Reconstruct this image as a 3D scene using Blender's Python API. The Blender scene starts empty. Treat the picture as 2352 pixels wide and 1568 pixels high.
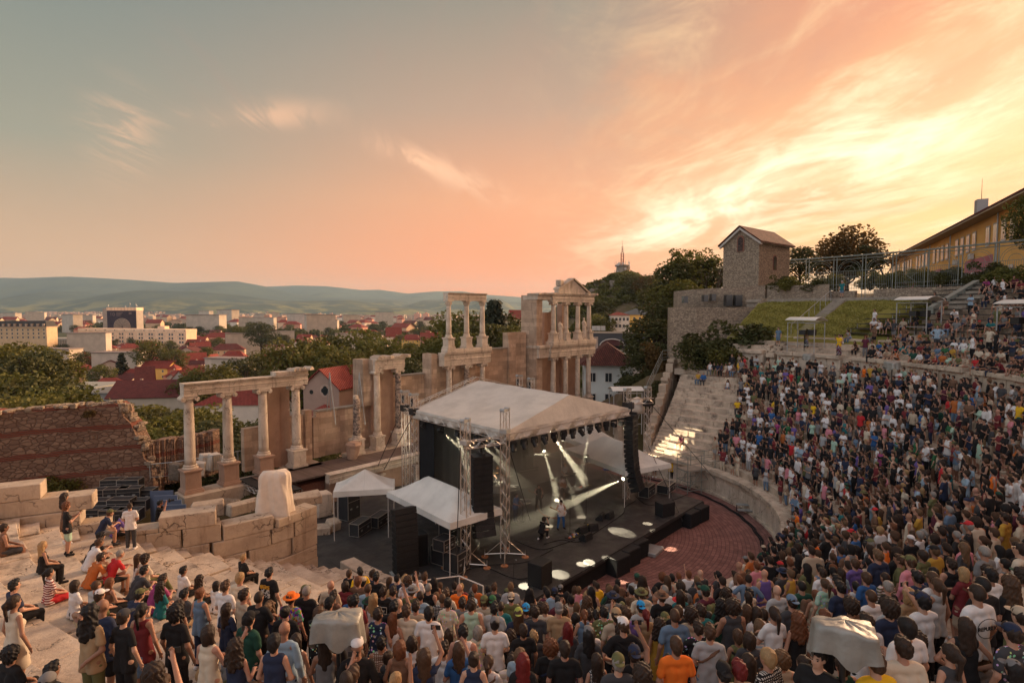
import bpy,bmesh,math,random
import numpy as np
from mathutils import Vector,Matrix
R=math.radians
rnd=random.Random(7)
scene=bpy.context.scene
COL=scene.collection
# - camera
F_,CX_,CY_,PIT,HC=1307.,1176.,784.,R(3),13.7
cam=bpy.data.cameras.new('camera');camo=bpy.data.objects.new('camera',cam);COL.objects.link(camo)
camo.location=(0,0,HC);camo.rotation_euler=(R(90)-PIT,0,0)
cam.sensor_width=36;cam.lens=36*F_/2352;cam.clip_start=.1;cam.clip_end=60000
scene.camera=camo
scene.render.resolution_x=1024;scene.render.resolution_y=682
# - sky
SUN_AZ,SUN_EL=47,14
world=bpy.data.worlds.new('World');scene.world=world;world.use_nodes=True
wt=world.node_tree;wt.nodes.clear()
class NT:
 def __init__(s,t):s.t=t
 def n(s,typ,**k):
  o=s.t.nodes.new(typ)
  for a,b in k.items():
   if hasattr(o,a):setattr(o,a,b)
  return o
 def L(s,a,b):s.t.links.new(a,b)
 def put(s,sock,v):
  if isinstance(v,bpy.types.NodeSocket):s.L(v,sock)
  elif isinstance(v,(tuple,list))and len(v)==3 and sock.type=='RGBA':sock.default_value=(*v,1)
  else :sock.default_value=v
 def m(s,op,a,b=0.,c=0.,clamp=False):
  o=s.n('ShaderNodeMath',operation=op);o.use_clamp=clamp
  s.put(o.inputs[0],a);s.put(o.inputs[1],b)
  if len(o.inputs)>2:s.put(o.inputs[2],c)
  return o.outputs[0]
 def ss(s,v,a,b,lo=0.,hi=1.):
  o=s.n('ShaderNodeMapRange',interpolation_type='SMOOTHSTEP')
  for i,x in enumerate((v,a,b,lo,hi)):s.put(o.inputs[i],x)
  return o.outputs[0]
 def mix(s,f,a,b,mode='MIX'):
  o=s.n('ShaderNodeMix',data_type='RGBA',blend_type=mode)
  s.put(o.inputs[0],f);s.put(o.inputs[6],a);s.put(o.inputs[7],b)
  return o.outputs[2]
 def xyz(s,v):
  o=s.n('ShaderNodeSeparateXYZ');s.L(v,o.inputs[0]);return o.outputs
 def comb(s,x=0.,y=0.,z=0.):
  o=s.n('ShaderNodeCombineXYZ')
  for i,v in enumerate((x,y,z)):s.put(o.inputs[i],v)
  return o.outputs[0]
 def ramp(s,f,stops):
  o=s.n('ShaderNodeValToRGB');cr=o.color_ramp
  while len(cr.elements)<len(stops):cr.elements.new(.5)
  for e,(p,c)in zip(cr.elements,stops):e.position=p;e.color=(*c,1)
  s.put(o.inputs[0],f);return o.outputs[0]
 def noise(s,vec,scale,det=4.,rough=.55,dist=0.):
  o=s.n('ShaderNodeTexNoise')
  if vec is not None:s.L(vec,o.inputs['Vector'])
  o.inputs['Scale'].default_value=scale;o.inputs['Detail'].default_value=det
  o.inputs['Roughness'].default_value=rough;o.inputs['Distortion'].default_value=dist
  return o.outputs['Fac']
 def crack(s,P,sc):
  v=s.n('ShaderNodeTexVoronoi');v.feature='DISTANCE_TO_EDGE';v.inputs['Scale'].default_value=sc
  o=s.n('ShaderNodeVectorMath',operation='ADD');n=s.n('ShaderNodeTexNoise');s.L(P,n.inputs['Vector']);n.inputs['Scale'].default_value=2.2;n.inputs['Detail'].default_value=5.
  s.L(P,o.inputs[0]);s.L(n.outputs['Color'],o.inputs[1]);s.L(o.outputs[0],v.inputs['Vector']);return s.m('MULTIPLY',s.ss(v.outputs['Distance'],.022,.004),s.ss(s.noise(P,.8),.46,.6))
def S(r,g,b):
 f=lambda c:(c/255/12.92)if c<=10 else(((c/255)+.055)/1.055)**2.4
 return(f(r),f(g),f(b))
def build_sky():
 N=NT(wt)
 tc=N.n('ShaderNodeTexCoord');x,y,z=N.xyz(tc.outputs['Generated'])
 az=N.m('MULTIPLY',N.m('ARCTAN2',x,y),57.2958)
 el=N.m('MULTIPLY',N.m('ARCSINE',z),57.2958)
 e01=N.m('DIVIDE',el,45.,clamp=True)
 left=N.ramp(e01,[(0,S(216,152,106)),(.11,S(200,154,116)),(.3,S(148,142,122)),(.6,S(110,122,117)),(1,S(98,118,126))])
 mid=N.ramp(e01,[(0,S(248,124,60)),(.10,S(248,138,78)),(.24,S(232,154,104)),(.42,S(184,146,118)),(.65,S(136,130,114)),(1,S(120,132,136))])
 right=N.ramp(e01,[(0,S(250,160,66)),(.12,S(252,178,82)),(.3,S(248,172,96)),(.55,S(226,144,96)),(1,S(186,120,100))])
 c=N.mix(N.ss(az,-42,4),left,mid)
 c=N.mix(N.ss(az,4,38),c,right)
 zz=N.m('MAXIMUM',N.m('ADD',z,.05),.03)
 px=N.m('DIVIDE',x,zz);py=N.m('DIVIDE',y,zz)
 def pl(sx,sy,o=0.):return N.comb(N.m('MULTIPLY',px,sx),N.m('MULTIPLY',py,sy),o)
 wv=pl(1.,.22)
 n1=N.noise(pl(1.35,.52),1.,9.,.64,1.3)
 n2=N.noise(pl(.6,.30,3.7),1.,6.,.58,1.4)
 n4=N.noise(pl(5.,2.2,7.),1.,8.,.66,.7)
 streak=N.ss(N.m('ADD',N.m('MULTIPLY',n1,.72),N.m('MULTIPLY',n4,.28)),.43,.64)
 broad=N.ss(n2,.44,.60)
 def blob(a0,e0,wa,we,tilt=0.):
  dx=N.m('DIVIDE',N.m('SUBTRACT',az,a0),wa)
  dy=N.m('DIVIDE',N.m('SUBTRACT',N.m('SUBTRACT',el,e0),N.m('MULTIPLY',N.m('SUBTRACT',az,a0),tilt)),we)
  return N.m('EXPONENT',N.m('MULTIPLY',N.m('ADD',N.m('MULTIPLY',dx,dx),N.m('MULTIPLY',dy,dy)),-1.))
 b1=blob(31,13.4,14,4.8,.22);b2=blob(17,8.8,7.,2.0,.2);b3=blob(36,22,12,7.,.3)
 rightm=N.ss(az,-2,20)
 c=N.mix(N.m('MULTIPLY',N.m('MULTIPLY',N.ss(n2,.56,.40),rightm),.5),c,S(236,156,100))
 amt=N.m('MULTIPLY',N.m('MULTIPLY',streak,N.m('ADD',.35,N.m('MULTIPLY',broad,.5))),rightm)
 c=N.mix(amt,c,S(255,208,150))
 c=N.mix(N.m('MULTIPLY',N.m('MULTIPLY',b3,streak),.75),c,S(255,222,168))
 tex=N.m('ADD',.16,N.m('ADD',N.m('MULTIPLY',streak,.75),N.m('MULTIPLY',broad,.35)))
 glow=N.m('MULTIPLY',N.m('ADD',b1,N.m('MULTIPLY',b2,.8)),tex)
 c=N.mix(N.m('MULTIPLY',glow,1.0,clamp=True),c,(1.16,.96,.62))
 n3=N.noise(pl(.5,.2,9.),.8,6.,.6,1.2)
 veil=N.m('MULTIPLY',N.ss(n3,.46,.66),N.m('MULTIPLY',N.ss(el,13,22),.55))
 c=N.mix(veil,c,S(182,122,104))
 for a0,e0,wa,we,ti,k in((-22.5,17.5,4.5,1.0,.18,.38),(-6.5,13.4,5.5,1.1,-.36,.62),(-34,14.2,2.0,2.8,0.,.42),(-9.5,14.6,3,.8,-.3,.6),(-26,16.6,7,.7,.1,.3)):
  b=N.m('MULTIPLY',blob(a0,e0,wa,we,ti),N.m('ADD',.12,N.ss(N.noise(wv,4.2,7.,.64,.8),.42,.58)))
  c=N.mix(N.m('MULTIPLY',b,k,clamp=True),c,S(250,190,146))
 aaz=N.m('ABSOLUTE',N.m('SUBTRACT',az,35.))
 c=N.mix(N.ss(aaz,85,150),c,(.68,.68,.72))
 c=N.mix(N.ss(el,-1.5,-6),c,S(70,62,54))
 sky=N.n('ShaderNodeTexSky');sky.sky_type='NISHITA';sky.sun_disc=False
 sky.sun_elevation=R(SUN_EL);sky.sun_rotation=R(SUN_AZ)
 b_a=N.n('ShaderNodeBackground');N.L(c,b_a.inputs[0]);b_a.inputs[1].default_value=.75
 b_b=N.n('ShaderNodeBackground');N.L(sky.outputs[0],b_b.inputs[0]);b_b.inputs[1].default_value=.006
 ad=N.n('ShaderNodeAddShader');out=N.n('ShaderNodeOutputWorld')
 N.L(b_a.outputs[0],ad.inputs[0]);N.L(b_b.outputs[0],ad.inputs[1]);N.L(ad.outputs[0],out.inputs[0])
build_sky()
sun=bpy.data.lights.new('sun','SUN');sun.energy=5.0;sun.angle=R(14);sun.color=(1.,.66,.40)
suno=bpy.data.objects.new('sun',sun);COL.objects.link(suno)
sd=Vector((math.sin(R(SUN_AZ))*math.cos(R(SUN_EL)),math.cos(R(SUN_AZ))*math.cos(R(SUN_EL)),math.sin(R(SUN_EL))))
suno.rotation_euler=sd.to_track_quat('Z','Y').to_euler()
vs=scene.view_settings;vs.view_transform='Standard';vs.look='None';vs.exposure=.72;vs.gamma=1
# - geometry of the place
C0=(2.3,36.5);TH=math.atan2(.74,.673)
V_=(math.cos(TH),math.sin(TH));U_=(V_[1],-V_[0])
def ray(px,py):
 x=(px-CX_)/F_;y=-(py-CY_)/F_
 return(x,math.cos(PIT)+y*math.sin(PIT),y*math.cos(PIT)-math.sin(PIT))
def atY(px,py,Y):
 r=ray(px,py);t=Y/r[1];return(r[0]*t,Y,HC+r[2]*t)
def atZ(px,py,Z):
 r=ray(px,py);t=(Z-HC)/r[2];return(r[0]*t,r[1]*t,Z)
def proj(X,Y,Z):
 y=Y*math.cos(PIT)-(Z-HC)*math.sin(PIT);z=Y*math.sin(PIT)+(Z-HC)*math.cos(PIT)
 return(CX_+F_*X/y,CY_-F_*z/y)if y>.05 else(-9999,-9999)
def loc(X,Y):
 dx,dy=X-C0[0],Y-C0[1];return(dx*V_[0]+dy*V_[1],dx*U_[0]+dy*U_[1])
def W(a,b,z=0.):return(C0[0]+a*V_[0]+b*U_[0],C0[1]+a*V_[1]+b*U_[1],z)
def WP(r,ph,z=0.):return W(r*math.sin(R(ph)),r*math.cos(R(ph)),z)
def lerp(pts,v):
 for(a,x),(b,y)in zip(pts,pts[1:]):
  if v<=b:return x+(y-x)*(max(v,a)-a)/(b-a)
 return pts[-1][1]
def Ro(ph):return lerp([(-100,29),(-80,29.5),(-51,31),(-34,27.8),(-10,25.5),(10,24.8),(100,24.8)],ph)
NROW=14;WALLD=1.8
def polar(X,Y):
 a,b=loc(X,Y);return math.hypot(a,b),math.degrees(math.atan2(a,b))
def row_r(i,ph):
 return 14+(Ro(ph)-14)*i/NROW
def surf(X,Y):
 r,ph=polar(X,Y);R0=Ro(ph)
 if r<14:return 0.,r,ph
 if r<R0:return 1.8+6.2/NROW*int((r-14)/(R0-14)*NROW),r,ph
 if r<R0+WALLD or ph<24:return 8.0,r,ph
 return 10.1+.42*int((r-R0-WALLD)/.9),r,ph
def hit(px,py,h=0.):
 x,y,z=ray(px,py);t=5.2
 while t<120:
  s=surf(x*t,y*t)
  if HC+z*t<=s[0]+h:return(x*t,y*t,s[0],s[1],s[2])
  t+=.04
 return None
 # - objects, names, labels
ALL_TOP=[]
def tag(o,label=None,cat=None,group=None,kind=None):
 if label:o['label']=label
 if cat:o['category']=cat
 if group:o['group']=group
 if kind:o['kind']=kind
 return o
def thing(name,l,rz=0.,label=None,cat=None,group=None):
 o=bpy.data.objects.new(name,None);COL.objects.link(o);o.empty_display_size=.2
 o.location=l;o.rotation_euler=(0,0,rz)
 return tag(o,label,cat,group)
def copy_tree(o,parent=None):
 c=o.copy();COL.objects.link(c);c.parent=parent
 for ch in o.children:copy_tree(ch,c)
 return c
def wmat(o):
 M=Matrix.LocRotScale(o.location,o.rotation_euler,o.scale)
 return wmat(o.parent)@M if o.parent else M
class MB:
 def __init__(s):s.v=[];s.f=[];s.mi=[]
 def add(s,vs,fs,mi=0):
  k=len(s.v);s.v+=[tuple(q)for q in vs];s.f+=[[i+k for i in f]for f in fs];s.mi+=[mi]*len(fs)
  return s
 def box(s,c,d,rz=0.,mi=0,M=None):
  hx,hy,hz=d[0]/2,d[1]/2,d[2]/2;cs,sn=math.cos(rz),math.sin(rz);vs=[]
  for z in(-hz,hz):
   for x,y in((-hx,-hy),(hx,-hy),(hx,hy),(-hx,hy)):
    p=(c[0]+x*cs-y*sn,c[1]+x*sn+y*cs,c[2]+z)
    vs.append(tuple(M@Vector(p))if M else p)
  return s.add(vs,[(0,3,2,1),(4,5,6,7),(0,1,5,4),(1,2,6,5),(2,3,7,6),(3,0,4,7)],mi)
 def bx(s,x0,x1,y0,y1,z0,z1,mi=0):return s.box(((x0+x1)/2,(y0+y1)/2,(z0+z1)/2),(x1-x0,y1-y0,z1-z0),0,mi)
 def cyl(s,p0,p1,r0,r1=None,n=8,mi=0,cap=True):
  r1=r0 if r1 is None else r1
  a=Vector(p0);b=Vector(p1);d=b-a
  if d.length<1e-6:return s
  q=d.to_track_quat('Z','Y');vs=[]
  for p,r in((a,r0),(b,r1)):
   for i in range(n):
    t=2*math.pi*i/n;vs.append(p+q@Vector((r*math.cos(t),r*math.sin(t),0)))
  fs=[(i,(i+1)%n,n+(i+1)%n,n+i)for i in range(n)]
  if cap:fs+=[tuple(range(n))[::-1],tuple(range(n,2*n))]
  return s.add(vs,fs,mi)
 def tube(s,pts,r,n=6,mi=0):
  for a,b in zip(pts,pts[1:]):s.cyl(a,b,r,r,n,mi)
  return s
 def lathe(s,c,prof,n=16,mi=0,ax=None):
  vs=[];k=len(prof)
  for r,z in prof:
   for i in range(n):
    t=2*math.pi*i/n;vs.append((c[0]+r*math.cos(t),c[1]+r*math.sin(t),c[2]+z))
  fs=[(j*n+i,j*n+(i+1)%n,(j+1)*n+(i+1)%n,(j+1)*n+i)for j in range(k-1)for i in range(n)]
  fs+=[tuple(range(n))[::-1],tuple(range((k-1)*n,k*n))]
  return s.add(vs,fs,mi)
 def prism(s,poly,z0,z1,mi=0):
  n=len(poly);vs=[(x,y,z0)for x,y in poly]+[(x,y,z1)for x,y in poly]
  return s.add(vs,[tuple(range(n))[::-1],tuple(range(n,2*n))]+[(i,(i+1)%n,n+(i+1)%n,n+i)for i in range(n)],mi)
 def extr(s,prof,x0,x1,mi=0):
  n=len(prof);vs=[(x0,y,z)for y,z in prof]+[(x1,y,z)for y,z in prof]
  return s.add(vs,[tuple(range(n)),tuple(range(n,2*n))[::-1]]+[(i,n+i,n+(i+1)%n,(i+1)%n)for i in range(n)],mi)
 def truss(s,p0,p1,w=.3,r=.022,seg=.4,mi=0,br=.011):
  a=Vector(p0);b=Vector(p1);d=b-a;L=d.length;q=d.to_track_quat('Z','Y')
  h=w/2;cs=[q@Vector(c)for c in((-h,-h,0),(h,-h,0),(h,h,0),(-h,h,0))]
  for c in cs:s.cyl(a+c,b+c,r,r,5,mi,False)
  n=max(1,int(L/seg))
  for i in range(n):
   A=a+d*(i/n);B=a+d*((i+1)/n)
   for k in range(4):
    c,e=cs[k],cs[(k+1)%4]
    if i%2:c,e=e,c
    s.cyl(A+c,B+e,br,br,4,mi,False)
  return s
 def xf(s,M):
  s.v=[tuple(M@Vector(p))for p in s.v];return s
 def build(s,name,mats,parent=None,world=False,smooth=False,bev=0.):
  me=bpy.data.meshes.new(name);vs=s.v
  if world and parent is not None:
   Mi=wmat(parent).inverted();vs=[tuple(Mi@Vector(p))for p in vs]
  me.from_pydata(vs,[],s.f)
  if not isinstance(mats,(list,tuple)):mats=[mats]
  for m_ in mats:me.materials.append(m_)
  if len(mats)>1:me.polygons.foreach_set('material_index',s.mi)
  if smooth:me.polygons.foreach_set('use_smooth',[True]*len(s.f))
  me.update()
  bm=bmesh.new();bm.from_mesh(me);bmesh.ops.recalc_face_normals(bm,faces=bm.faces)
  if bev>0:bmesh.ops.bevel(bm,geom=list(bm.edges),offset=bev,segments=1,affect='EDGES')
  bm.to_mesh(me);bm.free()
  o=bpy.data.objects.new(name,me);COL.objects.link(o);o.parent=parent
  return o
def inst(src,name,parent,l=(0,0,0),rz=0.,sc=None):
 o=src.copy();o.name=name;COL.objects.link(o);o.parent=parent;o.location=l;o.rotation_euler=(0,0,rz)
 if sc:o.scale=sc
 return o
 # - materials
MATS={}
def mat(name,col,rough=.8,var=.12,scale=3.,bump=0.,metal=0.,bscale=None,fn=None,spec=.3,alpha=None,trans=0.):
 if name in MATS:return MATS[name]
 m_=bpy.data.materials.new(name);m_.use_nodes=True;t=m_.node_tree;t.nodes.clear();N=NT(t)
 out=N.n('ShaderNodeOutputMaterial');b=N.n('ShaderNodeBsdfPrincipled');N.L(b.outputs[0],out.inputs[0])
 b.inputs['Roughness'].default_value=rough;b.inputs['Metallic'].default_value=metal
 b.inputs['Specular IOR Level'].default_value=spec
 tc=N.n('ShaderNodeTexCoord');P=tc.outputs['Object']
 if fn:c,h=fn(N,P,b)
 else :
  n1=N.noise(P,scale,5.);h=N.noise(P,bscale or scale*4,4.)
  c=N.mix(N.ss(n1,.3,.7),tuple(q*(1-var)for q in col),tuple(min(1,q*(1+var))for q in col))
 if c is not None:N.put(b.inputs['Base Color'],c if isinstance(c,bpy.types.NodeSocket)else(*c,1))
 if bump>0 and h is not None:
  bp=N.n('ShaderNodeBump');bp.inputs['Strength'].default_value=1.;bp.inputs['Distance'].default_value=bump
  N.L(h,bp.inputs['Height']);N.L(bp.outputs[0],b.inputs['Normal'])
 if trans>0:
  tr=N.n('ShaderNodeBsdfTranslucent');N.put(tr.inputs[0],c if isinstance(c,bpy.types.NodeSocket)else(*c,1));mx=N.n('ShaderNodeMixShader');mx.inputs[0].default_value=trans
  N.L(b.outputs[0],mx.inputs[1]);N.L(tr.outputs[0],mx.inputs[2]);N.L(mx.outputs[0],out.inputs[0])
 MATS[name]=m_;return m_
def stone_fn(c1,c2,stain=(.10,.075,.055),amt=.5,bricks=None,dark=.5,streak=True,cr_=0):
 def f(N,P,b):
  x,y,z=N.xyz(P)
  n=N.noise(P,1.1,8.,.62);fine=N.noise(P,9.,6.,.65)
  c=N.mix(N.ss(n,.32,.68),c1,c2)
  c=N.mix(N.m('MULTIPLY',N.ss(fine,.50,.72),.45),c,tuple(q*.6 for q in c1))
  vec=N.comb(N.m('MULTIPLY',x,2.2),N.m('MULTIPLY',y,2.2),N.m('MULTIPLY',z,.35))if streak else P
  st=N.ss(N.noise(vec,1.0,7.,.68),.52,.74)
  c=N.mix(N.m('MULTIPLY',st,amt),c,stain)
  h=N.m('ADD',N.m('MULTIPLY',fine,.5),N.m('MULTIPLY',n,.5))
  if cr_:k=N.crack(P,cr_);c=N.mix(N.m('MULTIPLY',k,.75),c,(.07,.05,.04));h=N.m('SUBTRACT',h,N.m('MULTIPLY',k,.5))
  if bricks:
   bw,bh,mo=bricks
   bt=N.n('ShaderNodeTexBrick');bt.offset=.5
   N.L(N.comb(N.m('ADD',N.m('ADD',x,y),N.m('MULTIPLY',N.noise(P,.6,2.),.1)),N.m('ADD',z,N.m('MULTIPLY',N.noise(P,.9,2.),.06)),0.),bt.inputs['Vector'])
   bt.inputs['Scale'].default_value=1.;bt.inputs['Brick Width'].default_value=bw;bt.inputs['Row Height'].default_value=bh
   bt.inputs['Mortar Size'].default_value=mo;bt.inputs['Mortar Smooth'].default_value=.3
   bt.inputs['Color1'].default_value=(.7,.7,.7,1);bt.inputs['Color2'].default_value=(1.12,1.12,1.12,1);bt.inputs['Mortar'].default_value=(dark,dark,dark,1)
   c=N.mix(1.,c,bt.outputs['Color'],'MULTIPLY')
   h=N.m('SUBTRACT',h,N.m('MULTIPLY',bt.outputs['Fac'],.6))
  return c,h
 return f
M_marble=mat('weathered marble',(.5,.4,.3),.85,bump=.02,fn=stone_fn((.66,.55,.44),(.48,.38,.29),amt=.6,cr_=1.1))
M_seat=mat('worn seating stone',(.5,.4,.3),.9,bump=.055,fn=stone_fn((.60,.48,.365),(.40,.31,.235),stain=(.085,.062,.046),amt=.85,streak=False,cr_=.9))
M_wall=mat('pale rendered masonry',(.5,.4,.3),.9,bump=.012,fn=stone_fn((.56,.40,.285),(.42,.29,.20),stain=(.15,.10,.07),amt=.6,bricks=(1.3,.42,.012),dark=.72))
M_pier=mat('rosy stone pier',(.5,.3,.2),.9,bump=.012,fn=stone_fn((.42,.27,.19),(.34,.215,.15),stain=(.13,.08,.06),amt=.5))
M_block=mat('ashlar block stone',(.5,.4,.3),.9,bump=.04,fn=stone_fn((.50,.40,.30),(.38,.295,.22),stain=(.12,.07,.045),amt=.6,cr_=.8))
def mottle(N,P,b):
 n=N.noise(P,5.,6.,.7);c=N.mix(N.ss(n,.42,.58),(.10,.075,.065),(.36,.27,.21));return c,n
M_mottle=mat('blackened marble',(.2,.2,.2),.85,bump=.02,fn=mottle)
def rubble_fn(scale,c1,c2,bands=False,mortar=(.20,.15,.11)):
 def f(N,P,b):
  x,y,z=N.xyz(P)
  w=N.n('ShaderNodeTexVoronoi');w.feature='DISTANCE_TO_EDGE';w2=N.n('ShaderNodeTexVoronoi')
  vec=N.comb(N.m('ADD',x,N.m('MULTIPLY',N.noise(P,2.),.3)),N.m('ADD',y,0.),N.m('MULTIPLY',z,1.6))
  for q in(w,w2):N.L(vec,q.inputs['Vector']);q.inputs['Scale'].default_value=scale
  cc=N.xyz(w2.outputs['Color'])[0]
  c=N.mix(cc,c1,c2);c=N.mix(N.m('MULTIPLY',N.noise(P,12.,4.),.35),c,(.08,.06,.05))
  e=N.ss(w.outputs['Distance'],.015,.09);c=N.mix(e,mortar,c);h=e
  if bands:
   bb=N.m('FRACT',N.m('DIVIDE',N.m('ADD',z,N.m('MULTIPLY',N.noise(P,.7,4.),.5)),1.45));bm_=N.m('MULTIPLY',N.m('GREATER_THAN',bb,.80),1.)
   ln=N.ss(N.m('ABSOLUTE',N.m('SUBTRACT',N.m('FRACT',N.m('MULTIPLY',z,9.)),.5)),.2,.42)
   bc=N.mix(ln,N.mix(N.noise(P,3.,4.),(.26,.065,.04),(.16,.045,.03)),(.17,.11,.08))
   c=N.mix(bm_,c,bc);h=N.mix(bm_,h,N.m('SUBTRACT',1.,ln))
  return c,h
 return f
M_rubble=mat('rubble masonry',(.3,.2,.1),.95,bump=.03,fn=rubble_fn(3.2,(.30,.23,.17),(.46,.36,.26)))
M_fine=mat('fine grained stonework',(.3,.2,.1),.95,bump=.02,fn=rubble_fn(5.,(.22,.165,.12),(.54,.42,.30),mortar=(.20,.155,.115)))
M_ruin=mat('rubble and brick bands',(.3,.2,.1),.95,bump=.05,fn=rubble_fn(2.6,(.20,.12,.085),(.33,.215,.15),True,(.15,.09,.065)))
def brickw(N,P,b):
 x,y,z=N.xyz(P);bt=N.n('ShaderNodeTexBrick');N.L(N.comb(N.m('ADD',x,y),z,0.),bt.inputs['Vector'])
 bt.inputs['Scale'].default_value=4.;bt.inputs['Color1'].default_value=(.20,.06,.04,1);bt.inputs['Color2'].default_value=(.28,.10,.06,1);bt.inputs['Mortar'].default_value=(.3,.22,.17,1)
 return bt.outputs['Color'],N.m('SUBTRACT',1.,bt.outputs['Fac'])
M_brick=mat('old brick',(.3,.1,.1),.9,bump=.01,fn=brickw)
def tile_fn(c1,c2,s=3.2):
 def f(N,P,b):
  x,y,z=N.xyz(P)
  w=N.m('SINE',N.m('MULTIPLY',N.m('ADD',x,N.m('MULTIPLY',y,.4)),s*6.28));w2=N.m('FRACT',N.m('MULTIPLY',z,s*1.6))
  vo=N.n('ShaderNodeTexVoronoi');vo.inputs['Scale'].default_value=s*1.3;N.L(P,vo.inputs['Vector'])
  c=N.mix(N.xyz(vo.outputs['Color'])[0],c1,c2);c=N.mix(N.m('MULTIPLY',N.ss(N.noise(P,.7,5.),.45,.7),.5),c,tuple(q*.5 for q in c1))
  c=N.mix(N.ss(w,.2,-.9),c,tuple(q*.55 for q in c1))
  return c,N.m('ADD',w,w2)
 return f
M_tile=mat('clay roof tiles',(.3,.1,.1),.9,bump=.03,fn=tile_fn((.085,.028,.022),(.17,.055,.038)))
M_tile2=mat('red roof tiles',(.3,.1,.1),.85,bump=.02,fn=tile_fn((.25,.045,.035),(.34,.075,.05)))
M_tile3=mat('dark red roof tiles',(.2,.1,.1),.85,bump=.02,fn=tile_fn((.13,.032,.03),(.19,.05,.04)))
def floor_fn(N,P,b):
 x,y,z=N.xyz(P);bt=N.n('ShaderNodeTexBrick');N.L(N.comb(x,y,0.),bt.inputs['Vector']);bt.offset=0
 bt.inputs['Scale'].default_value=1.;bt.inputs['Brick Width'].default_value=2.;bt.inputs['Row Height'].default_value=1.;bt.inputs['Mortar Size'].default_value=.012
 bt.inputs['Color1'].default_value=(.026,.024,.024,1);bt.inputs['Color2'].default_value=(.036,.033,.031,1);bt.inputs['Mortar'].default_value=(.006,.006,.006,1)
 n=N.noise(P,2.2,8.,.65);c=N.mix(N.m('MULTIPLY',N.ss(n,.5,.75),.5),bt.outputs['Color'],(.062,.056,.05))
 N.L(N.ss(N.noise(P,1.3,6.),.3,.7,.35,.7),b.inputs['Roughness'])
 return c,N.noise(P,30.,3.)
M_deck=mat('black stage boards',(.03,.03,.03),.5,bump=.002,fn=floor_fn,spec=.5)
def pave_fn(N,P,b):
 x,y,z=N.xyz(P)
 r=N.m('SQRT',N.m('ADD',N.m('MULTIPLY',x,x),N.m('MULTIPLY',y,y)))
 row=N.m('FLOOR',N.m('MULTIPLY',r,4.4));a=N.m('ARCTAN2',y,x)
 per=N.m('MULTIPLY',N.m('MAXIMUM',N.m('FLOOR',N.m('MULTIPLY',row,4.2)),6.),1.)
 u=N.m('ADD',N.m('MULTIPLY',N.m('DIVIDE',a,6.28318),N.m('MULTIPLY',per,1.)),N.m('MULTIPLY',row,.37))
 fu=N.m('FRACT',u);fv=N.m('FRACT',N.m('MULTIPLY',r,4.4))
 gu=N.m('GREATER_THAN',N.m('ABSOLUTE',N.m('SUBTRACT',fu,.5)),.465);gv=N.m('GREATER_THAN',N.m('ABSOLUTE',N.m('SUBTRACT',fv,.5)),.41)
 g=N.m('MAXIMUM',gu,gv)
 wn=N.n('ShaderNodeTexWhiteNoise');wn.noise_dimensions='3D';N.L(N.comb(N.m('FLOOR',u),row,0.),wn.inputs['Vector'])
 c=N.mix(wn.outputs['Value'],(.17,.075,.062),(.26,.12,.10))
 c=N.mix(N.m('MULTIPLY',N.ss(N.noise(P,.8,6.),.5,.75),.4),c,(.085,.045,.04))
 c=N.mix(N.m('MULTIPLY',g,.6),c,(.06,.03,.027))
 return c,N.m('SUBTRACT',1.,g)
M_pave=mat('red brick paving',(.2,.1,.1),.8,bump=.01,fn=pave_fn)
def plank_fn(N,P,b):
 x,y,z=N.xyz(P);k=N.m('FLOOR',N.m('MULTIPLY',x,7.));wn=N.n('ShaderNodeTexWhiteNoise');wn.noise_dimensions='1D';N.L(k,wn.inputs['W'])
 e=N.m('GREATER_THAN',N.m('ABSOLUTE',N.m('SUBTRACT',N.m('FRACT',N.m('MULTIPLY',x,7.)),.5)),.44)
 c=N.mix(wn.outputs['Value'],(.10,.065,.05),(.145,.098,.078));c=N.mix(e,c,(.04,.028,.022));return c,e
M_plank=mat('old deck planks',(.1,.1,.1),.85,bump=.004,fn=plank_fn)
def leaf_fn(c1,c2,c3):
 def f(N,P,b):
  oi=N.n('ShaderNodeObjectInfo');n=N.noise(P,.55,3.,.6);n2=N.noise(P,3.,3.,.6)
  c=N.mix(N.ss(n,.35,.65),c1,c2);c=N.mix(N.m('MULTIPLY',N.ss(n2,.5,.7),.6),c,c3)
  c=N.mix(N.m('MULTIPLY',oi.outputs['Random'],.45),c,tuple(q*1.25*k for q,k in zip(c1,(1.5,1.1,.8))));return c,None
 return f
M_leaf=mat('leaves',(.1,.1,.1),.7,fn=leaf_fn((.075,.085,.02),(.14,.135,.028),(.20,.165,.04)),trans=.3)
M_leafd=mat('dark leaves',(.1,.1,.1),.7,fn=leaf_fn((.045,.052,.016),(.075,.078,.022),(.11,.10,.03)),trans=.2)
M_leafb=mat('dry brown leaves',(.1,.1,.1),.7,fn=leaf_fn((.085,.055,.018),(.13,.075,.022),(.07,.06,.02)),trans=.35)
M_fir=mat('fir needles',(.1,.1,.1),.8,fn=leaf_fn((.016,.022,.012),(.026,.034,.017),(.04,.045,.02)))
M_bark=mat('bark',(.07,.05,.035),.95,bump=.02)
M_grass=mat('grass bank',(.1,.1,.1),.95,bump=.04,fn=lambda N,P,b:(N.mix(N.ss(N.noise(P,.5,6.),.35,.65),(.19,.17,.035),N.mix(N.noise(P,9.,4.),(.26,.21,.045),(.11,.115,.025))),N.noise(P,14.,5.)))
M_earth=mat('scrubby earth',(.1,.1,.1),.95,bump=.1,fn=lambda N,P,b:(N.mix(N.ss(N.noise(P,.25,8.),.4,.6),N.mix(N.noise(P,3.,5.),(.07,.06,.022),(.13,.095,.04)),(.16,.115,.075)),N.noise(P,2.,8.)))
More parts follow.
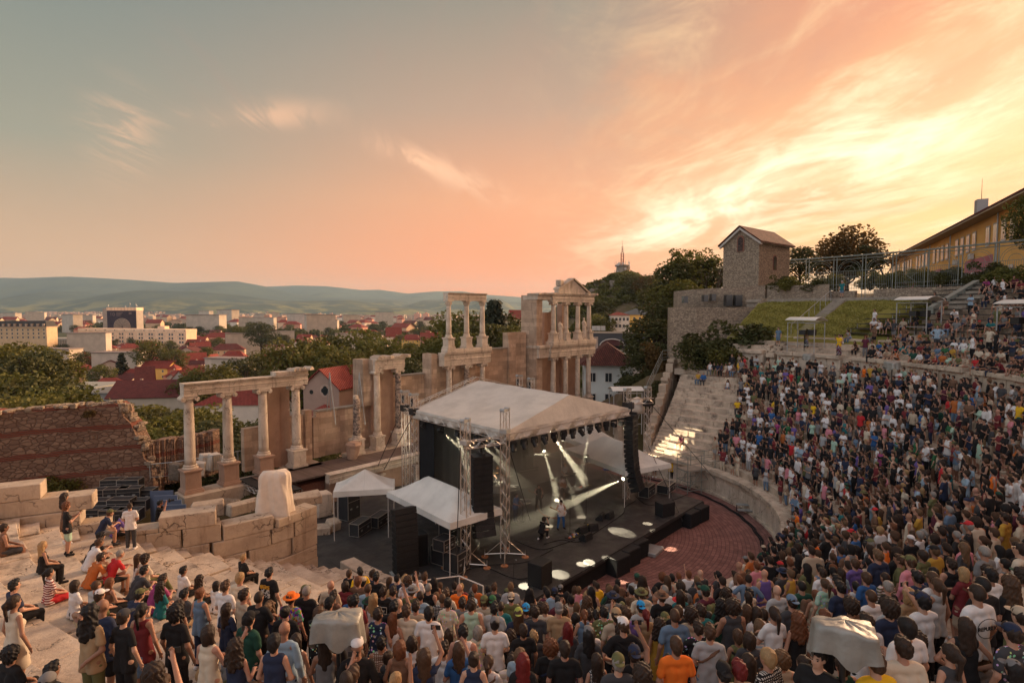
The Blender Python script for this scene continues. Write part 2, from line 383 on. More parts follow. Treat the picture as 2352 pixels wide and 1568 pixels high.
M_rock=mat('hill rock',(.2,.15,.12),.95,bump=.3,fn=stone_fn((.24,.19,.15),(.15,.12,.09),amt=.6,streak=False))
M_alu=mat('truss aluminium',(.62,.56,.50),.35,metal=.85,spec=.5)
M_steel=mat('galvanised steel',(.38,.38,.37),.5,metal=.5)
M_black=mat('black steel',(.018,.017,.017),.5,spec=.4)
M_drape=mat('grey black drape',(.05,.05,.052),.9)
M_blackm=mat('matt black cloth',(.012,.012,.013),.95)
M_spk=mat('speaker grille black',(.016,.016,.017),.6,bump=.004,bscale=80)
M_case=mat('flight case panel',(.028,.028,.03),.45,spec=.5)
def fab_fn(c1,st):
 def f(N,P,b):
  x,y,z=N.xyz(P);s1=N.ss(N.m('ABSOLUTE',N.m('SUBTRACT',N.m('FRACT',N.m('DIVIDE',x,st)),.5)),.5-.018/st,.5);s2=N.ss(N.m('ABSOLUTE',N.m('SUBTRACT',N.m('FRACT',N.m('DIVIDE',y,st*1.6)),.5)),.5-.012/st,.5)
  c=N.mix(N.ss(N.noise(P,.7,6.,.6),.35,.7),c1,tuple(q*.80 for q in c1));c=N.mix(N.m('MULTIPLY',N.m('MAXIMUM',s1,s2),.35),c,tuple(q*.5 for q in c1))
  return c,N.m('ADD',N.noise(P,1.6,4.),N.m('MULTIPLY',N.noise(P,7.,2.),.2))
 return f
M_tarp=mat('canopy fabric',(.5,.5,.5),.55,bump=.03,fn=fab_fn((.62,.57,.50),1.7))
M_tent=mat('tent fabric',(.5,.5,.5),.6,bump=.025,fn=fab_fn((.68,.67,.62),1.5))
M_sheet=mat('white dust sheet',(.62,.53,.44),.75,var=.06,bump=.03,bscale=3.)
M_green=mat('grey green paint',(.21,.22,.19),.55,var=.1)
M_silver=mat('silver rain cover',(.29,.285,.26),.5,var=.15,metal=.3,bump=.02,bscale=4.,spec=.5)
M_wood=mat('plywood',(.34,.15,.07),.8)
M_white=mat('white plaster',(.60,.55,.50),.85,var=.08,scale=.6)
M_glass=mat('dark window glass',(.03,.035,.04),.12,spec=.8)
M_hivis=mat('high visibility yellow',(.75,.68,.02),.7)
def objcol(name,rough=.85,var=.12,bump=0.,bs=20.,hair=False,print_=None):
 def f(N,P,b):
  oi=N.n('ShaderNodeObjectInfo');c=oi.outputs['Color']
  n=N.noise(P,6.,4.);c=N.mix(N.m('MULTIPLY',N.ss(n,.4,.8),var*2),c,N.mix(1.,c,(.55,.55,.55),'MULTIPLY'))
  if print_=='stripe':
   z=N.xyz(P)[2];s_=N.m('GREATER_THAN',N.m('FRACT',N.m('MULTIPLY',z,17.)),.52);c=N.mix(s_,c,(.62,.52,.48))
  if print_=='check':
   x,y,z=N.xyz(P);s_=N.m('MAXIMUM',N.m('GREATER_THAN',N.m('FRACT',N.m('MULTIPLY',z,28.)),.55),N.m('GREATER_THAN',N.m('FRACT',N.m('MULTIPLY',x,28.)),.55));c=N.mix(s_,(.5,.46,.42),c)
  if print_=='floral':
   vo=N.n('ShaderNodeTexVoronoi');vo.inputs['Scale'].default_value=16.;N.L(P,vo.inputs['Vector'])
   s_=N.m('LESS_THAN',vo.outputs['Distance'],.33);c=N.mix(s_,c,N.mix(.35,vo.outputs['Color'],(.6,.55,.5)))
  if print_=='psych':
   vo=N.n('ShaderNodeTexVoronoi');vo.inputs['Scale'].default_value=22.;N.L(P,vo.inputs['Vector'])
   hs=N.n('ShaderNodeHueSaturation');hs.inputs['Saturation'].default_value=1.6;hs.inputs['Value'].default_value=.5;N.L(vo.outputs['Color'],hs.inputs['Color']);c=N.mix(.8,c,hs.outputs[0])
  if hair:
   x,y,z=N.xyz(P);st=N.noise(N.comb(N.m('MULTIPLY',x,6.),N.m('MULTIPLY',y,6.),z),12.,3.);c=N.mix(N.ss(st,.45,.75),c,N.mix(1.,c,(1.45,1.35,1.25),'MULTIPLY'));return c,st
  return c,N.noise(P,bs,3.)
 return mat(name,(1,1,1),rough,bump=bump,fn=f)
M_skin=objcol('skin',.55,.06)
M_cloth=objcol('cloth',.92,.1,.004,14.)
M_stripe=objcol('striped cloth',.92,.05,print_='stripe')
M_check=objcol('checked cloth',.92,.05,print_='check')
M_floral=objcol('floral cloth',.92,.05,print_='floral')
M_psych=objcol('many coloured cloth',.92,.05,print_='psych')
M_hair=objcol('hair',.6,.1,.006,hair=True)
def plain(name,c,rough=.85,var=.08,scale=.5,**k):return mat(name,c,rough,var=var,scale=scale,**k)
def text(s,name,parent,l,size,m_,rot=(R(90),0,0),ext=.01,align='CENTER'):
 cu=bpy.data.curves.new(name,'FONT');cu.body=s;cu.size=size;cu.extrude=ext;cu.align_x=align;cu.align_y='CENTER'
 o=bpy.data.objects.new(name,cu);COL.objects.link(o)
 dg=bpy.context.evaluated_depsgraph_get();me=bpy.data.meshes.new_from_object(o.evaluated_get(dg));me.name=name
 bpy.data.objects.remove(o);o=bpy.data.objects.new(name,me);COL.objects.link(o)
 me.materials.clear();me.materials.append(m_);o.parent=parent;o.location=l;o.rotation_euler=rot
 return o
def lathe_ring(*a):pass
def grid_mesh(name,xs,ys,zf,m_,kind='structure',smooth=True):
 vs=[(x,y,zf(x,y))for y in ys for x in xs];nx=len(xs)
 fs=[(j*nx+i,j*nx+i+1,(j+1)*nx+i+1,(j+1)*nx+i)for j in range(len(ys)-1)for i in range(nx-1)]
 me=bpy.data.meshes.new(name);me.from_pydata(vs,[],fs);me.materials.append(m_)
 if smooth:me.polygons.foreach_set('use_smooth',[True]*len(fs))
 o=bpy.data.objects.new(name,me);COL.objects.link(o);return tag(o,kind=kind)
CP=[(31,74,16.5),(40,75,16.5),(26,73,15),(45,65,16.),(55,55,16.2),(60,80,16.2),(70,90,15),(95,115,17),(110,140,17),(22,66,9.2),(18,62,7.2),(16,67,4),(12,75,-3),(5,74,-5),(20,88,-4),(27,97,3),(42,100,14),(34,86,14),(0,62,-4),(-10,60,-12),(-20,52,-10),(-28,46,-4),(-22,33.5,2.2),(-19,28,2.2),(-26,29,2.4),(-34,30,-1),(-30,20,5),(-25,12,7.5),(-40,10,2),(-50,40,-20),(-60,80,-28),(-30,80,-25),(-10,88,-22),(0,105,-22),(20,125,-18),(10,150,-25),(45,150,0),(80,190,-10),(0,-22,13),(30,-12,14.5),(52,10,15.5),(-32,-12,11),(50,32,15),(36,60,15.2),(32,64,14.7),(27,64,11.),(120,60,16),(120,0,16),(0,190,-28),(-80,150,-28),(130,200,-20),(-25,38,0.5),(-16,36,2.0),(30,68,16),(25,68,13.5),(20,72,5.),(23,60.5,9.0)]
def terr(x,y):
 ws=zs=0.
 for X,Y,Z in CP:
  w=1/((x-X)**2+(y-Y)**2+1.5)**1.7;ws+=w;zs+=w*Z
 z=zs/ws;z+=.5*math.sin(x*.9+y*.4)*math.sin(y*.7)*(.3 if z>-2 else 1.)
 e=max(0,-60-x,x-125,y-185)/25.
 if e>0:z=z+(-29-z)*min(1,e)
 r,ph=polar(x,y);a,b=loc(x,y)
 if r<42.5 and -95<ph<92:z=min(z,-.6)if r>14.6 else -1.2
 if -20<a<28 and -18<b<3:z=min(z,-.6)
 return z
grid_mesh('hillside',[-95+2.2*i for i in range(116)],[-45+2.2*i for i in range(122)],terr,M_earth)
def plain_fn(N,P,b):
 n=N.noise(P,.004,8.,.7);n2=N.noise(P,.03,6.,.7)
 c=N.mix(N.ss(n,.4,.6),(.045,.055,.02),(.10,.095,.035));c=N.mix(N.m('MULTIPLY',N.ss(n2,.52,.62),.5),c,(.16,.11,.08));return c,None
grid_mesh('plain',[-14000+2000*i for i in range(15)],[-2000+1400*i for i in range(12)],lambda x,y:-29.5,mat('valley floor',(.1,.1,.1),.95,fn=plain_fn))
def mtn_fn(N,P,b):
 n=N.noise(P,.0016,8.,.65);c=N.mix(N.ss(n,.35,.65),(.010,.026,.024),(.042,.058,.034))
 z=N.xyz(P)[2];n2=N.noise(P,.004,6.,.6)
 lo=N.m('MULTIPLY',N.ss(z,190,40),N.ss(n2,.46,.6));c=N.mix(lo,c,(.17,.16,.055));return c,None
M_mtn=mat('forested mountain',(.05,.06,.03),.95,fn=mtn_fn)
def ridge(name,pts,Y,depth,amp,seed):
 rr=random.Random(seed);ph=[rr.uniform(0,6)for _ in range(8)]
 xs=[atY(px,715,Y)[0]for px,py in pts];zs=[atY(px,py,Y)[2]for px,py in pts]
 pp=list(zip(xs,zs));x0,x1=xs[0],xs[-1];n=150;m=26
 def zf(x,y):
  t=(y-(Y-depth))/depth
  top=lerp(pp,x);q=max(0,min(1,t))if t<=1 else max(0,1-(t-1)*.5)
  g=q**1.25
  wob=sum(math.sin(x*k/900.+ph[i]+t*3*math.sin(ph[i]+x/2500.))/(i+1.5)for i,k in enumerate((1,2.3,4.1,7.3,11.)))*amp*math.sin(math.pi*min(1,q))if q<1 else 0
  return -30+(top+30)*g+wob*(1-q)*1.3
 grid_mesh(name,[x0+(x1-x0)*i/n for i in range(n+1)],[Y-depth+depth*1.4*j/m for j in range(m+1)],zf,M_mtn)
ridge('mountain',[(-700,655),(-300,640),(0,636),(60,637),(150,633),(215,636),(300,641),(395,648),(470,646),(540,644),(600,655),(680,676),(760,682),(900,686),(1200,694),(1600,705)],9500,3600,170,3)
ridge('mountain',[(450,712),(520,672),(610,657),(680,654),(750,656),(830,665),(870,664),(935,673),(1000,668),(1060,668),(1120,676),(1190,681),(1225,686),(1400,694),(1800,708)],12000,3500,170,5)
ridge('mountain',[(-500,690),(-200,684),(0,690),(60,697),(130,700),(190,690),(250,674),(330,664),(400,667),(450,668),(540,676),(640,690),(700,690),(800,688),(890,700),(980,709),(1100,714),(1400,716)],6600,2000,80,9)
#  haze over the valley
def volume_box(name,x0,x1,y0,y1,z0,z1,dens,col,aniso=.0,rz=None,noise=0):
 m_=bpy.data.materials.new(name);m_.use_nodes=True;t=m_.node_tree;t.nodes.clear();N=NT(t)
 out=N.n('ShaderNodeOutputMaterial');v=N.n('ShaderNodeVolumePrincipled');N.L(v.outputs[0],out.inputs['Volume'])
 v.inputs['Color'].default_value=(*col,1);v.inputs['Density'].default_value=dens;v.inputs['Anisotropy'].default_value=aniso
 if noise:
  tc=N.n('ShaderNodeTexCoord');n=N.noise(tc.outputs['Object'],noise,3.,.6);N.L(N.ss(n,.35,.7,dens*.25,dens*1.8),v.inputs['Density'])
 b=MB().bx(x0,x1,y0,y1,z0,z1);o=b.build(name,m_);return tag(o,kind='stuff')
HAZE_D=4.4e-5
haze=volume_box('haze',-15500,15500,-2500,15500,-33,720,HAZE_D,(.55,.80,1.),.2)
#  the theatre bowl
def phL(r):return -91.5-.55*(min(r,26)-15.6)
def phR(r):return 93+.35*(r-15.6)
def arc_blocks(mb,r0f,r1f,p0,p1,z0,z1,wid=1.6,jz=.02,jr=.03,gap=.012,rr=rnd,mi=0):
 p=p0
 while p<p1-.05:
  R0=r0f((p+p1)/2 if False else p);dp=math.degrees(wid*rr.uniform(.7,1.35)/max(R0,1))
  q=min(p1,p+dp)
  if p1-q<dp*.4:q=p1
  g=math.degrees(gap/R0)/2;dz=rr.uniform(-jz,jz);dr=rr.uniform(-jr,jr);tz=rr.uniform(-jz,jz)*.5
  k=max(1,int((q-p)/4));a=[p+g+(q-p-2*g)*i/k for i in range(k+1)];vs=[]
  for i,pp in enumerate(a):
   ra,rb=r0f(pp)+dr,r1f(pp)+.02;t_=tz*(i/k-.5)
   x=[WP(ra,pp,z0),WP(rb,pp,z0),WP(rb,pp,z1+dz+t_),WP(ra+.015,pp,z1+dz+t_-.01)]
   vs+=x
  fs=[(0,1,2,3),tuple(4*k+j for j in(3,2,1,0))]
  for i in range(k):
   for j in range(4):fs.append((4*i+j,4*i+(j+1)%4,4*(i+1)+(j+1)%4,4*(i+1)+j))
  mb.add(vs,fs,mi);p=q
 return mb
STEP=6.2/NROW
AISLES=[-62,-40,-16,10,36,62]
lower=thing('seating_tier',W(0,20,0),0,'lower stone seating bowl of curved rows rising from the round paved floor','seating')
for i in range(NROW):
 rr=random.Random(100+i);mb=MB();z1=1.8+STEP*i
 r0=lambda p,i=i:row_r(i,p);r1=lambda p,i=i:row_r(i+1,p)+.12
 pa,pb=phL(row_r(i,-90))+math.degrees(1.3/row_r(i,-90)),phR(row_r(i,95))-math.degrees(1.3/row_r(i,95))
 edges=[pa]+AISLES+[pb]
 for a,b in zip(edges,edges[1:]):
  ga=0 if a==pa else math.degrees(.4/row_r(i,a));gb=0 if b==pb else math.degrees(.4/row_r(i,b))
  arc_blocks(mb,r0,r1,a+ga,b-gb,z1-.62,z1,1.7,.03,.045,.03,rr)
 mb.build('seat_row',M_seat,lower,True,bev=.018)
for p in AISLES+[phR(20)-2.0,-91.]:
 mb=MB();w=math.degrees(.39/19.)if p in AISLES else 0
 for i in range(NROW*2):
  i0=i/2;rA=lambda q:14+(Ro(q)-14)*i0/NROW;rB=lambda q:14+(Ro(q)-14)*(i0+.5)/NROW+.1
  z1=1.8+STEP*(int(i0)-.5+(.5 if i%2 else 0))
  R0=rA(p)
  if p in AISLES:a,b=p-math.degrees(.39/R0),p+math.degrees(.39/R0)
  elif p<0:a=phL(R0);b=a+math.degrees(1.28/R0)
  else :b=phR(R0);a=b-math.degrees(1.28/R0)
  arc_blocks(mb,rA,rB,a,b,z1-.5,z1,1.4,.012,.01,.01,rnd)
 mb.build('stairway',M_seat,lower,True)
pod=thing('podium_wall',WP(14,60),0,'curved weathered marble podium wall around the red brick floor','wall')
mb=MB();arc_blocks(mb,lambda p:13.98,lambda p:14.6,-94,94,-.3,1.52,1.5,.01,.012,.02);mb.build('wall_face',M_marble,pod,True,bev=.01)
mb=MB();arc_blocks(mb,lambda p:13.78,lambda p:14.5,-94,94,1.52,1.86,1.9,.012,.03,.03);mb.build('coping',M_seat,pod,True,bev=.03)
mb=MB();arc_blocks(mb,lambda p:13.80,lambda p:14.0,-94,94,-.2,.18,1.9,.012,.02,.03);mb.build('base_course',M_seat,pod,True,bev=.02)
dz=MB()
arc_blocks(dz,lambda p:Ro(p)+.1,lambda p:Ro(p)+3.4,-97,24,7.4,8.0,2.0,.01,.02,.02);arc_blocks(dz,lambda p:Ro(p)+.1,lambda p:Ro(p)+WALLD+.2,24,98,7.4,8.0,2.0,.01,.02,.02)
tag(dz.build('walkway',M_seat,None,bev=.015),kind='structure')
dw=thing('gangway_wall',WP(26.6,70,8),0,'tall panelled marble wall between lower and upper seats with worn cornice','wall')
for a,b in((24,40),(41.4,62),(64.4,77),(80,95)):
 mb=MB();arc_blocks(mb,lambda p:Ro(p)+WALLD,lambda p:Ro(p)+WALLD+.6,a,b,7.8,9.78,1.15,.005,.02,.025);mb.build('wall_panel',M_marble,dw,True,bev=.02)
 mb=MB();arc_blocks(mb,lambda p:Ro(p)+WALLD-.22,lambda p:Ro(p)+WALLD+.7,a,b,9.78,10.1,2.0,.035,.08,.03);mb.build('cornice',M_seat,dw,True,bev=.03)
 mb=MB();arc_blocks(mb,lambda p:Ro(p)+WALLD-.45,lambda p:Ro(p)+WALLD-.02,a+.5,b-.5,7.9,8.32,1.8,.03,.04,.05);mb.build('ledge',M_seat,dw,True,bev=.02)
 mb=MB()
 nn=max(1,int((b-a)/5))
 for k in range(nn+1):
  c=a+(b-a)*k/nn;arc_blocks(mb,lambda p:Ro(p)+WALLD-.07,lambda p:Ro(p)+WALLD+.1,max(a,c-.45),min(b,c+.45),8.3,9.78,3,0,0,0)
 mb.build('pilaster',M_marble,dw,True)
M_darkplank=mat('black painted planks',(.022,.02,.02),.7,bump=.01)
upper=thing('seating_tier',WP(30,60,10),0,'upper stone and bench seating bowl above the panelled wall','seating')
def ur(j):return lambda p:Ro(p)+WALLD+.12+.9*j if j else Ro(p)+WALLD+.5
for j in range(16):
 z1=10.1+.42*j;mb=MB();rr=random.Random(300+j)
 if j<4:
  for a,b in((26,40.3),(41.5,62.3),(64.2,77.3),(79.8,88.5-j)):arc_blocks(mb,ur(j),lambda p,j=j:ur(j+1)(p)+.1,a,b,z1-.6,z1,1.9,.02,.03,.02,rr)
 else :arc_blocks(mb,ur(j),lambda p,j=j:ur(j+1)(p)+.1,26,59.5 if j>8 else 60.5,z1-.6,z1,2.2,.02,.03,.02,rr)
 mb.build('seat_row',M_seat,upper,True,bev=.015)
for p in(41,63.2,78.6):
 mb=MB()
 for i in range(0,8 if p>60 else 30):
  z1=10.1+.21*(i-1);arc_blocks(mb,lambda q,i=i:Ro(q)+WALLD+.45*i,lambda q,i=i:Ro(q)+WALLD+.45*i+.55,p-.85,p+.85,z1-.4,z1,2,.01,.01,0)
 for i in range(11):
  z1=8.0+.19*(i);arc_blocks(mb,lambda q,i=i:Ro(q)+WALLD-.9+.16*i,lambda q,i=i:Ro(q)+WALLD+1.0,p-.85,p+.85,z1-.2,z1+.02,2,.0,.0,0)
 mb.build('stairway',M_seat,upper,True)
mb=MB()
for i in range(6):arc_blocks(mb,lambda q,i=i:Ro(q)+WALLD-.1+.9*i,lambda q,i=i:Ro(q)+WALLD+.8+.9*i,88.5,90,6,9.9+.42*i,2,.04,.03,0)
tag(mb.build('end_wall',M_block,None,bev=.03),'rough stone end wall closing the upper seats next to the grass','wall')
benches=[(j,(69.5 if j<8 else 68.5)-.5*(j-4))for j in range(4,14)]
for j,pe in benches:
 t=thing('bench_row',WP(Ro(60)+WALLD+.9*j+.5,58,10.1+.42*j),0,'long black slatted bench, row %s from the bottom on the grass bank'%('one two three four five six seven eight nine ten'.split()[j-4]),'bench','black benches on the upper bank')
 z1=10.1+.42*j
 mb=MB();arc_blocks(mb,lambda p:ur(j)(p)+.42,lambda p:ur(j)(p)+.80,27,pe,z1+.40,z1+.46,3.,.006,.01,.01);mb.build('seat',M_darkplank,t,True)
 mb=MB();arc_blocks(mb,lambda p:ur(j)(p)+.02,lambda p:ur(j)(p)+.40,60.2,pe-.5,z1+.02,z1+.08,3.,.006,.01,.01);mb.build('footboard',M_darkplank,t,True)
 mb=MB();p=28.
 while p<pe:
  a=WP(ur(j)(p)+.6,p,z1+.4);mb.cyl((a[0],a[1],z1-.3),a,.03,.03,5);p+=3.4
 mb.build('support',M_steel,t,True)
vs=[];ra=[28.7+.55*i for i in range(19)];pa_=[59+.75*i for i in range(42)]
for r in ra:
 for p in pa_:vs.append(WP(r,p,11.35+(r-29.8)*.415+.06*math.sin(r*3+p)*math.sin(p*1.7)))
nx=len(pa_);me=bpy.data.meshes.new('grass_bank');me.from_pydata(vs,[],[(j*nx+i,j*nx+i+1,(j+1)*nx+i+1,(j+1)*nx+i)for j in range(len(ra)-1)for i in range(nx-1)]);me.materials.append(M_grass)
o=bpy.data.objects.new('grass_bank',me);COL.objects.link(o);tag(o,kind='structure')
g=MB();rg=random.Random(5)
for _ in range(15000):
 r=rg.uniform(30.2,38.1);p=rg.uniform(60,89.5)
 if p<69 and r<36:continue
 if abs(p-77.2)<1.1:continue
 x,y,z=WP(r,p,11.32+(r-29.8)*.415);h=rg.uniform(.06,.2);a=rg.uniform(0,6.28);dx,dy=.06*math.cos(a),.06*math.sin(a)
 g.add([(x-dx,y-dy,z),(x+dx,y+dy,z),(x+rg.uniform(-.08,.08),y+rg.uniform(-.08,.08),z+h)],[(0,1,2)])
tag(g.build('grass',M_grass),'short dry grass tufts on the bank',None,None,'stuff')
tw=thing('terrace_wall',WP(38.3,80,14),0,'long grey concrete terrace wall along the top of the grass bank','wall')
M_conc=mat('stained concrete',(.3,.25,.2),.9,bump=.01,fn=stone_fn((.33,.28,.225),(.25,.21,.17),amt=.55))
mb=MB();arc_blocks(mb,lambda p:38.3,lambda p:38.7,60,92,13.6,14.75,2.4,.0,.01,.01);mb.build('wall_face',M_conc,tw,True)
mb=MB();arc_blocks(mb,lambda p:38.1,lambda p:39.0,60,92,14.75,15.1,2.4,.01,.01,.02);mb.build('coping',M_conc,tw,True,bev=.02)
mb=MB();arc_blocks(mb,lambda p:38.9,lambda p:41.0,57,92,14.6,15.0,2.4,.01,.0,.01);tag(mb.build('path',M_conc),kind='structure')
mb=MB();arc_blocks(mb,lambda p:40.9,lambda p:41.4,47,74.5,14.4,16.0,2.0,.01,.01,.01);arc_blocks(mb,lambda p:40.9,lambda p:41.4,77,92,14.4,15.9,2.0,.01,.01,.01)
tag(mb.build('garden_wall',M_rubble),'low rubble stone wall carrying the tall green iron fence','wall')
mb=MB()
for i in range(14):r=34.4+.38*i;arc_blocks(mb,lambda p:r,lambda p:r+.5,57.2,60.3,13.0,13.9+.17*i,3,0,0,0)
tag(mb.build('stairway',M_conc),'stone stair climbing past the benches to the iron fence','stairs')
mb=MB();vs=[WP(34.2,60.4,13.4),WP(39.6,60.4,13.4),WP(39.6,60.4,16.4),WP(34.2,60.4,14.1)];vs+=[WP(q,61.1,z)for q,z in((34.2,13.4),(39.6,13.4),(39.6,16.4),(34.2,14.1))]
mb.add(vs,[(0,1,2,3),(4,7,6,5),(0,4,5,1),(1,5,6,2),(2,6,7,3),(3,7,4,0)])
tag(mb.build('parapet',M_green),'sloping grey green parapet beside the stair at the top of the benches','wall')
t=thing('garden_stair',WP(30.4,77.2,11.4),0,'narrow straight stone steps climbing the grass bank','stairs')
mb=MB()
for i in range(22):r=30.2+.37*i;arc_blocks(mb,lambda p:r,lambda p:r+.45,76.3,78.1,11.0,11.55+.165*i,3,.01,.01,0)
mb.build('steps',M_conc,t,True)
mb=MB();pr_=[]
for i in range(0,23,3):
 r=30.2+.37*i;z=11.5+.165*i;mb.cyl(WP(r,78.5,z-.2),WP(r,78.5,z+.95),.025,.025,5);pr_.append(WP(r,78.5,z+.95))
mb.tube(pr_,.028,6);mb.build('handrail',M_steel,t,True)
fn=thing('iron_fence',WP(41.1,70,16),0,'tall grey green iron fence with arched panels above the terrace','fence')
p=48.;ps=[]
while p<86.5:ps.append(p);p+=4.0
for p in ps:
 mb=MB()
 for d in(-.22,.22):mb.cyl(WP(41.15,p+d,15.0),WP(41.15,p+d,19.6),.05,.05,6)
 mb.build('post',M_green,fn,True)
gate=75.6
for a in ps[:-1]:
 b=a+4.0;g_=a<gate<b;zb=15.1 if g_ else 16.0;mb=MB()
 k=17
 for i in range(1,k):
  q=a+(b-a)*i/k;u=(i/k-.5)*2;zt=18.0
  mb.cyl(WP(41.15,q,zb),WP(41.15,q,zt),.016,.016,4,0,False)
 for z in(zb+.15,zb+.55,18.0):mb.tube([WP(41.15,a+(b-a)*i/4,z)for i in range(5)],.022,4)
 for rad in(.55,1.0,1.2):
  cz=18.0;cp=(a+b)/2;mb.tube([WP(41.15,cp+math.degrees(rad*math.cos(t_)/41.15),cz+rad*math.sin(t_)*.95)for t_ in[math.pi*i/10 for i in range(11)]],.018,4)
 cp=(a+b)/2
 for s_ in(-1,1):mb.tube([WP(41.15,cp-s_*.7,zb+.6),WP(41.15,cp+s_*.7,zb+1.4)],.016,4)
 mb.tube([WP(41.15,cp-1,zb+1.4),WP(41.15,cp+1,zb+1.4)],.018,4)
 mb.build('gate' if g_ else 'panel',M_green,fn,True)
mb=MB()
for z in(19.25,19.5):mb.tube([WP(41.15-(.25 if z>19.4 else 0),47+39.5*i/20,z)for i in range(21)],.045,5)
mb.tube([WP(40.6,47+39.5*i/20,19.55)for i in range(21)],.04,5)
p=48.
while p<86:mb.cyl(WP(41.3,p,19.55),WP(40.5,p,19.6),.03,.03,4);p+=1.4
mb.build('top_rail',M_green,fn,True)
mb=MB();mb.prism([WP(14.05,q)[:2]for q in range(0,360,5)],-.4,0)
o=mb.build('paving',M_pave)
for v in o.data.vertices:v.co.x-=C0[0];v.co.y-=C0[1]
o.location=(C0[0],C0[1],0);tag(o,kind='structure')
cabm=MB()
for rr_,w in((13.0,.035),(12.9,.03),(13.08,.025)):cabm.tube([WP(rr_+.05*math.sin(q*.7),q,.03+w)for q in range(-5,96,3)],w,5)
tag(cabm.build('cable_run',M_blackm),'thick black cables curving along the foot of the podium wall','cable')
SR=TH+R(-4.5)
stg=thing('stage_platform',W(-2,0),SR,'large black stage platform covering the near left half of the paved floor','stage')
def SW(x,y,z=0.):
 return(W(-2,0)[0]+x*math.cos(SR)-y*math.sin(SR),W(-2,0)[1]+x*math.sin(SR)+y*math.cos(SR),z)
def SL(X,Y):
 dx,dy=X-W(-2,0)[0],Y-W(-2,0)[1];return(dx*math.cos(SR)+dy*math.sin(SR),-dx*math.sin(SR)+dy*math.cos(SR))
FRONT=SL(*atZ(1270,1350,1)[:2])[1];FR2=SL(*atZ(1615,1150,1)[:2])
P1=Vector(SL(*atZ(1270,1350,1)[:2]));P2=Vector(FR2);dF=(P2-P1).normalized();P0=P1-dF*3.4
deckp=[tuple(P0),tuple(P2),(P2[0]+.5,P2[1]+5.5),(11.5,5),(11.5,10.6),(-12,10.6),(-13.2,3.0),(-12.2,.4)]
mb=MB();mb.prism(deckp,.85,1.0);mb.build('floor',M_deck,stg)
mb=MB();mb.prism([(x*.985,y*.985)for x,y in deckp],.0,.846);mb.build('skirt',M_blackm,stg)
mb=MB();mb.box(((P0[0]+P2[0])/2+.0,(P0[1]+P2[1])/2-.05,.9),((P2-P0).length,.04,.12),math.atan2(dF[1],dF[0]));mb.build('edge_strip',M_black,stg)
def root_at(name,a,b,z,label,cat,group=None,rz=TH):return thing(name,W(a,b,z),rz,label,cat,group)
def column(par,x,y,z0,z1,r=.30,ped=None,corinth=False,m_=None,capital=True,dark=0):
 m_=m_ or M_marble;H_=z1-z0;ch=.42 if not corinth else .5
 sh=MB();top=H_-(ch if capital else 0);n=10
 prof=[(r*(1.0-.16*(k/n)**1.6),.26+(top-.26)*k/n)for k in range(n+1)]
 sh.lathe((x,y,z0),prof,20)
 c=sh.build('column',m_,par,smooth=True)
 b=MB();b.lathe((x,y,z0),[(r*1.38,0),(r*1.42,.07),(r*1.36,.12),(r*1.12,.15),(r*1.12,.18),(r*1.26,.21),(r*1.22,.25),(r*1.0,.27)],20);b.build('base',M_marble,c,smooth=True)
 if capital:
  k=MB();zt=z0+H_
  if corinth:
   k.lathe((x,y,zt-ch),[(r*.85,0),(r*.95,.1),(r*.92,.14),(r*1.08,.26),(r*1.04,.3),(r*1.28,.42)],14)
   for i in range(8):
    t_=i*math.pi/4;k.box((x+r*1.08*math.cos(t_),y+r*1.08*math.sin(t_),zt-ch+.24),(.09,.12,.16),t_)
   k.box((x,y,zt-.04),(r*2.7,r*2.7,.08))
  else :
   k.lathe((x,y,zt-ch),[(r*.86,0),(r*.9,.12),(r*1.12,.2),(r*1.15,.28)],18)
   k.box((x,y,zt-.12),(r*2.5,r*2.1,.12));k.box((x,y,zt-.03),(r*2.5,r*2.35,.06))
   for sx in(-1,1):
    k.cyl((x+sx*r*1.22,y-r*1.12,zt-.2),(x+sx*r*1.22,y+r*1.12,zt-.2),r*.47,r*.47,14)
    for sy in(-1,1):k.cyl((x+sx*r*1.22,y+sy*r*1.12,zt-.2),(x+sx*r*1.22,y+sy*r*1.2,zt-.2),r*.22,r*.18,10)
  k.build('capital',M_marble,c)
 return c
def pedestal(par,x,y,z0,z1,w=.86,m_=None):
 mb=MB();h=z1-z0
 mb.box((x,y,z0+.09),(w*1.22,w*1.22,.18));mb.box((x,y,z0+.22),(w*1.1,w*1.1,.08));mb.box((x,y,z0+h/2),(w,w,h-.3))
 mb.box((x,y,z1-.13),(w*1.08,w*1.08,.08));mb.box((x,y,z1-.05),(w*1.2,w*1.2,.10))
 return mb.build('pedestal',m_ or M_marble,par,bev=.015)
def entab(par,x0,x1,y,z0,h,d=.62,m_=None,name='entablature',chunks=3,jit=.02):
 mb=MB();rr=random.Random(int(x0*10)+50);xs=[x0+(x1-x0)*(i+(rr.uniform(-.15,.15)if 0<i<chunks else 0))/chunks for i in range(chunks+1)]
 for a,b in zip(xs,xs[1:]):
  j=rr.uniform(-jit,jit);z=z0;f=y-d/2+j;k=y+d/2+j
  prof=[(f,z),(f,z+h*.22),(f-.03,z+h*.23),(f-.03,z+h*.42),(f-.07,z+h*.45),(f-.07,z+h*.5),(f-.01,z+h*.53),(f-.01,z+h*.8),(f-.12,z+h*.86),(f-.16,z+h),(k+.1,z+h),(k+.02,z+h*.8),(k,z)]
  mb.extr(prof,a+.008,b-.008)
 return mb.build(name,m_ or M_marble,par)
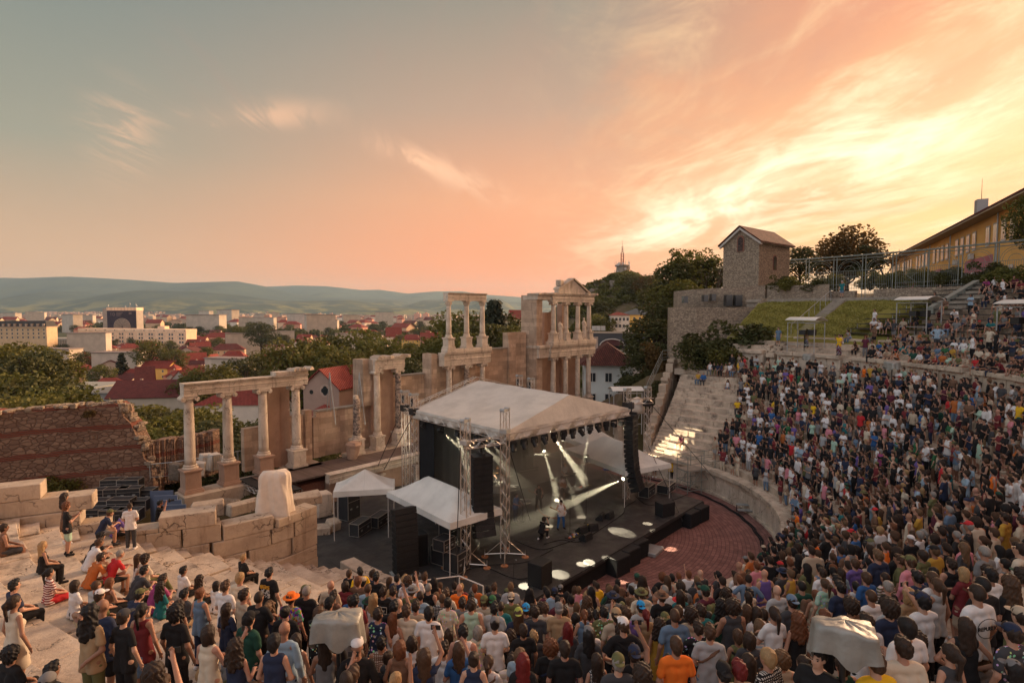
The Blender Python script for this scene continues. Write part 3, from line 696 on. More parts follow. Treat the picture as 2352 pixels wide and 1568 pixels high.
def rough_slab(par,x0,x1,y0,y1,z0,z1,name='broken_slab',m_=None,seed=1):
 mb=MB();rr=random.Random(seed);n=9;top=[];bot=[]
 for i in range(n):t_=i/(n-1);top.append((x0+(x1-x0)*t_,z1+rr.uniform(-.14,.05)))
 vs=[]
 for(x,z)in top:
  f=rr.uniform(-.07,.07);vs+=[(x,y0+f,z0),(x,y0+f*2,z),(x,y1-f,z-.03),(x,y1-f,z0)]
 fs=[(0,1,2,3),tuple(4*(n-1)+q for q in(3,2,1,0))]+[(4*i+q,4*(i+1)+q,4*(i+1)+(q+1)%4,4*i+(q+1)%4)for i in range(n-1)for q in range(4)]
 return mb.add(vs,fs).build(name,m_ or M_seat,par)
ZP=3.0
mb=MB();mb.bx(-22,22,0,3.0,ZP-.1,ZP);o=mb.build('walkway',M_plank);o.location=W(9,-11.2,0);o.rotation_euler=(0,0,TH);tag(o,kind='structure')
pw=root_at('proscenium_wall',6,-11.1,0,'low ruined proscenium wall with small half columns under the old stage deck','wall')
mb=MB();mb.bx(-15.2,18,0,.6,0,2.4);mb.build('wall_face',M_pier,pw)
entab(pw,-15.4,18,-.05,2.4,.62,.5,chunks=9,jit=.05)
for i in range(11):
 x=-14.2+i*3.0;c=MB();c.lathe((x,-.22,.3),[(.17,0),(.16,.1),(.13,.14),(.12,1.7),(.16,1.78)],12);c.box((x,-.22,2.15),(.4,.32,.14));c.box((x,-.22,.15),(.42,.42,.3));c.build('half_column',M_marble,pw)
A=root_at('colonnade',-13,-14.4,0,'leftmost colonnade of four smooth Ionic columns under one long beam','ruin','standing pieces of the Roman stage front')
for x in(-3.5,-1.28,.96,3.25):
 pedestal(A,x,0,ZP-(.2 if x<0 else .0),4.22,.9,M_pier if x<1 else M_marble);column(A,x,0,4.22,8.68,.31)
entab(A,-3.85,4.0,0,8.68,.74,.62,chunks=3)
mb=MB();mb.box((2.9,.1,9.55),(2.3,.8,.24));mb.build('cornice',M_marble,A,bev=.02)
rough_slab(A,2.9,4.4,-.55,.5,9.66,9.9,'broken_cornice',M_seat,3)
mb=MB();mb.bx(1.4,2.45,.75,1.35,ZP,8.66);mb.bx(2.45,3.3,1.0,1.7,ZP,8.6);mb.build('pier',M_pier,A)
mb=MB();mb.bx(.2,1.38,1.2,1.7,ZP,5.9);mb.bx(3.35,4.4,1.2,1.75,ZP,6.3);mb.bx(4.45,4.95,1.0,1.6,ZP,6.6);mb.build('stub_wall',M_wall,A)
mb=MB();mb.bx(-4.2,-.4,-1.0,.7,1.6,ZP-.2);mb.bx(2.3,4.9,-.9,1.2,1.9,ZP);mb.bx(-.35,2.25,-.4,1.2,1.6,ZP-.3);mb.build('plinth',M_block,A,bev=.03)
mb=MB();mb.bx(2.2,4.6,-2.6,-.95,1.0,2.4);tag(mb.build('brick_pier',M_brick),'crumbling red brick pier below the fourth column','wall').location=(0,0,0)
ob=bpy.data.objects['brick_pier'];ob.location=W(-13,-14.4,0);ob.rotation_euler=(0,0,TH)
B=root_at('low_wall',-5.6,-15.6,0,'low pale wall behind the broken column stump','wall')
mb=MB();mb.bx(-2.0,2.6,0,.5,ZP,6.35);mb.bx(-2.3,-1.7,-.1,.55,ZP,6.0);mb.build('wall_face',M_wall,B)
mb=MB();mb.bx(-1.9,2.6,-.06,.56,6.35,6.45);mb.build('coping',M_conc,B)
Bc=root_at('broken_column',-5.1,-14.2,0,'snapped dark speckled column stump on a square pedestal, no capital','ruin')
pedestal(Bc,0,0,ZP,4.2,.8);column(Bc,0,0,4.2,7.2,.28,m_=M_mottle,capital=False)
mb=MB();mb.box((-.05,.02,7.28),(.42,.36,.4),.3);mb.build('broken_top',M_marble,Bc,bev=.1)
mb=MB();mb.lathe((0,0,0),[(.34,0),(.42,.3),(.5,.8),(.58,1.05),(.3,1.25)],9);mb.box((.1,0,1.1),(.95,.7,.22),.2)
o=mb.build('fallen_capital',M_pier);o.location=W(-6.1,-13.3,ZP);o.rotation_euler=(.05,.08,1.1);tag(o,'fallen carved capital block standing beside the broken column','stone')
Cc=root_at('colonnade',-2.15,-14.4,0,'two column fragment with narrow pier behind, one blackened shaft','ruin','standing pieces of the Roman stage front')
for x,m_ in((-1.0,M_mottle),(1.0,M_mottle)):pedestal(Cc,x,0,ZP,4.1,.8);column(Cc,x,0,4.1,9.2,.27,m_=M_marble if x<0 else m_)
entab(Cc,-1.4,1.45,0,9.2,.85,.6,chunks=1)
rough_slab(Cc,-1.2,1.9,-.5,.6,10.05,10.32,'broken_slab',M_seat,8)
mb=MB();mb.bx(-1.0,1.1,.8,1.5,ZP,9.6);mb.build('pier',M_pier,Cc);mb=MB();mb.bx(-1.9,-1.05,.5,1.9,6.4,10.0);mb.bx(-1.4,-1.02,-.1,.5,9.2,10.0);mb.build('side_wall',M_wall,Cc)
mb=MB();mb.bx(-3.6,1.9,-.7,.9,2.6,ZP+.02);mb.build('plinth',M_block,Cc,bev=.03)
Wc=root_at('back_wall',1.3,-15.7,0,'plain pale wall joining the two column and three column fragments','wall')
mb=MB();mb.bx(-2.0,2.9,0,.5,2,8.3);mb.build('wall_face',M_wall,Wc);mb=MB();mb.bx(-2.0,2.9,-.08,.58,8.3,8.42);mb.build('coping',M_conc,Wc)
D=root_at('colonnade',6.3,-14.4,0,'two storey fragment with three tall slender columns free against the sky','ruin','standing pieces of the Roman stage front')
for x,m_ in((-2.05,M_marble),(.07,M_mottle),(2.05,M_marble)):
 pedestal(D,x,0,ZP,4.1,.8);column(D,x,0,4.1,9.0,.28,m_=m_)
 pedestal(D,x,0,10.45,11.45,.72);column(D,x,0,11.45,14.66,.24,corinth=True,m_=m_ if m_!=M_mottle else M_marble)
entab(D,-2.9,2.8,0,9.0,1.15,.7,chunks=2);entab(D,-2.4,2.3,0,14.66,.68,.55,chunks=2,name='upper_beam')
mb=MB();mb.bx(-2.6,2.9,-.45,.4,10.15,10.45);mb.build('upper_plinth',M_marble,D,bev=.03)
mb=MB();mb.bx(-3.1,3.0,.9,1.5,ZP,9.9);mb.bx(-1.2,-.4,.4,1.0,ZP,9.0);mb.bx(.8,1.5,.4,1.0,ZP,9.0);mb.build('back_wall',M_wall,D)
mb=MB();mb.bx(-3.75,-3.15,.3,1.5,ZP,10.1);mb.build('side_wall',M_wall,D)
Wd=root_at('back_wall',12.5,-15.7,0,'stepped pale ashlar wall between three column piece and pediment tower','wall')
mb=MB();mb.bx(-3.0,.6,0,.6,1.5,10.0);mb.build('wall_face',M_wall,Wd);mb=MB();mb.bx(-3.0,.6,-.1,.7,10.0,10.14);mb.build('coping',M_conc,Wd)
mb=MB();mb.prism([(.62,-.02),(3.5,-.02),(3.5,.6),(.62,.6)],1.5,11.6);mb.build('high_wall',M_wall,Wd)
mb=MB();mb.add([(.62,-.3,1.5),(.62,-.02,1.5),(.62,-.02,11.6),(.62,-.3,10.2),(1.6,-.3,1.5),(1.6,-.02,1.5),(1.6,-.02,11.6),(1.6,-.3,10.2)],[(0,1,2,3),(4,7,6,5),(3,2,6,7),(0,3,7,4),(0,4,5,1)]);mb.build('buttress',M_wall,Wd)
T=root_at('pediment_tower',21.3,-14.4,0,'two storey temple front with pediment, eight columns and two statues','ruin','standing pieces of the Roman stage front')
for i,x in enumerate((-2.4,-.2,2.0,4.15)):
 y=0
 pedestal(T,x,y,ZP,4.0,.8);column(T,x,y,4.0,8.88,.29)
 pedestal(T,x,y,10.55,11.45,.74);column(T,x,y,11.45,14.72,.26)
entab(T,-3.3,4.95,0,8.88,1.2,.75,chunks=4);entab(T,-3.0,4.75,0,14.72,.82,.62,chunks=3,name='upper_beam')
mb=MB();mb.bx(-5.0,-2.75,-.2,2.3,8.9,9.9);mb.bx(-5.1,-3.3,-.35,2.4,9.9,10.2);mb.build('side_beam',M_marble,T,bev=.03)
mb=MB();mb.bx(-3.0,5.05,-.5,.6,10.1,10.55);mb.build('upper_plinth',M_marble,T,bev=.03)
mb=MB();mb.bx(-5.05,-4.1,.1,2.2,ZP,15.4);mb.bx(-4.1,-3.3,.9,1.6,ZP,14.7);mb.build('corner_pier',M_wall,T)
mb=MB();mb.bx(-3.8,-2.7,1.6,2.3,ZP,14.7);mb.bx(1.2,2.4,1.6,2.3,ZP,14.6);mb.bx(-2.7,1.2,1.9,2.3,ZP,8.9);mb.bx(2.4,5.0,1.9,2.3,ZP,8.9);mb.bx(-1.4,.5,2.0,2.4,8.9,13.6);mb.build('back_wall',M_pier,T)
mb=MB();mb.bx(-5.1,-2.6,-.1,1.9,14.9,15.4);mb.build('side_cornice',M_marble,T,bev=.03)
rough_slab(T,-5.2,-1.0,-.3,1.2,15.4,15.7,'broken_slab',M_seat,4);rough_slab(T,3.0,5.3,-.5,.5,15.55,15.8,'broken_slab',M_seat,6)
mb=MB();mb.add([(-1.9,-.3,15.6),(3.6,-.3,15.6),(.75,-.3,17.15),(-1.9,-.3,16.3),(-1.9,.25,15.6),(3.6,.25,15.6),(.75,.25,17.15),(-1.9,.25,16.3)],[(0,1,2,3),(4,7,6,5),(1,5,6,2),(2,6,7,3),(3,7,4,0),(0,4,5,1)]);mb.build('pediment',M_marble,T)
mb=MB()
for(xa,za),(xb,zb_)in(((-2.0,16.0),(.75,17.2)),((.75,17.2),(3.9,15.65))):
 v=[(xa,-.45,za),(xb,-.45,zb_),(xb,-.45,zb_+.16),(xa,-.45,za+.16)];v+=[(x,.35,z)for x,y,z in v];mb.add(v,[(0,1,2,3),(4,7,6,5),(0,4,5,1),(1,5,6,2),(2,6,7,3),(3,7,4,0)])
mb.box((-1.3,0,16.75),(.75,.6,.6),.2);mb.build('raking_cornice',M_seat,T)
def statue(x,y,z,h,head,label):
 o=MB();rr=random.Random(int(x*9));n=20;rings=[]
 prof=[(.0,.30),(.06,.34),(.2,.29),(.4,.25),(.52,.27),(.62,.23),(.72,.28),(.8,.27),(.85,.12),(.88,.085)]+([(.9,.12),(.95,.13),(.99,.09),(1.0,.02)]if head else[(.9,.05)])
 vs=[]
 for t_,r_ in prof:
  for i in range(n):
   a=6.283*i/n;fold=1+(.10*math.sin(i*2.9+t_*9)if t_<.78 else 0)
   vs.append((r_*1.0*fold*math.cos(a)+.05*math.sin(t_*5),r_*.72*fold*math.sin(a),t_*h))
 fs=[(j*n+i,j*n+(i+1)%n,(j+1)*n+(i+1)%n,(j+1)*n+i)for j in range(len(prof)-1)for i in range(n)]+[tuple(range(n))[::-1],tuple(range(len(vs)-n,len(vs)))]
 o.add(vs,fs)
 o.cyl((.22,-.02,h*.78),(.3,-.12,h*.58),.075,.06,8);o.cyl((.3,-.12,h*.58),(.05,-.26,h*.62),.06,.045,8)
 o.cyl((-.22,-.02,h*.78),(-.3,-.05,h*.56),.075,.06,8);o.cyl((-.3,-.05,h*.56),(-.12,-.22,h*.5),.055,.045,8)
 o.box((0,0,-.06),(.75,.6,.14))
 s_=o.build('statue',M_marble,None,smooth=False);s_.location=W(21.3+x,-14.4-y,z);s_.rotation_euler=(0,0,TH);tag(s_,label,'statue','draped statues between the upper columns')
statue(-1.35,-.12,10.68,2.15,False,'headless draped marble statue left of the second upper column');statue(3.05,-.12,10.68,2.35,True,'complete draped marble statue with head, right of the third upper column')
def wall_run(name,pts,label,m_=M_block,th=.85,wid=1.7,course=.62,z0=-.6,seed=1,cat='wall'):
 """pts: (x, y, top z) along the run; built of separate rough courses"""
 rr=random.Random(seed);mb=MB();L=[0]
 for a,b in zip(pts,pts[1:]):L.append(L[-1]+math.hypot(b[0]-a[0],b[1]-a[1]))
 def at(s):
  for k in range(len(L)-1):
   if s<=L[k+1]+1e-6:
    t_=(s-L[k])/(L[k+1]-L[k]);a,b=pts[k],pts[k+1];return tuple(a[i]+(b[i]-a[i])*t_ for i in range(3))+(math.atan2(b[1]-a[1],b[0]-a[0]),)
  return pts[-1]+(0,)
 z=z0;zm=max(p[2]for p in pts);row=0
 while z<zm:
  h=course*rr.uniform(.85,1.25);s=-(row%2)*wid*.4
  while s<L[-1]:
   w=wid*rr.uniform(.6,1.5);a=max(0,s);b=min(L[-1],s+w)
   if b-a>.15:
    x,y,zt,an=at((a+b)/2)
    if z<zt-.1:
     hh=min(h,zt-z)if zt-z<h*1.3 else h
     j=rr.uniform(-.03,.04);mb.box((x-math.sin(an)*j,y+math.cos(an)*j,z+hh/2),(b-a-.015,th,hh-.012),an)
   s+=w
  z+=h;row+=1
 mb.bx
 o=mb.build(name,m_,None,bev=.022);return tag(o,label,cat)
pts=[]
for a,b,zt in((-15.75,-1.25,4.9),(-17,-1.0,4.9),(-18.6,-1.0,5.1),(-19.4,-1.1,5.2),(-20.4,-1.4,5.3),(-20.5,-1.45,5.8),(-21.8,-2.0,5.9),(-21.9,-2.1,5.3),(-23.2,-2.7,5.6),(-23.3,-2.8,6.9),(-25,-3.5,7.1),(-25.1,-3.6,7.5),(-30,-5.4,7.9)):pts.append((*W(a,b)[:2],zt))
wall_run('retaining_wall',pts[::-1],'big ashlar retaining wall with rust stains beside the left seats',seed=4,wid=1.5,course=.62)
pts=[(*W(15.3,-1.2)[:2],2.8),(*W(19,-2.3)[:2],5.0),(*W(23,-3.5)[:2],7.4),(*W(26.2,-4.3)[:2],9.2)]
wall_run('retaining_wall',pts,'stepped white block parapet beside the steps of the empty far seats',th=.7,seed=6,wid=1.3,course=.8)
def block(l,d,rz,label,seed=1,m_=M_block,name='stone_block',group='loose carved stones',tilt=(0,0)):
 rr=random.Random(seed);mb=MB();mb.box((0,0,d[2]/2),d)
 mb.v=[(x+rr.uniform(-.05,.05),y+rr.uniform(-.05,.05),z+(rr.uniform(-.05,.05)if z>.1 else 0))for x,y,z in mb.v]
 o=mb.build(name,m_,None,bev=min(d)*.09);o.location=l;o.rotation_euler=(*tilt,rz);return tag(o,label,'stone',group)
def blk(px,py,Z,d,rz,label,seed,**k):x,y,z=atZ(px,py,Z);return block((x,y,Z-.1),d,rz,label,seed,**k)
blk(478,1180,2.6,(1.6,.9,.8),.5,'long squared block lying left of the white sheet, nearest the blue panels',1)
blk(512,1170,2.6,(1.5,1.0,.6),-.3,'rounded grey boulder block beside the long squared block',2,m_=M_rock)
blk(560,1172,2.6,(1.7,.7,.6),.9,'flat weathered slab just left of the white sheet',3)
blk(700,1150,4.6,(1.5,.9,.42),.5,'overhanging flat capstone right of the white sheet',4)
blk(742,1180,1.1,(1.0,.9,1.5),.7,'square carved pedestal stone at the left edge of the near tent',5,m_=M_marble)
blk(738,1222,1.0,(1.1,.9,.5),.2,'low loose block at the foot of the carved pedestal stone',6)
blk(762,1215,1.0,(.7,.7,.7),.9,'tilted round drum stone beside the near tent legs',7,tilt=(.2,.1))
for i,(px,py,s,l)in enumerate(((402,1098,.9,'upright broken grey fragment left of the first column pedestal'),(458,1088,.75,'pale rounded fragment just behind the first column base'),(470,1076,.9,'tall pale fragment, middle of the group behind the rail'),(487,1076,.95,'tallest pale fragment before the railing'),(504,1073,.7,'small pale fragment against the second column'))):
 blk(px,py,2.9,(s*.8,s*.6,s*1.25),.4*i,l,20+i,m_=M_sheet if i else M_rock,tilt=(.05*i,.1))
x,y,z=atZ(630,1186,4.75)
mb=MB();n=40;rr=random.Random(3);hh=2.05;vs=[];m=16
for j in range(m+1):
 t_=j/m
 for i in range(n):
  a=6.283*i/n;sq=1/max(abs(math.cos(a)),abs(math.sin(a)))**.75
  w=(.70-.16*t_**1.5)*sq;dd=(.48-.12*t_)*sq
  f=1+.13*(1-t_*.6)*math.sin(a*5+2*t_)+.08*math.sin(a*11+4+5*t_)+.04*math.sin(a*3+9*t_)
  zz=t_*hh+(.05*math.sin(a*2+1)*t_)
  if j==m:w*=.82;dd*=.82
  vs.append((w*f*math.cos(a)+.06*t_,dd*f*math.sin(a),zz))
fs=[(j*n+i,j*n+(i+1)%n,(j+1)*n+(i+1)%n,(j+1)*n+i)for j in range(m)for i in range(n)];vs.append((.06,0,hh+.04));fs+=[(m*n+i,m*n+(i+1)%n,len(vs)-1)for i in range(n)]
mb.add(vs,fs);o=mb.build('dust_sheet',M_sheet,None,smooth=True);o.location=(x,y,4.72);o.rotation_euler=(0,0,.25);tag(o,'big white sheet draped over a statue on the retaining wall','sheet')
t=thing('ruined_wall',atZ(170,1115,2.3),0,'tall broken rubble wall with red brick bands at the far left','wall')
Yr=34.;mb=MB();topl=[(-260,925),(-100,935),(0,948),(40,950),(70,944),(110,938),(160,934),(200,932),(232,930),(262,925),(278,936),(283,956),(300,975),(312,1000),(322,1022),(330,1050),(345,1068),(352,1100)]
fr=[];bk=[]
rr=random.Random(12)
for k,(px,py)in enumerate(topl):
 Yk=Yr+(px-0)*.010;fr.append(atY(px,py+rr.uniform(-3,3),Yk))
n=len(fr);vs=[(x,y,z)for x,y,z in fr]+[(x-.2,y+1.5,z-.05)for x,y,z in fr]+[(x,y,0.5)for x,y,z in fr]+[(x-.2,y+1.5,.5)for x,y,z in fr]
fs=[]
for i in range(n-1):fs+=[(2*n+i,2*n+i+1,i+1,i),(i,i+1,n+i+1,n+i),(n+i,n+i+1,3*n+i+1,3*n+i)]
fs.append((n-1,2*n-1,4*n-1,3*n-1));mb.add(vs,fs);mb.build('masonry',M_ruin,t,True)
mb=MB()
for i in range(n-1):
 a,b=fr[i],fr[i+1]
 for k in range(5):
  q=rr.random();x=a[0]+(b[0]-a[0])*q;y=a[1]+.1+rr.random()*1.2;z=a[2]+(b[2]-a[2])*q
  mb.box((x,y,z+.03),(rr.uniform(.25,.6),rr.uniform(.25,.5),rr.uniform(.12,.32)),rr.uniform(0,3))
mb.build('loose_top_stones',M_rubble,t,True,bev=.03)
mb=MB();a=atY(335,1028,38);b=atY(490,1040,42)
for k in range(40):
 q=k/39;mb.box((a[0]+(b[0]-a[0])*q,a[1]+(b[1]-a[1])*q,2.3+(a[2]-2.6)/2+rr.uniform(-.15,.15)),(.5,1.0,a[2]-1.6+rr.uniform(-.3,.2)),rr.uniform(-.3,.3))
tag(mb.build('ruined_wall',M_ruin),'low collapsed brick wall behind the first two columns','wall')
def railing(name,pts,label,m_=M_steel,h=1.0,bars=True,step=.14,mid=0):
 t=thing(name,pts[0],0,label,'railing');mb=MB();pb=MB();bars_=MB()
 mb.tube([(x,y,z+h)for x,y,z in pts],.03,6);mb.tube([(x,y,z+.12)for x,y,z in pts],.02,5)
 for k in range(mid):mb.tube([(x,y,z+h*(k+1)/(mid+1))for x,y,z in pts],.018,5)
 mb.build('rail',m_,t,True)
 for a,b in zip(pts,pts[1:]):
  d=math.dist(a,b);k=max(1,round(d/1.9))
  for i in range(k+1):
   q=i/k;p=[a[j]+(b[j]-a[j])*q for j in range(3)];pb.cyl(p,(p[0],p[1],p[2]+h),.028,.028,6)
  if bars:
   k=int(d/step)
   for i in range(k):q=i/k;p=[a[j]+(b[j]-a[j])*q for j in range(3)];bars_.cyl((p[0],p[1],p[2]+.12),(p[0],p[1],p[2]+h),.01,.01,4,0,False)
 pb.build('posts',m_,t,True)
 if bars:bars_.build('bars',m_,t,True)
g=lambda px,py,Z:atZ(px,py,Z)
railing('railing',[g(345,1100,2.6),g(400,1095,2.8),g(490,1080,3.),g(600,1058,3.)],'grey barred railing running behind the first columns')
railing('railing',[W(15.9,-2.9,3.0),W(20.4,-4.0,6.0),W(25.5,-5.2,8.6),(*WP(28.4,96)[:2],8.9),(*WP(29.6,90.6)[:2],9.2)],'sloping green handrail climbing outside the far right seats',M_green,1.05,False,mid=2)
def V3(p):return Vector(p)
EZ=7.5
N_=V3(atZ(1164,991,EZ));L_=V3(atZ(950,941,EZ));R_=V3(atZ(1443,937,EZ));K_=L_+(R_-N_)
RF=(N_+R_)/2+Vector((0,0,1.35))+(L_-N_).normalized()*.35;RB=(L_+K_)/2+Vector((0,0,1.45))
roof=thing('stage_roof',(*((N_+K_)/2)[:2],7.5),SR,'big pale fabric gable roof spread over the concert stage','canopy')
def sheet(a,b,c,d,nu,nv,sag=.0,wav=0.,sd=0):
 vs=[]
 for j in range(nv+1):
  for i in range(nu+1):
   u,v=i/nu,j/nv;p=(a*(1-u)+b*u)*(1-v)+(d*(1-u)+c*u)*v
   p=p+Vector((0,0,-sag*math.sin(math.pi*u)*math.sin(math.pi*v)+wav*math.sin(u*23+sd+3*v)*math.sin(v*7+sd)))
   vs.append(p)
 return vs,[(j*(nu+1)+i,j*(nu+1)+i+1,(j+1)*(nu+1)+i+1,(j+1)*(nu+1)+i)for j in range(nv)for i in range(nu)]
mb=MB();mb.add(*sheet(L_,N_,RF,RB,24,14,.10,.012,1));mb.add(*sheet(R_,K_,RB,RF,24,14,.10,.012,2))
mb.add([N_,R_,RF],[(0,1,2)]);mb.build('roof_sheet',M_tarp,roof,True,smooth=False)
mb=MB()
for a,b,s_ in((L_,N_,1),(N_,R_,2),(R_,K_,3)):
 n=60;vs=[];out=((b-a).cross(Vector((0,0,1)))).normalized()*-1
 for i in range(n+1):
  u=i/n;p=a+(b-a)*u
  for k,(dz,am)in enumerate(((.03,0),(-.16,.04),(-.36,.09),(-.46-.05*math.sin(u*31),.12))):vs.append(p+out*(am*math.sin(u*44+s_+k))+Vector((0,0,dz)))
 mb.add(vs,[(4*i+k,4*(i+1)+k,4*(i+1)+k+1,4*i+k+1)for i in range(n)for k in range(3)])
mb.build('valance',M_tarp,roof,True,smooth=True)
rt=MB();dn=Vector((0,0,-.28))
for a,b in((L_,N_),(N_,R_),(R_,K_),(K_,L_)):rt.truss(a+dn,b+dn,.36,.025,.4)
rt.build('eave_truss',M_alu,roof,True)
rt=MB();bo=(L_-N_).normalized()*.25+Vector((0,0,.05));rt.truss(L_+bo,RB+bo,.34,.025,.35);rt.truss(RB+bo,K_+bo,.34,.025,.35);rt.build('gable_truss',M_alu,roof,True)
rt=MB();rt.truss(RB-Vector((0,0,.25)),RF-Vector((0,0,.3)),.3,.025,.4);rt.build('ridge_truss',M_alu,roof,True)
def tower(px,py,Z,top,label,feet=True,h0=1.0):
 x,y,_=atZ(px,py,Z);t=thing('truss_tower',(x,y,h0),SR+.3,label,'truss tower','truss towers round the stage')
 mb=MB();mb.truss((0,0,.25),(0,0,top-h0),.34,.028,.32);mb.build('mast',M_alu,t)
 mb=MB();z=top-h0;mb.bx(-.3,.3,-.12,-.06,z,z+.14);mb.bx(-.3,.3,.06,.12,z,z+.14);mb.cyl((-.22,-.14,z+.1),(-.22,.14,z+.1),.09,.09,12);mb.cyl((.22,-.14,z+.1),(.22,.14,z+.1),.09,.09,12);mb.build('head_block',M_steel,t)
 mb=MB();mb.bx(-.21,.21,-.21,.21,z-1.1,z-.9);mb.build('sleeve',M_steel,t)
 if feet:
  mb=MB()
  for k in range(4):
   a=k*math.pi/2+.5;e=(1.05*math.cos(a),1.05*math.sin(a));mb.cyl((0,0,.22),(*e,.16),.035,.03,6);mb.cyl((0,0,1.0),(e[0]*.9,e[1]*.9,.2),.02,.02,5);mb.cyl((*e,.02),(*e,.4),.022,.022,6)
  mb.build('outrigger',M_alu,t)
  for k in range(4):
   a=k*math.pi/2+.5;mb=MB();mb.cyl((1.05*math.cos(a),1.05*math.sin(a),0),(1.05*math.cos(a),1.05*math.sin(a),.04),.19,.19,16);mb.build('foot_pad',M_wood,t)
 return t
tower(1070,1304,1,8.3,'tall truss tower nearest the camera, beside the hanging speakers',True)
tower(1160,1279,1,8.6,'truss tower at the near front corner of the stage roof')
FLx=atZ(1070,1304,1);FRx=atZ(1160,1279,1)
for(px,py,l)in((930,898,'outer truss tower at the left back corner of the roof'),(951,905,'inner truss tower at the left back corner of the roof'),(1193,862,'left of the two tower tops peeping over the roof ridge'),(1220,869,'right of the two tower tops peeping over the roof ridge'),(1441,893,'truss tower at the far right corner of the roof'),(1488,889,'outermost right truss tower next to the hanging speakers')):
 x,y,_=atZ(px,py,8.5);t=thing('truss_tower',(x,y,1.0),SR,l,'truss tower','truss towers round the stage')
 mb=MB();mb.truss((0,0,.0),(0,0,7.4),.34,.026,.32);mb.build('mast',M_alu,t)
 mb=MB();mb.bx(-.3,.3,-.12,-.06,7.4,7.54);mb.bx(-.3,.3,.06,.12,7.4,7.54);mb.cyl((-.22,-.14,7.5),(-.22,.14,7.5),.09,.09,12);mb.build('head_block',M_steel,t)
 mb=MB();mb.bx(-.24,.24,-.24,.24,6.2,6.6);mb.cyl((0,.25,6.7),(0,.25,7.2),.13,.13,8);mb.build('hoist',M_black,t)
def beam(name,a,b,label,w=.34):
 t=thing(name,a,0,label,'truss');mb=MB();mb.truss(a,b,w,.026,.38);mb.build('truss',M_alu,t,True);return t
beam('truss_beam',(FLx[0],FLx[1],7.15),(FRx[0],FRx[1],7.15),'short horizontal truss carrying the near speaker column')
ra_=atZ(1441,893,8.5);rb_=atZ(1488,889,8.5);beam('truss_beam',(ra_[0],ra_[1],7.6),(rb_[0]+.3,rb_[1],7.6),'short horizontal truss carrying the far speaker column')
la_=atZ(930,898,8.5);lb_=atZ(951,905,8.5);beam('truss_beam',(la_[0],la_[1],7.3),(L_[0],L_[1],7.3),'short horizontal truss at the left back corner of the roof')
def line_array(x,y,ztop,n,rz,label,ch=.29,w=1.05,curve=.04,hang=True,zbase=None,up=False):
 t=thing('line_array',(x,y,ztop),rz,label,'speaker column','tall curved speaker columns')
 a=0.;p=Vector((0,0,0));d=1
 if hang:
  mb=MB();mb.bx(-.5,.5,-.1,.7,.02,.10);mb.cyl((0,.3,.1),(0,.3,.9),.05,.05,6);mb.box((0,.3,.65),(.3,.3,.4));mb.bx(-.08,.08,-.1,.8,.1,.25);mb.build('flying_frame',M_black,t)
 for k in range(n):
  a=curve*(k/n)**1.6*(k if not up else k*.5)*1.0
  an=-a if not up else a;M=Matrix.Translation(p)@Matrix.Rotation(an,4,'X');mb=MB()
  mb.add([(-w/2,0,0),(w/2,0,0),(w/2,.62,-.03),(-w/2,.62,-.03),(-w/2,0,-ch),(w/2,0,-ch),(w/2,.62,-ch+.03),(-w/2,.62,-ch+.03)],[(0,1,2,3),(7,6,5,4),(0,4,5,1),(1,5,6,2),(2,6,7,3),(3,7,4,0)])
  mb.bx(-.06,.06,-.012,.0,-ch+.03,-.03);mb.bx(-w/2-.02,-w/2,.1,.2,-ch+.04,-.04);mb.bx(w/2,w/2+.02,.1,.2,-ch+.04,-.04)
  mb.xf(M);mb.build('speaker_cabinet',M_spk,t,bev=.012)
  p=p+Matrix.Rotation(an,3,'X')@Vector((0,0,-ch-.012))
 return t
mid=((FLx[0]+FRx[0])/2,(FLx[1]+FRx[1])/2)
hx=V3(atY(1110,1052,28.2));line_array(hx[0],hx[1],hx[2],13,SR-.35,'near hanging line array of black speakers beside the front towers')
mb=MB();mb.cyl((hx[0],hx[1]+.2,hx[2]+.8),(hx[0],hx[1]+.2,7.3),.025,.025,5);tag(mb.build('hoist_chain',M_black),'hoist chain above the near hanging speakers','chain')
hy=V3(atY(1460,955,36.6));line_array(hy[0],hy[1],hy[2],16,SR+.25,'far hanging line array of black speakers right of the roof',w=1.0,curve=.028)
gx=atZ(932,1322,1);t=thing('line_array',(gx[0],gx[1],1),SR-.2,'ground stacked speaker column left of the larger open tent','speaker column','tall curved speaker columns')
p=Vector((0,0,.18));mb=MB();mb.bx(-.62,.62,-.4,.6,0,.12);mb.build('base_frame',M_steel,t)
for k in range(11):
 a=-.022*k*(k/11);mb=MB();w=1.1;ch=.275;mb.add([(-w/2,-.3,0),(w/2,-.3,0),(w/2,.34,.03),(-w/2,.34,.03),(-w/2,-.3,ch),(w/2,-.3,ch),(w/2,.34,ch-.03),(-w/2,.34,ch-.03)],[(0,1,2,3),(7,6,5,4),(0,4,5,1),(1,5,6,2),(2,6,7,3),(3,7,4,0)])
 mb.xf(Matrix.Translation(p)@Matrix.Rotation(a,4,'X'));mb.build('speaker_cabinet',M_spk,t,bev=.012);p=p+Matrix.Rotation(a,3,'X')@Vector((0,0,ch+.01))
def cabinet(px,py,Z,d,rz,label,m_=M_spk,name='subwoofer',cat='speaker',group=None,z0=None):
 x,y,z=atZ(px,py,Z);t=thing(name,(x,y,Z if z0 is None else z0),SR+rz,label,cat,group)
 mb=MB();mb.box((0,0,d[2]/2),d);mb.build('cabinet',m_,t,bev=.02)
 mb=MB();mb.box((0,-d[1]/2-.008,d[2]/2),(d[0]*.9,.014,d[2]*.88));mb.build('grille',M_blackm,t)
 return t
cabinet(962,1292,1,(.65,.9,1.6),-.2,'tall black speaker box tight behind the ground stacked column')
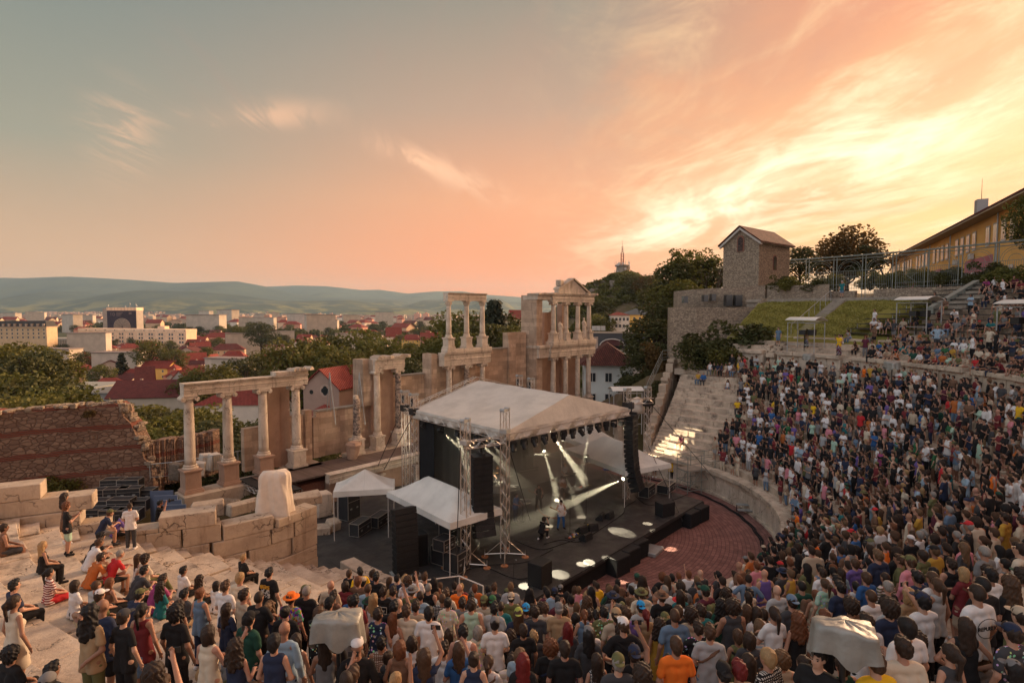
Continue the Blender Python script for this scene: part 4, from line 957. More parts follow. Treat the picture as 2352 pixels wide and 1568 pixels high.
def monitor(px,py,Z,rz,label,w=.62):
 x,y,z=atZ(px,py,Z);t=thing('floor_monitor',(x,y,Z),SR+rz,label,'stage monitor','wedge monitors on the stage');mb=MB()
 mb.extr([(-.22,0),(.26,0),(.2,.36),(.1,.4),(-.24,.12)],-w/2,w/2);mb.build('cabinet',M_spk,t,bev=.015)
 mb=MB();mb.add([(-w/2+.04,-.225,.15),(w/2-.04,-.225,.15),(w/2-.04,.075,.4),(-w/2+.04,.075,.4)],[(0,1,2,3)]);mb.build('grille',M_black,t)
 return t
monitor(1378,1192,1,3.6,'wedge monitor tilted up right of the guitar pedals');monitor(1398,1188,1,3.3,'second wedge monitor behind the tilted one');monitor(1360,1216,1,2.8,'small wedge monitor in the middle of the stage front');monitor(1336,1222,1,3.0,'low wedge monitor among the pedals')
monitor(1345,1238,1,3.2,'black wedge monitor nearest the guitarist in the white vest',.7)
cabinet(1527,1182,1,(1.05,.7,.85),2.9,'square black speaker alone near the right end of the stage',name='stage_speaker')
cabinet(1240,1340,1,(.9,.8,1.1),3.3,'square black speaker at the near left corner of the stage front',name='stage_speaker')
for i,(px,py,l)in enumerate(((1412,1312,'leftmost of three black subwoofers in front of the stage'),(1437,1293,'middle of three black subwoofers in front of the stage'),(1457,1275,'right one of three black subwoofers before the stage'),(1578,1204,'left one of the subwoofer pair at the stage end'),(1601,1192,'right one of the subwoofer pair at the stage end'))):
 cabinet(px,py,0,(1.15,1.15,.95),.0,l,group='subwoofers on the brick floor',z0=.0)
x,y,z=atZ(1498,1268,0);mb=MB();mb.box((x,y,.12),(1.3,.9,.2),SR+.2);tag(mb.build('low_step',M_steel,None,bev=.02),'flat grey step lying against the right subwoofer','step')
def tent(cx,cy,rz,lx,ly,label,eave=2.75,peak=1.2,base=1.0,ridge=0.):
 t=thing('tent',(cx,cy,base),rz,label,'tent','white pop up tents round the stage');hx_,hy_=lx/2,ly/2
 mb=MB();n=12;ring=[]
 def zf(x,y):
  ex=max(0,abs(x)-ridge*hx_)/(hx_*(1-ridge))if ridge<1 else 0;e=max(ex,abs(y)/hy_)
  ax=ex;ay=abs(y)/hy_;q=max(0.,1-max(ax,ay))
  return eave+peak*(q**1.25)+.05*math.sin(9*x)*math.sin(8*y)*(1-q)*.3
 N2=24;vs=[(-hx_+lx*i/N2,-hy_+ly*j/N2,0)for j in range(N2+1)for i in range(N2+1)];vs=[(x,y,zf(x,y))for x,y,_ in vs]
 mb.add(vs,[(j*(N2+1)+i,j*(N2+1)+i+1,(j+1)*(N2+1)+i+1,(j+1)*(N2+1)+i)for j in range(N2)for i in range(N2)])
 mb.build('canopy',M_tent,t,smooth=True)
 mb=MB();c=[(-hx_,-hy_),(hx_,-hy_),(hx_,hy_),(-hx_,hy_)]
 for k in range(4):
  a,b=c[k],c[(k+1)%4];m_=14;vs=[]
  for i in range(m_+1):
   u=i/m_;x,y=a[0]+(b[0]-a[0])*u,a[1]+(b[1]-a[1])*u;vs+=[(x,y,eave+.015),(x*(1.012+.006*math.sin(u*19)),y*(1.012+.006*math.sin(u*17)),eave-.30)]
  mb.add(vs,[(2*i,2*i+2,2*i+3,2*i+1)for i in range(m_)])
 mb.build('valance',M_tent,t,smooth=True)
 for q in c:mb=MB();mb.cyl((q[0]*.98,q[1]*.98,0),(q[0]*.98,q[1]*.98,eave),.025,.025,6);mb.build('leg',M_white,t)
 return t
a=V3(atZ(810,1231,1));b=V3(atZ(916,1115,3.75));c=V3(atZ(761,1113,3.75));d=b+(c-a);cx,cy=((b+c)/2)[:2]
l1=(Vector(b[:2])-Vector(a[:2]));tent(cx,cy,math.atan2(l1[1],l1[0]),l1.length*1.28,(Vector(c[:2])-Vector(a[:2])).length*1.25,peak=.95,label='small square white tent beside the proscenium wall')
a=V3(atZ(1034,1324,1));c=V3(atZ(890,1233,1));dr=Vector((c-a)[:2]);L2=dr.length;nr=Vector((-dr[1],dr[0])).normalized()*-1
w2=3.2;ce=Vector(a[:2])+dr/2+nr*w2/2;tent(ce[0],ce[1],math.atan2(dr[1],dr[0]),L2,w2,'long white tent right of the ground stacked speakers',eave=2.6,peak=1.0,ridge=.45)
a=V3(atZ(1430,1083,3.4));c=V3(atZ(1290,1030,3.4));b=V3(atZ(1460,1050,3.4));dr=Vector((c-a)[:2]);L2=dr.length;nr=Vector((-dr[1],dr[0])).normalized()*-1
ce=Vector(a[:2])+dr/2+nr*2.2;tent(ce[0],ce[1],math.atan2(dr[1],dr[0]),L2,4.0,'wide white tent seen through the right side of the stage',eave=2.4,peak=1.2,ridge=.35)
ce2=ce+Vector((dr[0],dr[1])).normalized()*4.6+nr*1.2;tent(ce2[0],ce2[1],math.atan2(dr[1],dr[0]),3.4,3.2,'half hidden white tent farthest behind the stage',eave=2.6,peak=1.2)
def case(px,py,Z,d,rz,label,z0=None,m_=M_case,lid=None):
 x,y,_=atZ(px,py,Z);t=thing('flight_case',(x,y,Z if z0 is None else z0),SR+rz,label,'flight case','flight cases with metal edges');w,l,h=d
 mb=MB();mb.box((0,0,h/2+.05),(w,l,h));mb.build('panel',m_,t)
 mb=MB();e=.03
 for sx in(-1,1):
  for sy in(-1,1):mb.box((sx*w/2,sy*l/2,h/2+.05),(e,e,h+e))
  for sz in(0,1):mb.box((sx*w/2,0,.05+sz*h),(e,l,e));mb.box((0,sx*l/2,.05+sz*h),(w,e,e))
 for sy in(-1,1):mb.box((0,sy*(l/2+.004),h*.72),(w,.008,.02))
 mb.build('edging',M_alu,t)
 for sx in(-.25,.25):mb=MB();mb.box((sx*w,-l/2-.01,h*.45),(.16,.012,.1));mb.build('handle',M_steel,t)
 return t
case(828,1224,1,(1.3,.6,.7),.5,'low open case in front, left under the small tent');case(872,1204,1,(1.3,.6,.6),.5,'low case under the small tent carrying crumpled sheets')
case(803,1190,1,(1.0,.8,1.6),.3,'tall black case with a light blue label in the small tent')
case(1030,1262,1,(.7,.7,1.5),.3,'tall upright case at the back of the long tent');case(1018,1290,1,(.95,.8,.9),.25,'squat case with red tag under the near corner of the long tent',z0=1.0)
case(1020,1262,1.95,(.85,.7,.55),.25,'small case with a turquoise label on top of the squat case',z0=1.98)
case(1048,1308,1,(.9,.9,.95),.25,'wide case beside the foot of the nearest truss tower')
case(1080,1268,1,(1.9,.35,2.0),.55,'large flat black case panel behind the nearest truss tower')
case(1486,1138,1,(1.2,.7,.75),.2,'flight case right of the far speaker column, near one');case(1530,1128,1,(1.5,.8,.55),.2,'flight case right of the far speaker column, long low one')
rr=random.Random(4);k=0
for(px,py,z)in((232,1180,2.3),(262,1182,2.3),(298,1183,2.3),(245,1160,2.5),(280,1158,2.6),(315,1160,2.4),(238,1135,2.7),(270,1133,2.8),(300,1132,2.8),(332,1135,2.6),(262,1112,3.0),(300,1112,3.0)):
 ords='first second third fourth fifth sixth seventh eighth ninth tenth eleventh twelfth'.split()
 case(px,py,z,(1.25,.7,.62),-.6+rr.uniform(-.1,.1),'black case piled behind the left seats, %s from the camera'%ords[k],z0=z-.3);k+=1
t=thing('panel_stack',atZ(405,1195,2.2),SR,'row of blue grey stage deck panels leaning behind the photographer','panels')
for i in range(7):
 a=V3(atZ(372+i*9,1140+i*11,2.8));mb=MB();mb.box((a[0],a[1],2.2),(.09,1.3,1.9),SR+.9);mb.build('panel',plain('blue grey panel',(.10,.13,.20),.5),t,True)
a=V3(atZ(556,1088,3.1));b=V3(atZ(690,1068,3.1));t=thing('ramp',W(-12.8,-12.2,2.9),TH,'black metal ramp bridging from the colonnade towards the white sheet','ramp')
mb=MB();mb.bx(-.9,.9,-2.6,2.2,0,.06);mb.build('deck',M_black,t);mb=MB();mb.truss((-.85,-2.6,-.2),(-.85,2.2,-.2),.25,.018,.35);mb.truss((.85,-2.6,-.2),(.85,2.2,-.2),.25,.018,.35);mb.build('frame',M_alu,t)
def sx(px,py,Z=1.):x,y,_=atZ(px,py,Z);return SL(x,y)
Ls=SL(L_[0],L_[1]);Ks=SL(K_[0],K_[1]);Ns=SL(N_[0],N_[1]);Rs=SL(R_[0],R_[1])
t=thing('backdrop',SW((Ls[0]+Ks[0])/2,Ls[1]-.3,1),SR,'tall black backdrop cloth hanging at the back of the stage','curtain')
mb=MB();n=90;x0=Ls[0]-(Ls[0]+Ks[0])/2+.2;x1=-x0;vs=[]
for i in range(n+1):
 x=x0+(x1-x0)*i/n;y=.06*math.sin(i*1.1)+.03*math.sin(i*2.7);vs+=[(x,y,.02),(x,y,6.2)]
mb.add(vs,[(2*i,2*i+2,2*i+3,2*i+1)for i in range(n)]);mb.build('cloth',M_drape,t,smooth=True)
mb=MB();mb.bx(x0,x0+.02,-1.6,0,.02,6.2);mb.build('side_cloth',M_blackm,t)
def riser(name,x0,x1,y0,y1,h,label):
 t=thing(name,SW((x0+x1)/2,(y0+y1)/2,1),SR,label,'riser');w,l=(x1-x0)/2,(y1-y0)/2
 mb=MB();mb.bx(-w,w,-l,l,h-.08,h);mb.build('top',M_deck,t);mb=MB();mb.bx(-w+.02,w-.02,-l+.02,l-.02,0,h-.084);mb.build('skirt',M_blackm,t);return t
a=sx(1075,1160);b=sx(1240,1110);riser('back_riser',Ls[0]+.8,Ks[0]-.6,Ls[1]-3.4,Ls[1]-.7,.9,'long black riser across the back of the stage')
k1=sx(1311,1148);k2=sx(1388,1146);riser('keyboard_riser',k1[0],k2[0],k1[1]-.1,k1[1]+1.9,.4,'small black riser under the keyboard player')
def keyboard(x,y,z,rz,label,w=1.2,legs=.95,stack=True,m_=M_black):
 t=thing('keyboard',SW(x,y,z),SR+rz,label,'keyboard');mb=MB();mb.bx(-w/2,w/2,-.17,.17,legs-.1,legs);
 if stack:mb.bx(-w/2+.1,w/2-.1,.02,.3,legs+.16,legs+.25)
 mb.build('body',m_,t,bev=.01);mb=MB();n=28
 for i in range(n):mb.bx(-w/2+.06+(w-.12)*i/n,-w/2+.06+(w-.12)*(i+.85)/n,-.16,-.03,legs,legs+.012)
 mb.build('keys',plain('ivory keys',(.6,.55,.5)),t);mb=MB()
 for s_ in(-1,1):mb.cyl((-w*.4,s_*.2,0),(w*.1*s_+w*.3,-s_*.05,legs-.1),.018,.018,5);mb.cyl((s_*w*.42,.1,0),(s_*w*.42,.1,legs-.1),.02,.02,6)
 mb.build('stand',M_steel,t);return t
kk=((k1[0]+k2[0])/2,k1[1]+1.0);keyboard(kk[0],kk[1]-.1,1.4,3.14,'two tier keyboard on the small riser in front of its player')
s1=sx(1218,1110,1);keyboard(s1[0],s1[1]+.2,1.0,3.0,'synthesizer table with thin legs at the back of the stage',1.6)
s2=sx(1405,1112,1);keyboard(s2[0],s2[1],1.0,2.6,'bright blue keyboard left of the far speaker stack',1.3,1.2,False,plain('blue lacquer',(.01,.12,.7),.3))
t=thing('drum_kit',SW(*sx(1140,1140,1.9),1.9),SR,'drum kit with brass cymbals on the back riser','drum kit')
M_brass=mat('cymbal brass',(.6,.38,.12),.3,metal=1.);M_red=plain('red lacquer',(.35,.02,.02),.3)
for i,(x,y,z,r,h)in enumerate(((0,0,.3,.28,.4),(.5,.2,.5,.2,.3),(-.5,.2,.5,.2,.3),(.6,.6,.3,.24,.4),(-.6,.55,.55,.18,.15))):mb=MB();mb.cyl((x,y,z),(x,y,z+h),r,r,16);mb.build('drum',M_silver,t)
for x,y,z in((.8,.1,1.2),(-.8,.1,1.15),(-.3,.5,1.3),(.4,.5,1.35)):
 mb=MB();mb.lathe((x,y,z),[(.23,0),(.1,.02),(.03,.05),(.01,.06)],18);c=mb.build('cymbal',M_brass,t);mb=MB();mb.cyl((x,y,0),(x,y,z),.012,.012,5);mb.build('stand',M_steel,c)
t=thing('percussion_table',SW(*sx(1205,1190),1),SR,'silver percussion pads on a stand played by the man in blue','percussion')
mb=MB();mb.box((0,0,1.0),(.75,.5,.12),.2);mb.cyl((.2,0,1.08),(.2,0,1.14),.18,.18,14);mb.box((-.2,.05,1.2),(.3,.3,.06),.5);mb.build('pads',M_silver,t);mb=MB()
for i in range(3):mb.cyl((0,0,.6),(.4*math.cos(i*2.1),.4*math.sin(i*2.1),0),.018,.018,5)
mb.cyl((0,0,.6),(0,0,.98),.02,.02,6);mb.build('stand',M_steel,t)
def mic(px,py,label,h=1.5):
 x,y,_=atZ(px,py,1);t=thing('microphone_stand',(x,y,1),SR,label,'microphone stand','microphone stands on the stage');mb=MB();mb.cyl((0,0,.03),(0,0,h),.012,.012,6);mb.cyl((0,0,h),(-.2,-.35,h+.12),.01,.01,5);mb.lathe((0,0,0),[(.16,0),(.16,.02),(.02,.04)],14);mb.build('pole',M_black,t);mb=MB();mb.cyl((-.2,-.35,h+.12),(-.26,-.45,h+.15),.02,.028,8);mb.build('microphone',M_steel,t)
mic(1309,1224,'thin microphone stand right of the guitarist in the white vest');mic(1346,1200,'thin microphone stand above the light pool');mic(1200,1196,'microphone stand beside the percussion pads',1.2);mic(1300,1148,'microphone stand at the guitarist in the back');mic(1180,1345,'crooked microphone stand at the near left stage corner',1.3)
rr=random.Random(2)
for(px,py,l,s)in((1318,1232,'guitar pedal board at the feet of the white vested guitarist',3),(1345,1212,'pedal board with coloured pedals by the small monitors',4),(1345,1130,'pedals lying on the keyboard riser',5)):
 x,y,_=atZ(px,py,1);t=thing('pedal_board',(x,y,1 if s<5 else 1.4),SR,l,'effect pedals');rr=random.Random(s)
 mb=MB();mb.bx(-.5,.5,-.2,.25,0.0,.04);mb.build('board',M_black,t)
 for i in range(9):mb=MB();mb.box((-.42+.1*i,rr.uniform(-.1,.14),.07),(.075,.11,.055),rr.uniform(-.2,.2));mb.build('pedal',plain('pedal colour %d'%(i%5),((.5,.1,.05),(.6,.55,.5),(.05,.1,.4),(.5,.35,.05),(.3,.3,.3))[i%5],.4),t)
def cable(pts,label,m_=M_blackm,r=.018,z=1.02):
 P=[Vector((*atZ(px,py,1)[:2],z))for px,py in pts];out=[]
 for i in range(len(P)-1):
  p0=P[max(0,i-1)];p1=P[i];p2=P[i+1];p3=P[min(len(P)-1,i+2)]
  for k in range(6):u=k/6;out.append(.5*((2*p1)+(-p0+p2)*u+(2*p0-5*p1+4*p2-p3)*u*u+(-p0+3*p1-3*p2+p3)*u**3))
 out.append(P[-1]);mb=MB();mb.tube(out,r,5);tag(mb.build('cable',m_),label,'cable')
cable([(1232,1150),(1240,1175),(1262,1188),(1285,1190)],'orange instrument cable curling between the two guitarists',plain('orange cable',(.45,.12,.02)))
cable([(1250,1250),(1290,1240),(1330,1244),(1380,1215),(1430,1180),(1436,1165),(1460,1150)],'long black cable looping round the monitors')
cable([(1180,1240),(1240,1262),(1290,1250),(1320,1240)],'black cable running from the near tower to the pedals')
cable([(1100,1300),(1150,1296),(1210,1290),(1270,1262)],'black cable lying across the left stage floor');cable([(1060,1315),(1110,1302),(1190,1330),(1260,1310)],'black cable near the stage front left corner')
cable([(1460,1140),(1490,1160),(1540,1150),(1580,1135)],'black cable beside the far flight cases')
def wire(a,b,label,r=.022):mb=MB();mb.cyl(a,b,r,r,5);tag(mb.build('guy_wire',M_black),label,'cable')
wire(V3(atZ(925,935,7.4)),V3(atZ(868,1070,3.1)),'guy strap from the left back tower to the old deck, left one');wire(V3(atZ(946,960,7.1)),V3(atZ(882,1078,3.)),'guy strap from the left back tower to the old deck, right one')
wire(V3((FRx[0],FRx[1],7.4)),V3(atZ(1218,1195,1)),'dark strap from the near front tower down to the percussion');wire(V3((rb_[0],rb_[1],7.6)),V3(atZ(1663,1125,.2)),'long dark strap from the far tower down to the bucket');wire(V3((rb_[0],rb_[1],4.6)),V3(atZ(1568,1196,.6)),'dark strap falling onto the stage front right corner')
wire(V3((FLx[0]-.2,FLx[1]-.5,7.2)),V3(atZ(1046,1345,1)),'thin strap in front of the nearest truss tower')
SPOTS=[]
def moving_head(p,aim,label,lamp=None,size=5.,glow=False,group='moving head lights'):
 t=thing('stage_light',p,0,label,'stage light',group);d=(Vector(aim)-Vector(p)-Vector((0,0,-.28))).normalized();mb=MB()
 mb.box((0,0,.02),(.34,.26,.12));mb.cyl((-.17,0,0),(-.17,0,-.28),.03,.03,6);mb.cyl((.17,0,0),(.17,0,-.28),.03,.03,6);mb.build('yoke',M_black,t)
 c=Vector((0,0,-.28));mb=MB();mb.cyl(c-d*.2,c+d*.22,.15,.13,12);mb.build('head',M_black,t)
 mb=MB();mb.cyl(c+d*.221,c+d*.228,.115,.115,14);mb.build('lens',M_lens if(glow or(lamp and 'valance' not in label)or 'twelfth' in label or 'sixth' in label)else M_glass,t)
 if lamp:
  l=bpy.data.lights.new('lamp','SPOT');l.energy=lamp;l.spot_size=R(size);l.spot_blend=.25;l.shadow_soft_size=.04;l.color=(1,.87,.62)
  lo=bpy.data.objects.new('lamp',l);COL.objects.link(lo);lo.parent=t;lo.location=c+d*.28;lo.rotation_euler=(-d).to_track_quat('Z','Y').to_euler()
 return t
M_lens=bpy.data.materials.new('lit lens');M_lens.use_nodes=True;_n=M_lens.node_tree.nodes['Principled BSDF'];_n.inputs['Emission Color'].default_value=(1,.88,.62,1);_n.inputs['Emission Strength'].default_value=9.
ords='first second third fourth fifth sixth seventh eighth ninth tenth eleventh twelfth thirteenth'.split()
pools=[atZ(1335,1187,1),atZ(1487,1202,1),atZ(1337,1295,1),atZ(1285,1318,1),atZ(1537,1260,0),atZ(1424,1333,0),atZ(1358,1333,0.3),atZ(1262,1208,1),atZ(1325,1130,1),hit(1560,1035)[:3],hit(1590,985)[:3],atZ(1205,1345,1)]
pk=[30,30,30,18,19,19,19,26,26,26,20,18]
for i in range(13):
 u=(i+.6)/13.5;p=N_+(R_-N_)*u+Vector((0,0,-.62));
 tgt={0:11,1:3,2:2,3:5,4:0,5:7,6:6,7:4,8:8,9:1,11:9,12:10}.get(i)
 aim=pools[tgt]if tgt is not None else(p[0]+.3,p[1],1)
 moving_head(p,aim,'black moving head light, %s from the left under the front valance'%ords[i],(pk[tgt]*480 if tgt is not None else None),5.2 if tgt not in(3,)else 8.5)
for i in range(5):
 u=(i+.5)/5;p=L_+(N_-L_)*u+Vector((.15,.1,-.65));moving_head(p,SW(*sx(1180+20*i,1150),1),'black moving head light, %s from the back under the left valance'%ords[i],9000 if i in(1,3)else None,9)
bl=[(V3(atY(1208,1046,42)),V3(hit(1558,1015)[:3]),3800,11,'bright lamp in mid stage throwing the widest beam right'),(V3(atY(1346,1055,40)),V3(atY(1341,960,40)),3500,10,'lamp behind the keyboard player pointing up'),(V3(atZ(1004,1096,1.5)),V3(atY(1260,1020,41)),3500,5,'low lamp at the foot of the backdrop, left one'),(V3(atZ(1031,1109,1.5)),V3(atY(1070,1040,38)),2500,7,'low lamp at the foot of the backdrop, right one'),(V3(atY(1436,1097,38.5)),V3(atY(1340,1140,36.)),3000,7,'side lamp beside the far tower aimed at the keyboards'),(V3(atY(1258,985,37)),V3(atY(1290,1030,36)),4000,9,'overhead lamp beaming down onto the back guitarist'),(V3(atY(1040,965,37)),V3(atY(1068,1060,37)),4500,9,'overhead lamp at the left, beaming down the backdrop'),(V3(atY(1248,1030,41)),V3(atY(1280,1140,38)),2500,8,'small lamp behind the back guitarist'),(V3(atY(1120,985,36)),V3(atY(1150,1050,37)),2500,8,'overhead lamp near the first front tower'),(V3(atY(1000,966,38.5)),V3(atY(1170,1060,37.5)),9000,55,'flood lamp lighting the smoke under the left eave')]
for p,a,w,s,l in bl:moving_head(p-Vector((0,0,-.28)),a,l,w*4.4,s,group='lamps inside the stage smoke')
x0,x1=Ls[0]+.3,Rs[0]+1.0;y0,y1=Rs[1]+.6,Ls[1]-.5
sm=MB().bx(x0,x1,y0,y1,1.02,6.6)
m_=volume_box('stage_smoke',x0,x1,y0,y1,1.02,6.7,.10,(.9,.88,.8),.35);m_.location=SW(0,0,0);m_.rotation_euler=(0,0,SR)
t=thing('stone_arch',atY(1385,1040,52),SR-.2,'round marble arch of the side passage beyond the stage','arch');t.location.z=.0
mb=MB();n=15
for i in range(n):
 a=math.pi*i/n;b=math.pi*(i+1)/n-.02;ri,ro=1.6,2.05;v=[]
 for y in(-.3,.3):v+=[(ri*math.cos(a),y,2.2+ri*math.sin(a)),(ro*math.cos(a),y,2.2+ro*math.sin(a)),(ro*math.cos(b),y,2.2+ro*math.sin(b)),(ri*math.cos(b),y,2.2+ri*math.sin(b))]
 mb.add(v,[(0,1,2,3),(7,6,5,4),(0,4,5,1),(1,5,6,2),(2,6,7,3),(3,7,4,0)])
for s_ in(-1,1):mb.bx(s_*1.82-.24,s_*1.82+.24,-.3,.3,0,2.2)
mb.build('arch_ring',M_marble,t);mb=MB();mb.bx(2.1,4.2,-.2,.25,0,4.6);mb.bx(-4.4,-2.1,-.2,.25,0,3.6);mb.build('side_wall',M_block,t)
def shelter(p,rz,label,w=2.5,d=1.5,h=2.2,lamp=True):
 t=thing('shelter',p,rz,label,'shelter','curved roof spotlight shelters');mb=MB()
 for sx_ in(-1,1):
  for sy in(-1,1):mb.cyl((sx_*w/2,sy*d/2,-.6),(sx_*w/2,sy*d/2,h),.045,.045,6)
 for sy in(-1,1):mb.cyl((-w/2,sy*d/2,h),(w/2,sy*d/2,h),.04,.04,6)
 mb.cyl((-w/2,-d/2,.3),(w/2,-d/2,.3),.03,.03,5);mb.build('frame',M_steel,t)
 mb=MB();n=10;vs=[]
 for i in range(n+1):
  u=i/n;y=(-.5+u)*d*1.25;z=h+.05+.42*math.sin(math.pi*(.12+.8*u));
  for x in(-w*.56,w*.56):
   vs+=[(x,y,z),(x,y,z+.03)]
 fs=[]
 for i in range(n):a=4*i;b=a+4;fs+=[(a,a+2,b+2,b),(a+1,b+1,b+3,a+3),(a,b,b+1,a+1),(a+2,a+3,b+3,b+2)]
 mb.add(vs,fs);mb.build('roof',M_tent,t)
 if lamp:mb=MB();mb.box((0,-.3,1.35),(.5,1.1,.42),.3);mb.box((.7,-.2,1.35),(.5,.5,.5));mb.cyl((0,-.2,-.3),(0,-.2,1.2),.04,.04,6);mb.build('spotlight',M_black,t)
def faceC(x,y):return math.atan2(C0[1]-y,C0[0]-x)+math.pi/2
for(px,py,h0,l)in((1850,800,0,'curved roof shelter with black spotlight at the foot of the garden stair'),(2108,765,0,'curved roof shelter among the black benches'),(2352,800,0,'curved roof shelter at the right edge of the photo')):
 q=hit(px,py);shelter((q[0],q[1],q[2]),faceC(q[0],q[1]),l)
q=atY(1437,885,50);shelter((q[0],q[1],3.6),faceC(q[0],q[1])+.6,'small curved roof over the gate beyond the far tower',h=3.0,lamp=False)
def covered(px,py,h,label,s=1.,rz=0.,m_=M_silver):
 q=hit(px,py,h);x,y,z=q[0],q[1],q[2];t=thing('covered_spotlight',(x,y,z),faceC(x,y)+rz,label,'covered spotlight','spotlights under silver covers')
 mb=MB();a,d,n=.52*s,.40*s,44;vs=[];lv=14
 for j in range(lv+1):
  t_=j/lv
  for i in range(n):
   an=6.2832*i/n;cx,sx_=math.cos(an),math.sin(an);sq=1/max(abs(cx),abs(sx_))**.88;top=min(1,t_/.3);r_=.03+.97*top
   if t_<.3:zz=.03*(1-top)-.03*abs(math.sin(an*2))*top+.05*cx*sx_*top
   else :
    u=(t_-.3)/.7;zz=-.03-u*s*(.52+.16*math.sin(an*4+1.)*u+.10*(abs(cx*sx_)*2)**3);r_=1+.10*u*math.sin(an*7+px)+.05*u*math.sin(an*13+2*u)+.06*u
   vs.append((a*r_*sq*cx,d*r_*sq*sx_,h+zz+.16*s*sq*sx_*r_*.4+.012*math.sin(an*9+t_*14)))
 mb.add(vs,[(j*n+i,j*n+(i+1)%n,(j+1)*n+(i+1)%n,(j+1)*n+i)for j in range(lv)for i in range(n)]+[tuple(range(n))]);mb.build('rain_cover',m_,t,smooth=True)
 mb=MB();mb.cyl((0,0,.5),(0,0,h-.1),.035,.035,8)
 for i in range(3):mb.cyl((0,0,.75),(.45*math.cos(i*2.1),.45*math.sin(i*2.1),0),.02,.02,6)
 mb.build('stand',M_black,t);return t
covered(776,1412,2.05,'spotlight under a big silver rain cover, left of the two nearest',.66,.25);covered(1938,1432,2.1,'spotlight under a big silver rain cover, right of the two nearest',.62,-.45)
covered(1857,820,2.2,'small covered spotlight on a stand before the gangway wall, left one',.75);covered(2049,842,2.2,'small covered spotlight on a stand before the gangway wall, right one',.85)
q=atZ(1464,915,7.6);mb=MB();mb.lathe((q[0],q[1],6.6),[(.5,0),(.55,.3),(.45,.8),(.35,1.0),(.05,1.12)],9);tag(mb.build('rain_cover',M_sheet,None,smooth=True),'white sheet bundled round a hoist on the far tower truss','sheet')
t=thing('scaffold_landing',atZ(1612,1125,0),SR-.35,'grey tube landing with guard rails against the far podium wall','scaffold')
mb=MB()
for x in(-1.9,-.6,.7,1.9):
 for y in(-.6,.6):mb.cyl((x,y,0),(x,y,2.9),.03,.03,6)
for z in(.3,1.0,1.75,2.3,2.85):
 for y in(-.6,.6):mb.cyl((-1.9,y,z),(1.9,y,z),.025,.025,5)
 mb.cyl((-1.9,-.6,z),(-1.9,.6,z),.025,.025,5);mb.cyl((1.9,-.6,z),(1.9,.6,z),.025,.025,5)
for y in(-.6,.6):mb.cyl((-1.9,y,.3),(-.6,y,1.75),.02,.02,5);mb.cyl((-.6,y,1.75),(.7,y,.3),.02,.02,5);mb.cyl((.7,y,.3),(1.9,y,1.75),.02,.02,5)
mb.build('tube_frame',M_green,t);mb=MB();mb.bx(-1.9,1.9,-.58,.58,1.78,1.83);mb.build('platform',M_conc,t)
t=thing('metal_steps',atZ(1712,1178,0),SR-.9,'short grey metal steps by the podium wall','steps');mb=MB()
mb.bx(-.55,.55,-.35,-.02,.25,.3);mb.build('tread',M_steel,t);mb=MB();mb.bx(-.55,.55,.05,.38,.5,.55);mb.build('tread',M_steel,t);mb=MB()
for x in(-.5,.5):
 for y,z in((-.3,.25),(.33,.5)):mb.bx(x-.02,x+.02,y-.02,y+.02,0,z)
mb.build('frame',M_black,t)
x,y,z=atZ(1664,1130,0);mb=MB();mb.lathe((0,0,0),[(.22,0),(.3,.6),(.32,.62),(.28,.6)],16);o=mb.build('bucket',M_green,None,smooth=True);o.location=(x,y,0);tag(o,'pale grey bucket weighting the strap by the podium wall','bucket')
t=thing('barrier_frame',atZ(1010,1352,1.3),SR,'white tube barrier at the stage edge behind the front row','barrier');mb=MB();a,b,c=V3(atZ(950,1335,1.9)),V3(atZ(1055,1322,1.9)),V3(atZ(1110,1345,1.9))
for p,q in((a,b),(b,c)):mb.cyl(p,q,.03,.03,6);mb.cyl(p-Vector((0,0,.9)),q-Vector((0,0,.9)),.03,.03,6)
for p in(a,b,c):mb.cyl(p,p-Vector((0,0,.9)),.03,.03,6)
mb.build('tubes',M_white,t,True)
for px,l in((757,'pair of thin steel props leaning on the low wall, left pair'),(825,'pair of thin steel props leaning on the low wall, right pair')):
 t=thing('steel_prop',W(-7,-15.5,6),0,l,'prop');mb=MB();Yp=41.5 if px<800 else 43.5;a=V3(atY(px,855,Yp))
 mb.cyl(a,V3(atY(px+14,975,Yp-.6)),.045,.045,6);mb.cyl(a,V3(atY(px-6,945,Yp+.5)),.03,.03,6);mb.cyl(a,V3(atY(px+3,945,Yp+.5)),.03,.03,6);mb.build('tubes',M_steel,t,True)
 #  trees
def leaf_mesh(name,lumps,per,size,seed,m_,flat=1.):
 g=np.random.default_rng(seed);P=[]
 for(x,y,z,r)in lumps:
  n=int(per*(r/.22)**2);d=g.normal(size=(n,3));d/=np.linalg.norm(d,axis=1)[:,None]
  rad=r*(.55+.5*g.random(n)**.5);P.append(np.stack([x+d[:,0]*rad,y+d[:,1]*rad,z+d[:,2]*rad*flat*.8],1))
 P=np.concatenate(P);n=len(P);u=g.normal(size=(n,3));u/=np.linalg.norm(u,axis=1)[:,None];w=g.normal(size=(n,3));w-=(w*u).sum(1)[:,None]*u;w/=np.linalg.norm(w,axis=1)[:,None]
 s=size*(.6+.8*g.random(n))[:,None];u*=s;w*=s*.62
 V=np.stack([P-u,P-w*.9,P+u,P+w],1).reshape(-1,3);me=bpy.data.meshes.new(name)
 me.vertices.add(4*n);me.vertices.foreach_set('co',V.astype(np.float32).ravel());me.loops.add(4*n);me.loops.foreach_set('vertex_index',np.arange(4*n,dtype=np.int32))
 me.polygons.add(n);me.polygons.foreach_set('loop_start',np.arange(0,4*n,4,dtype=np.int32));me.polygons.foreach_set('loop_total',np.full(n,4,dtype=np.int32));me.materials.append(m_);me.update(calc_edges=True)
 return me
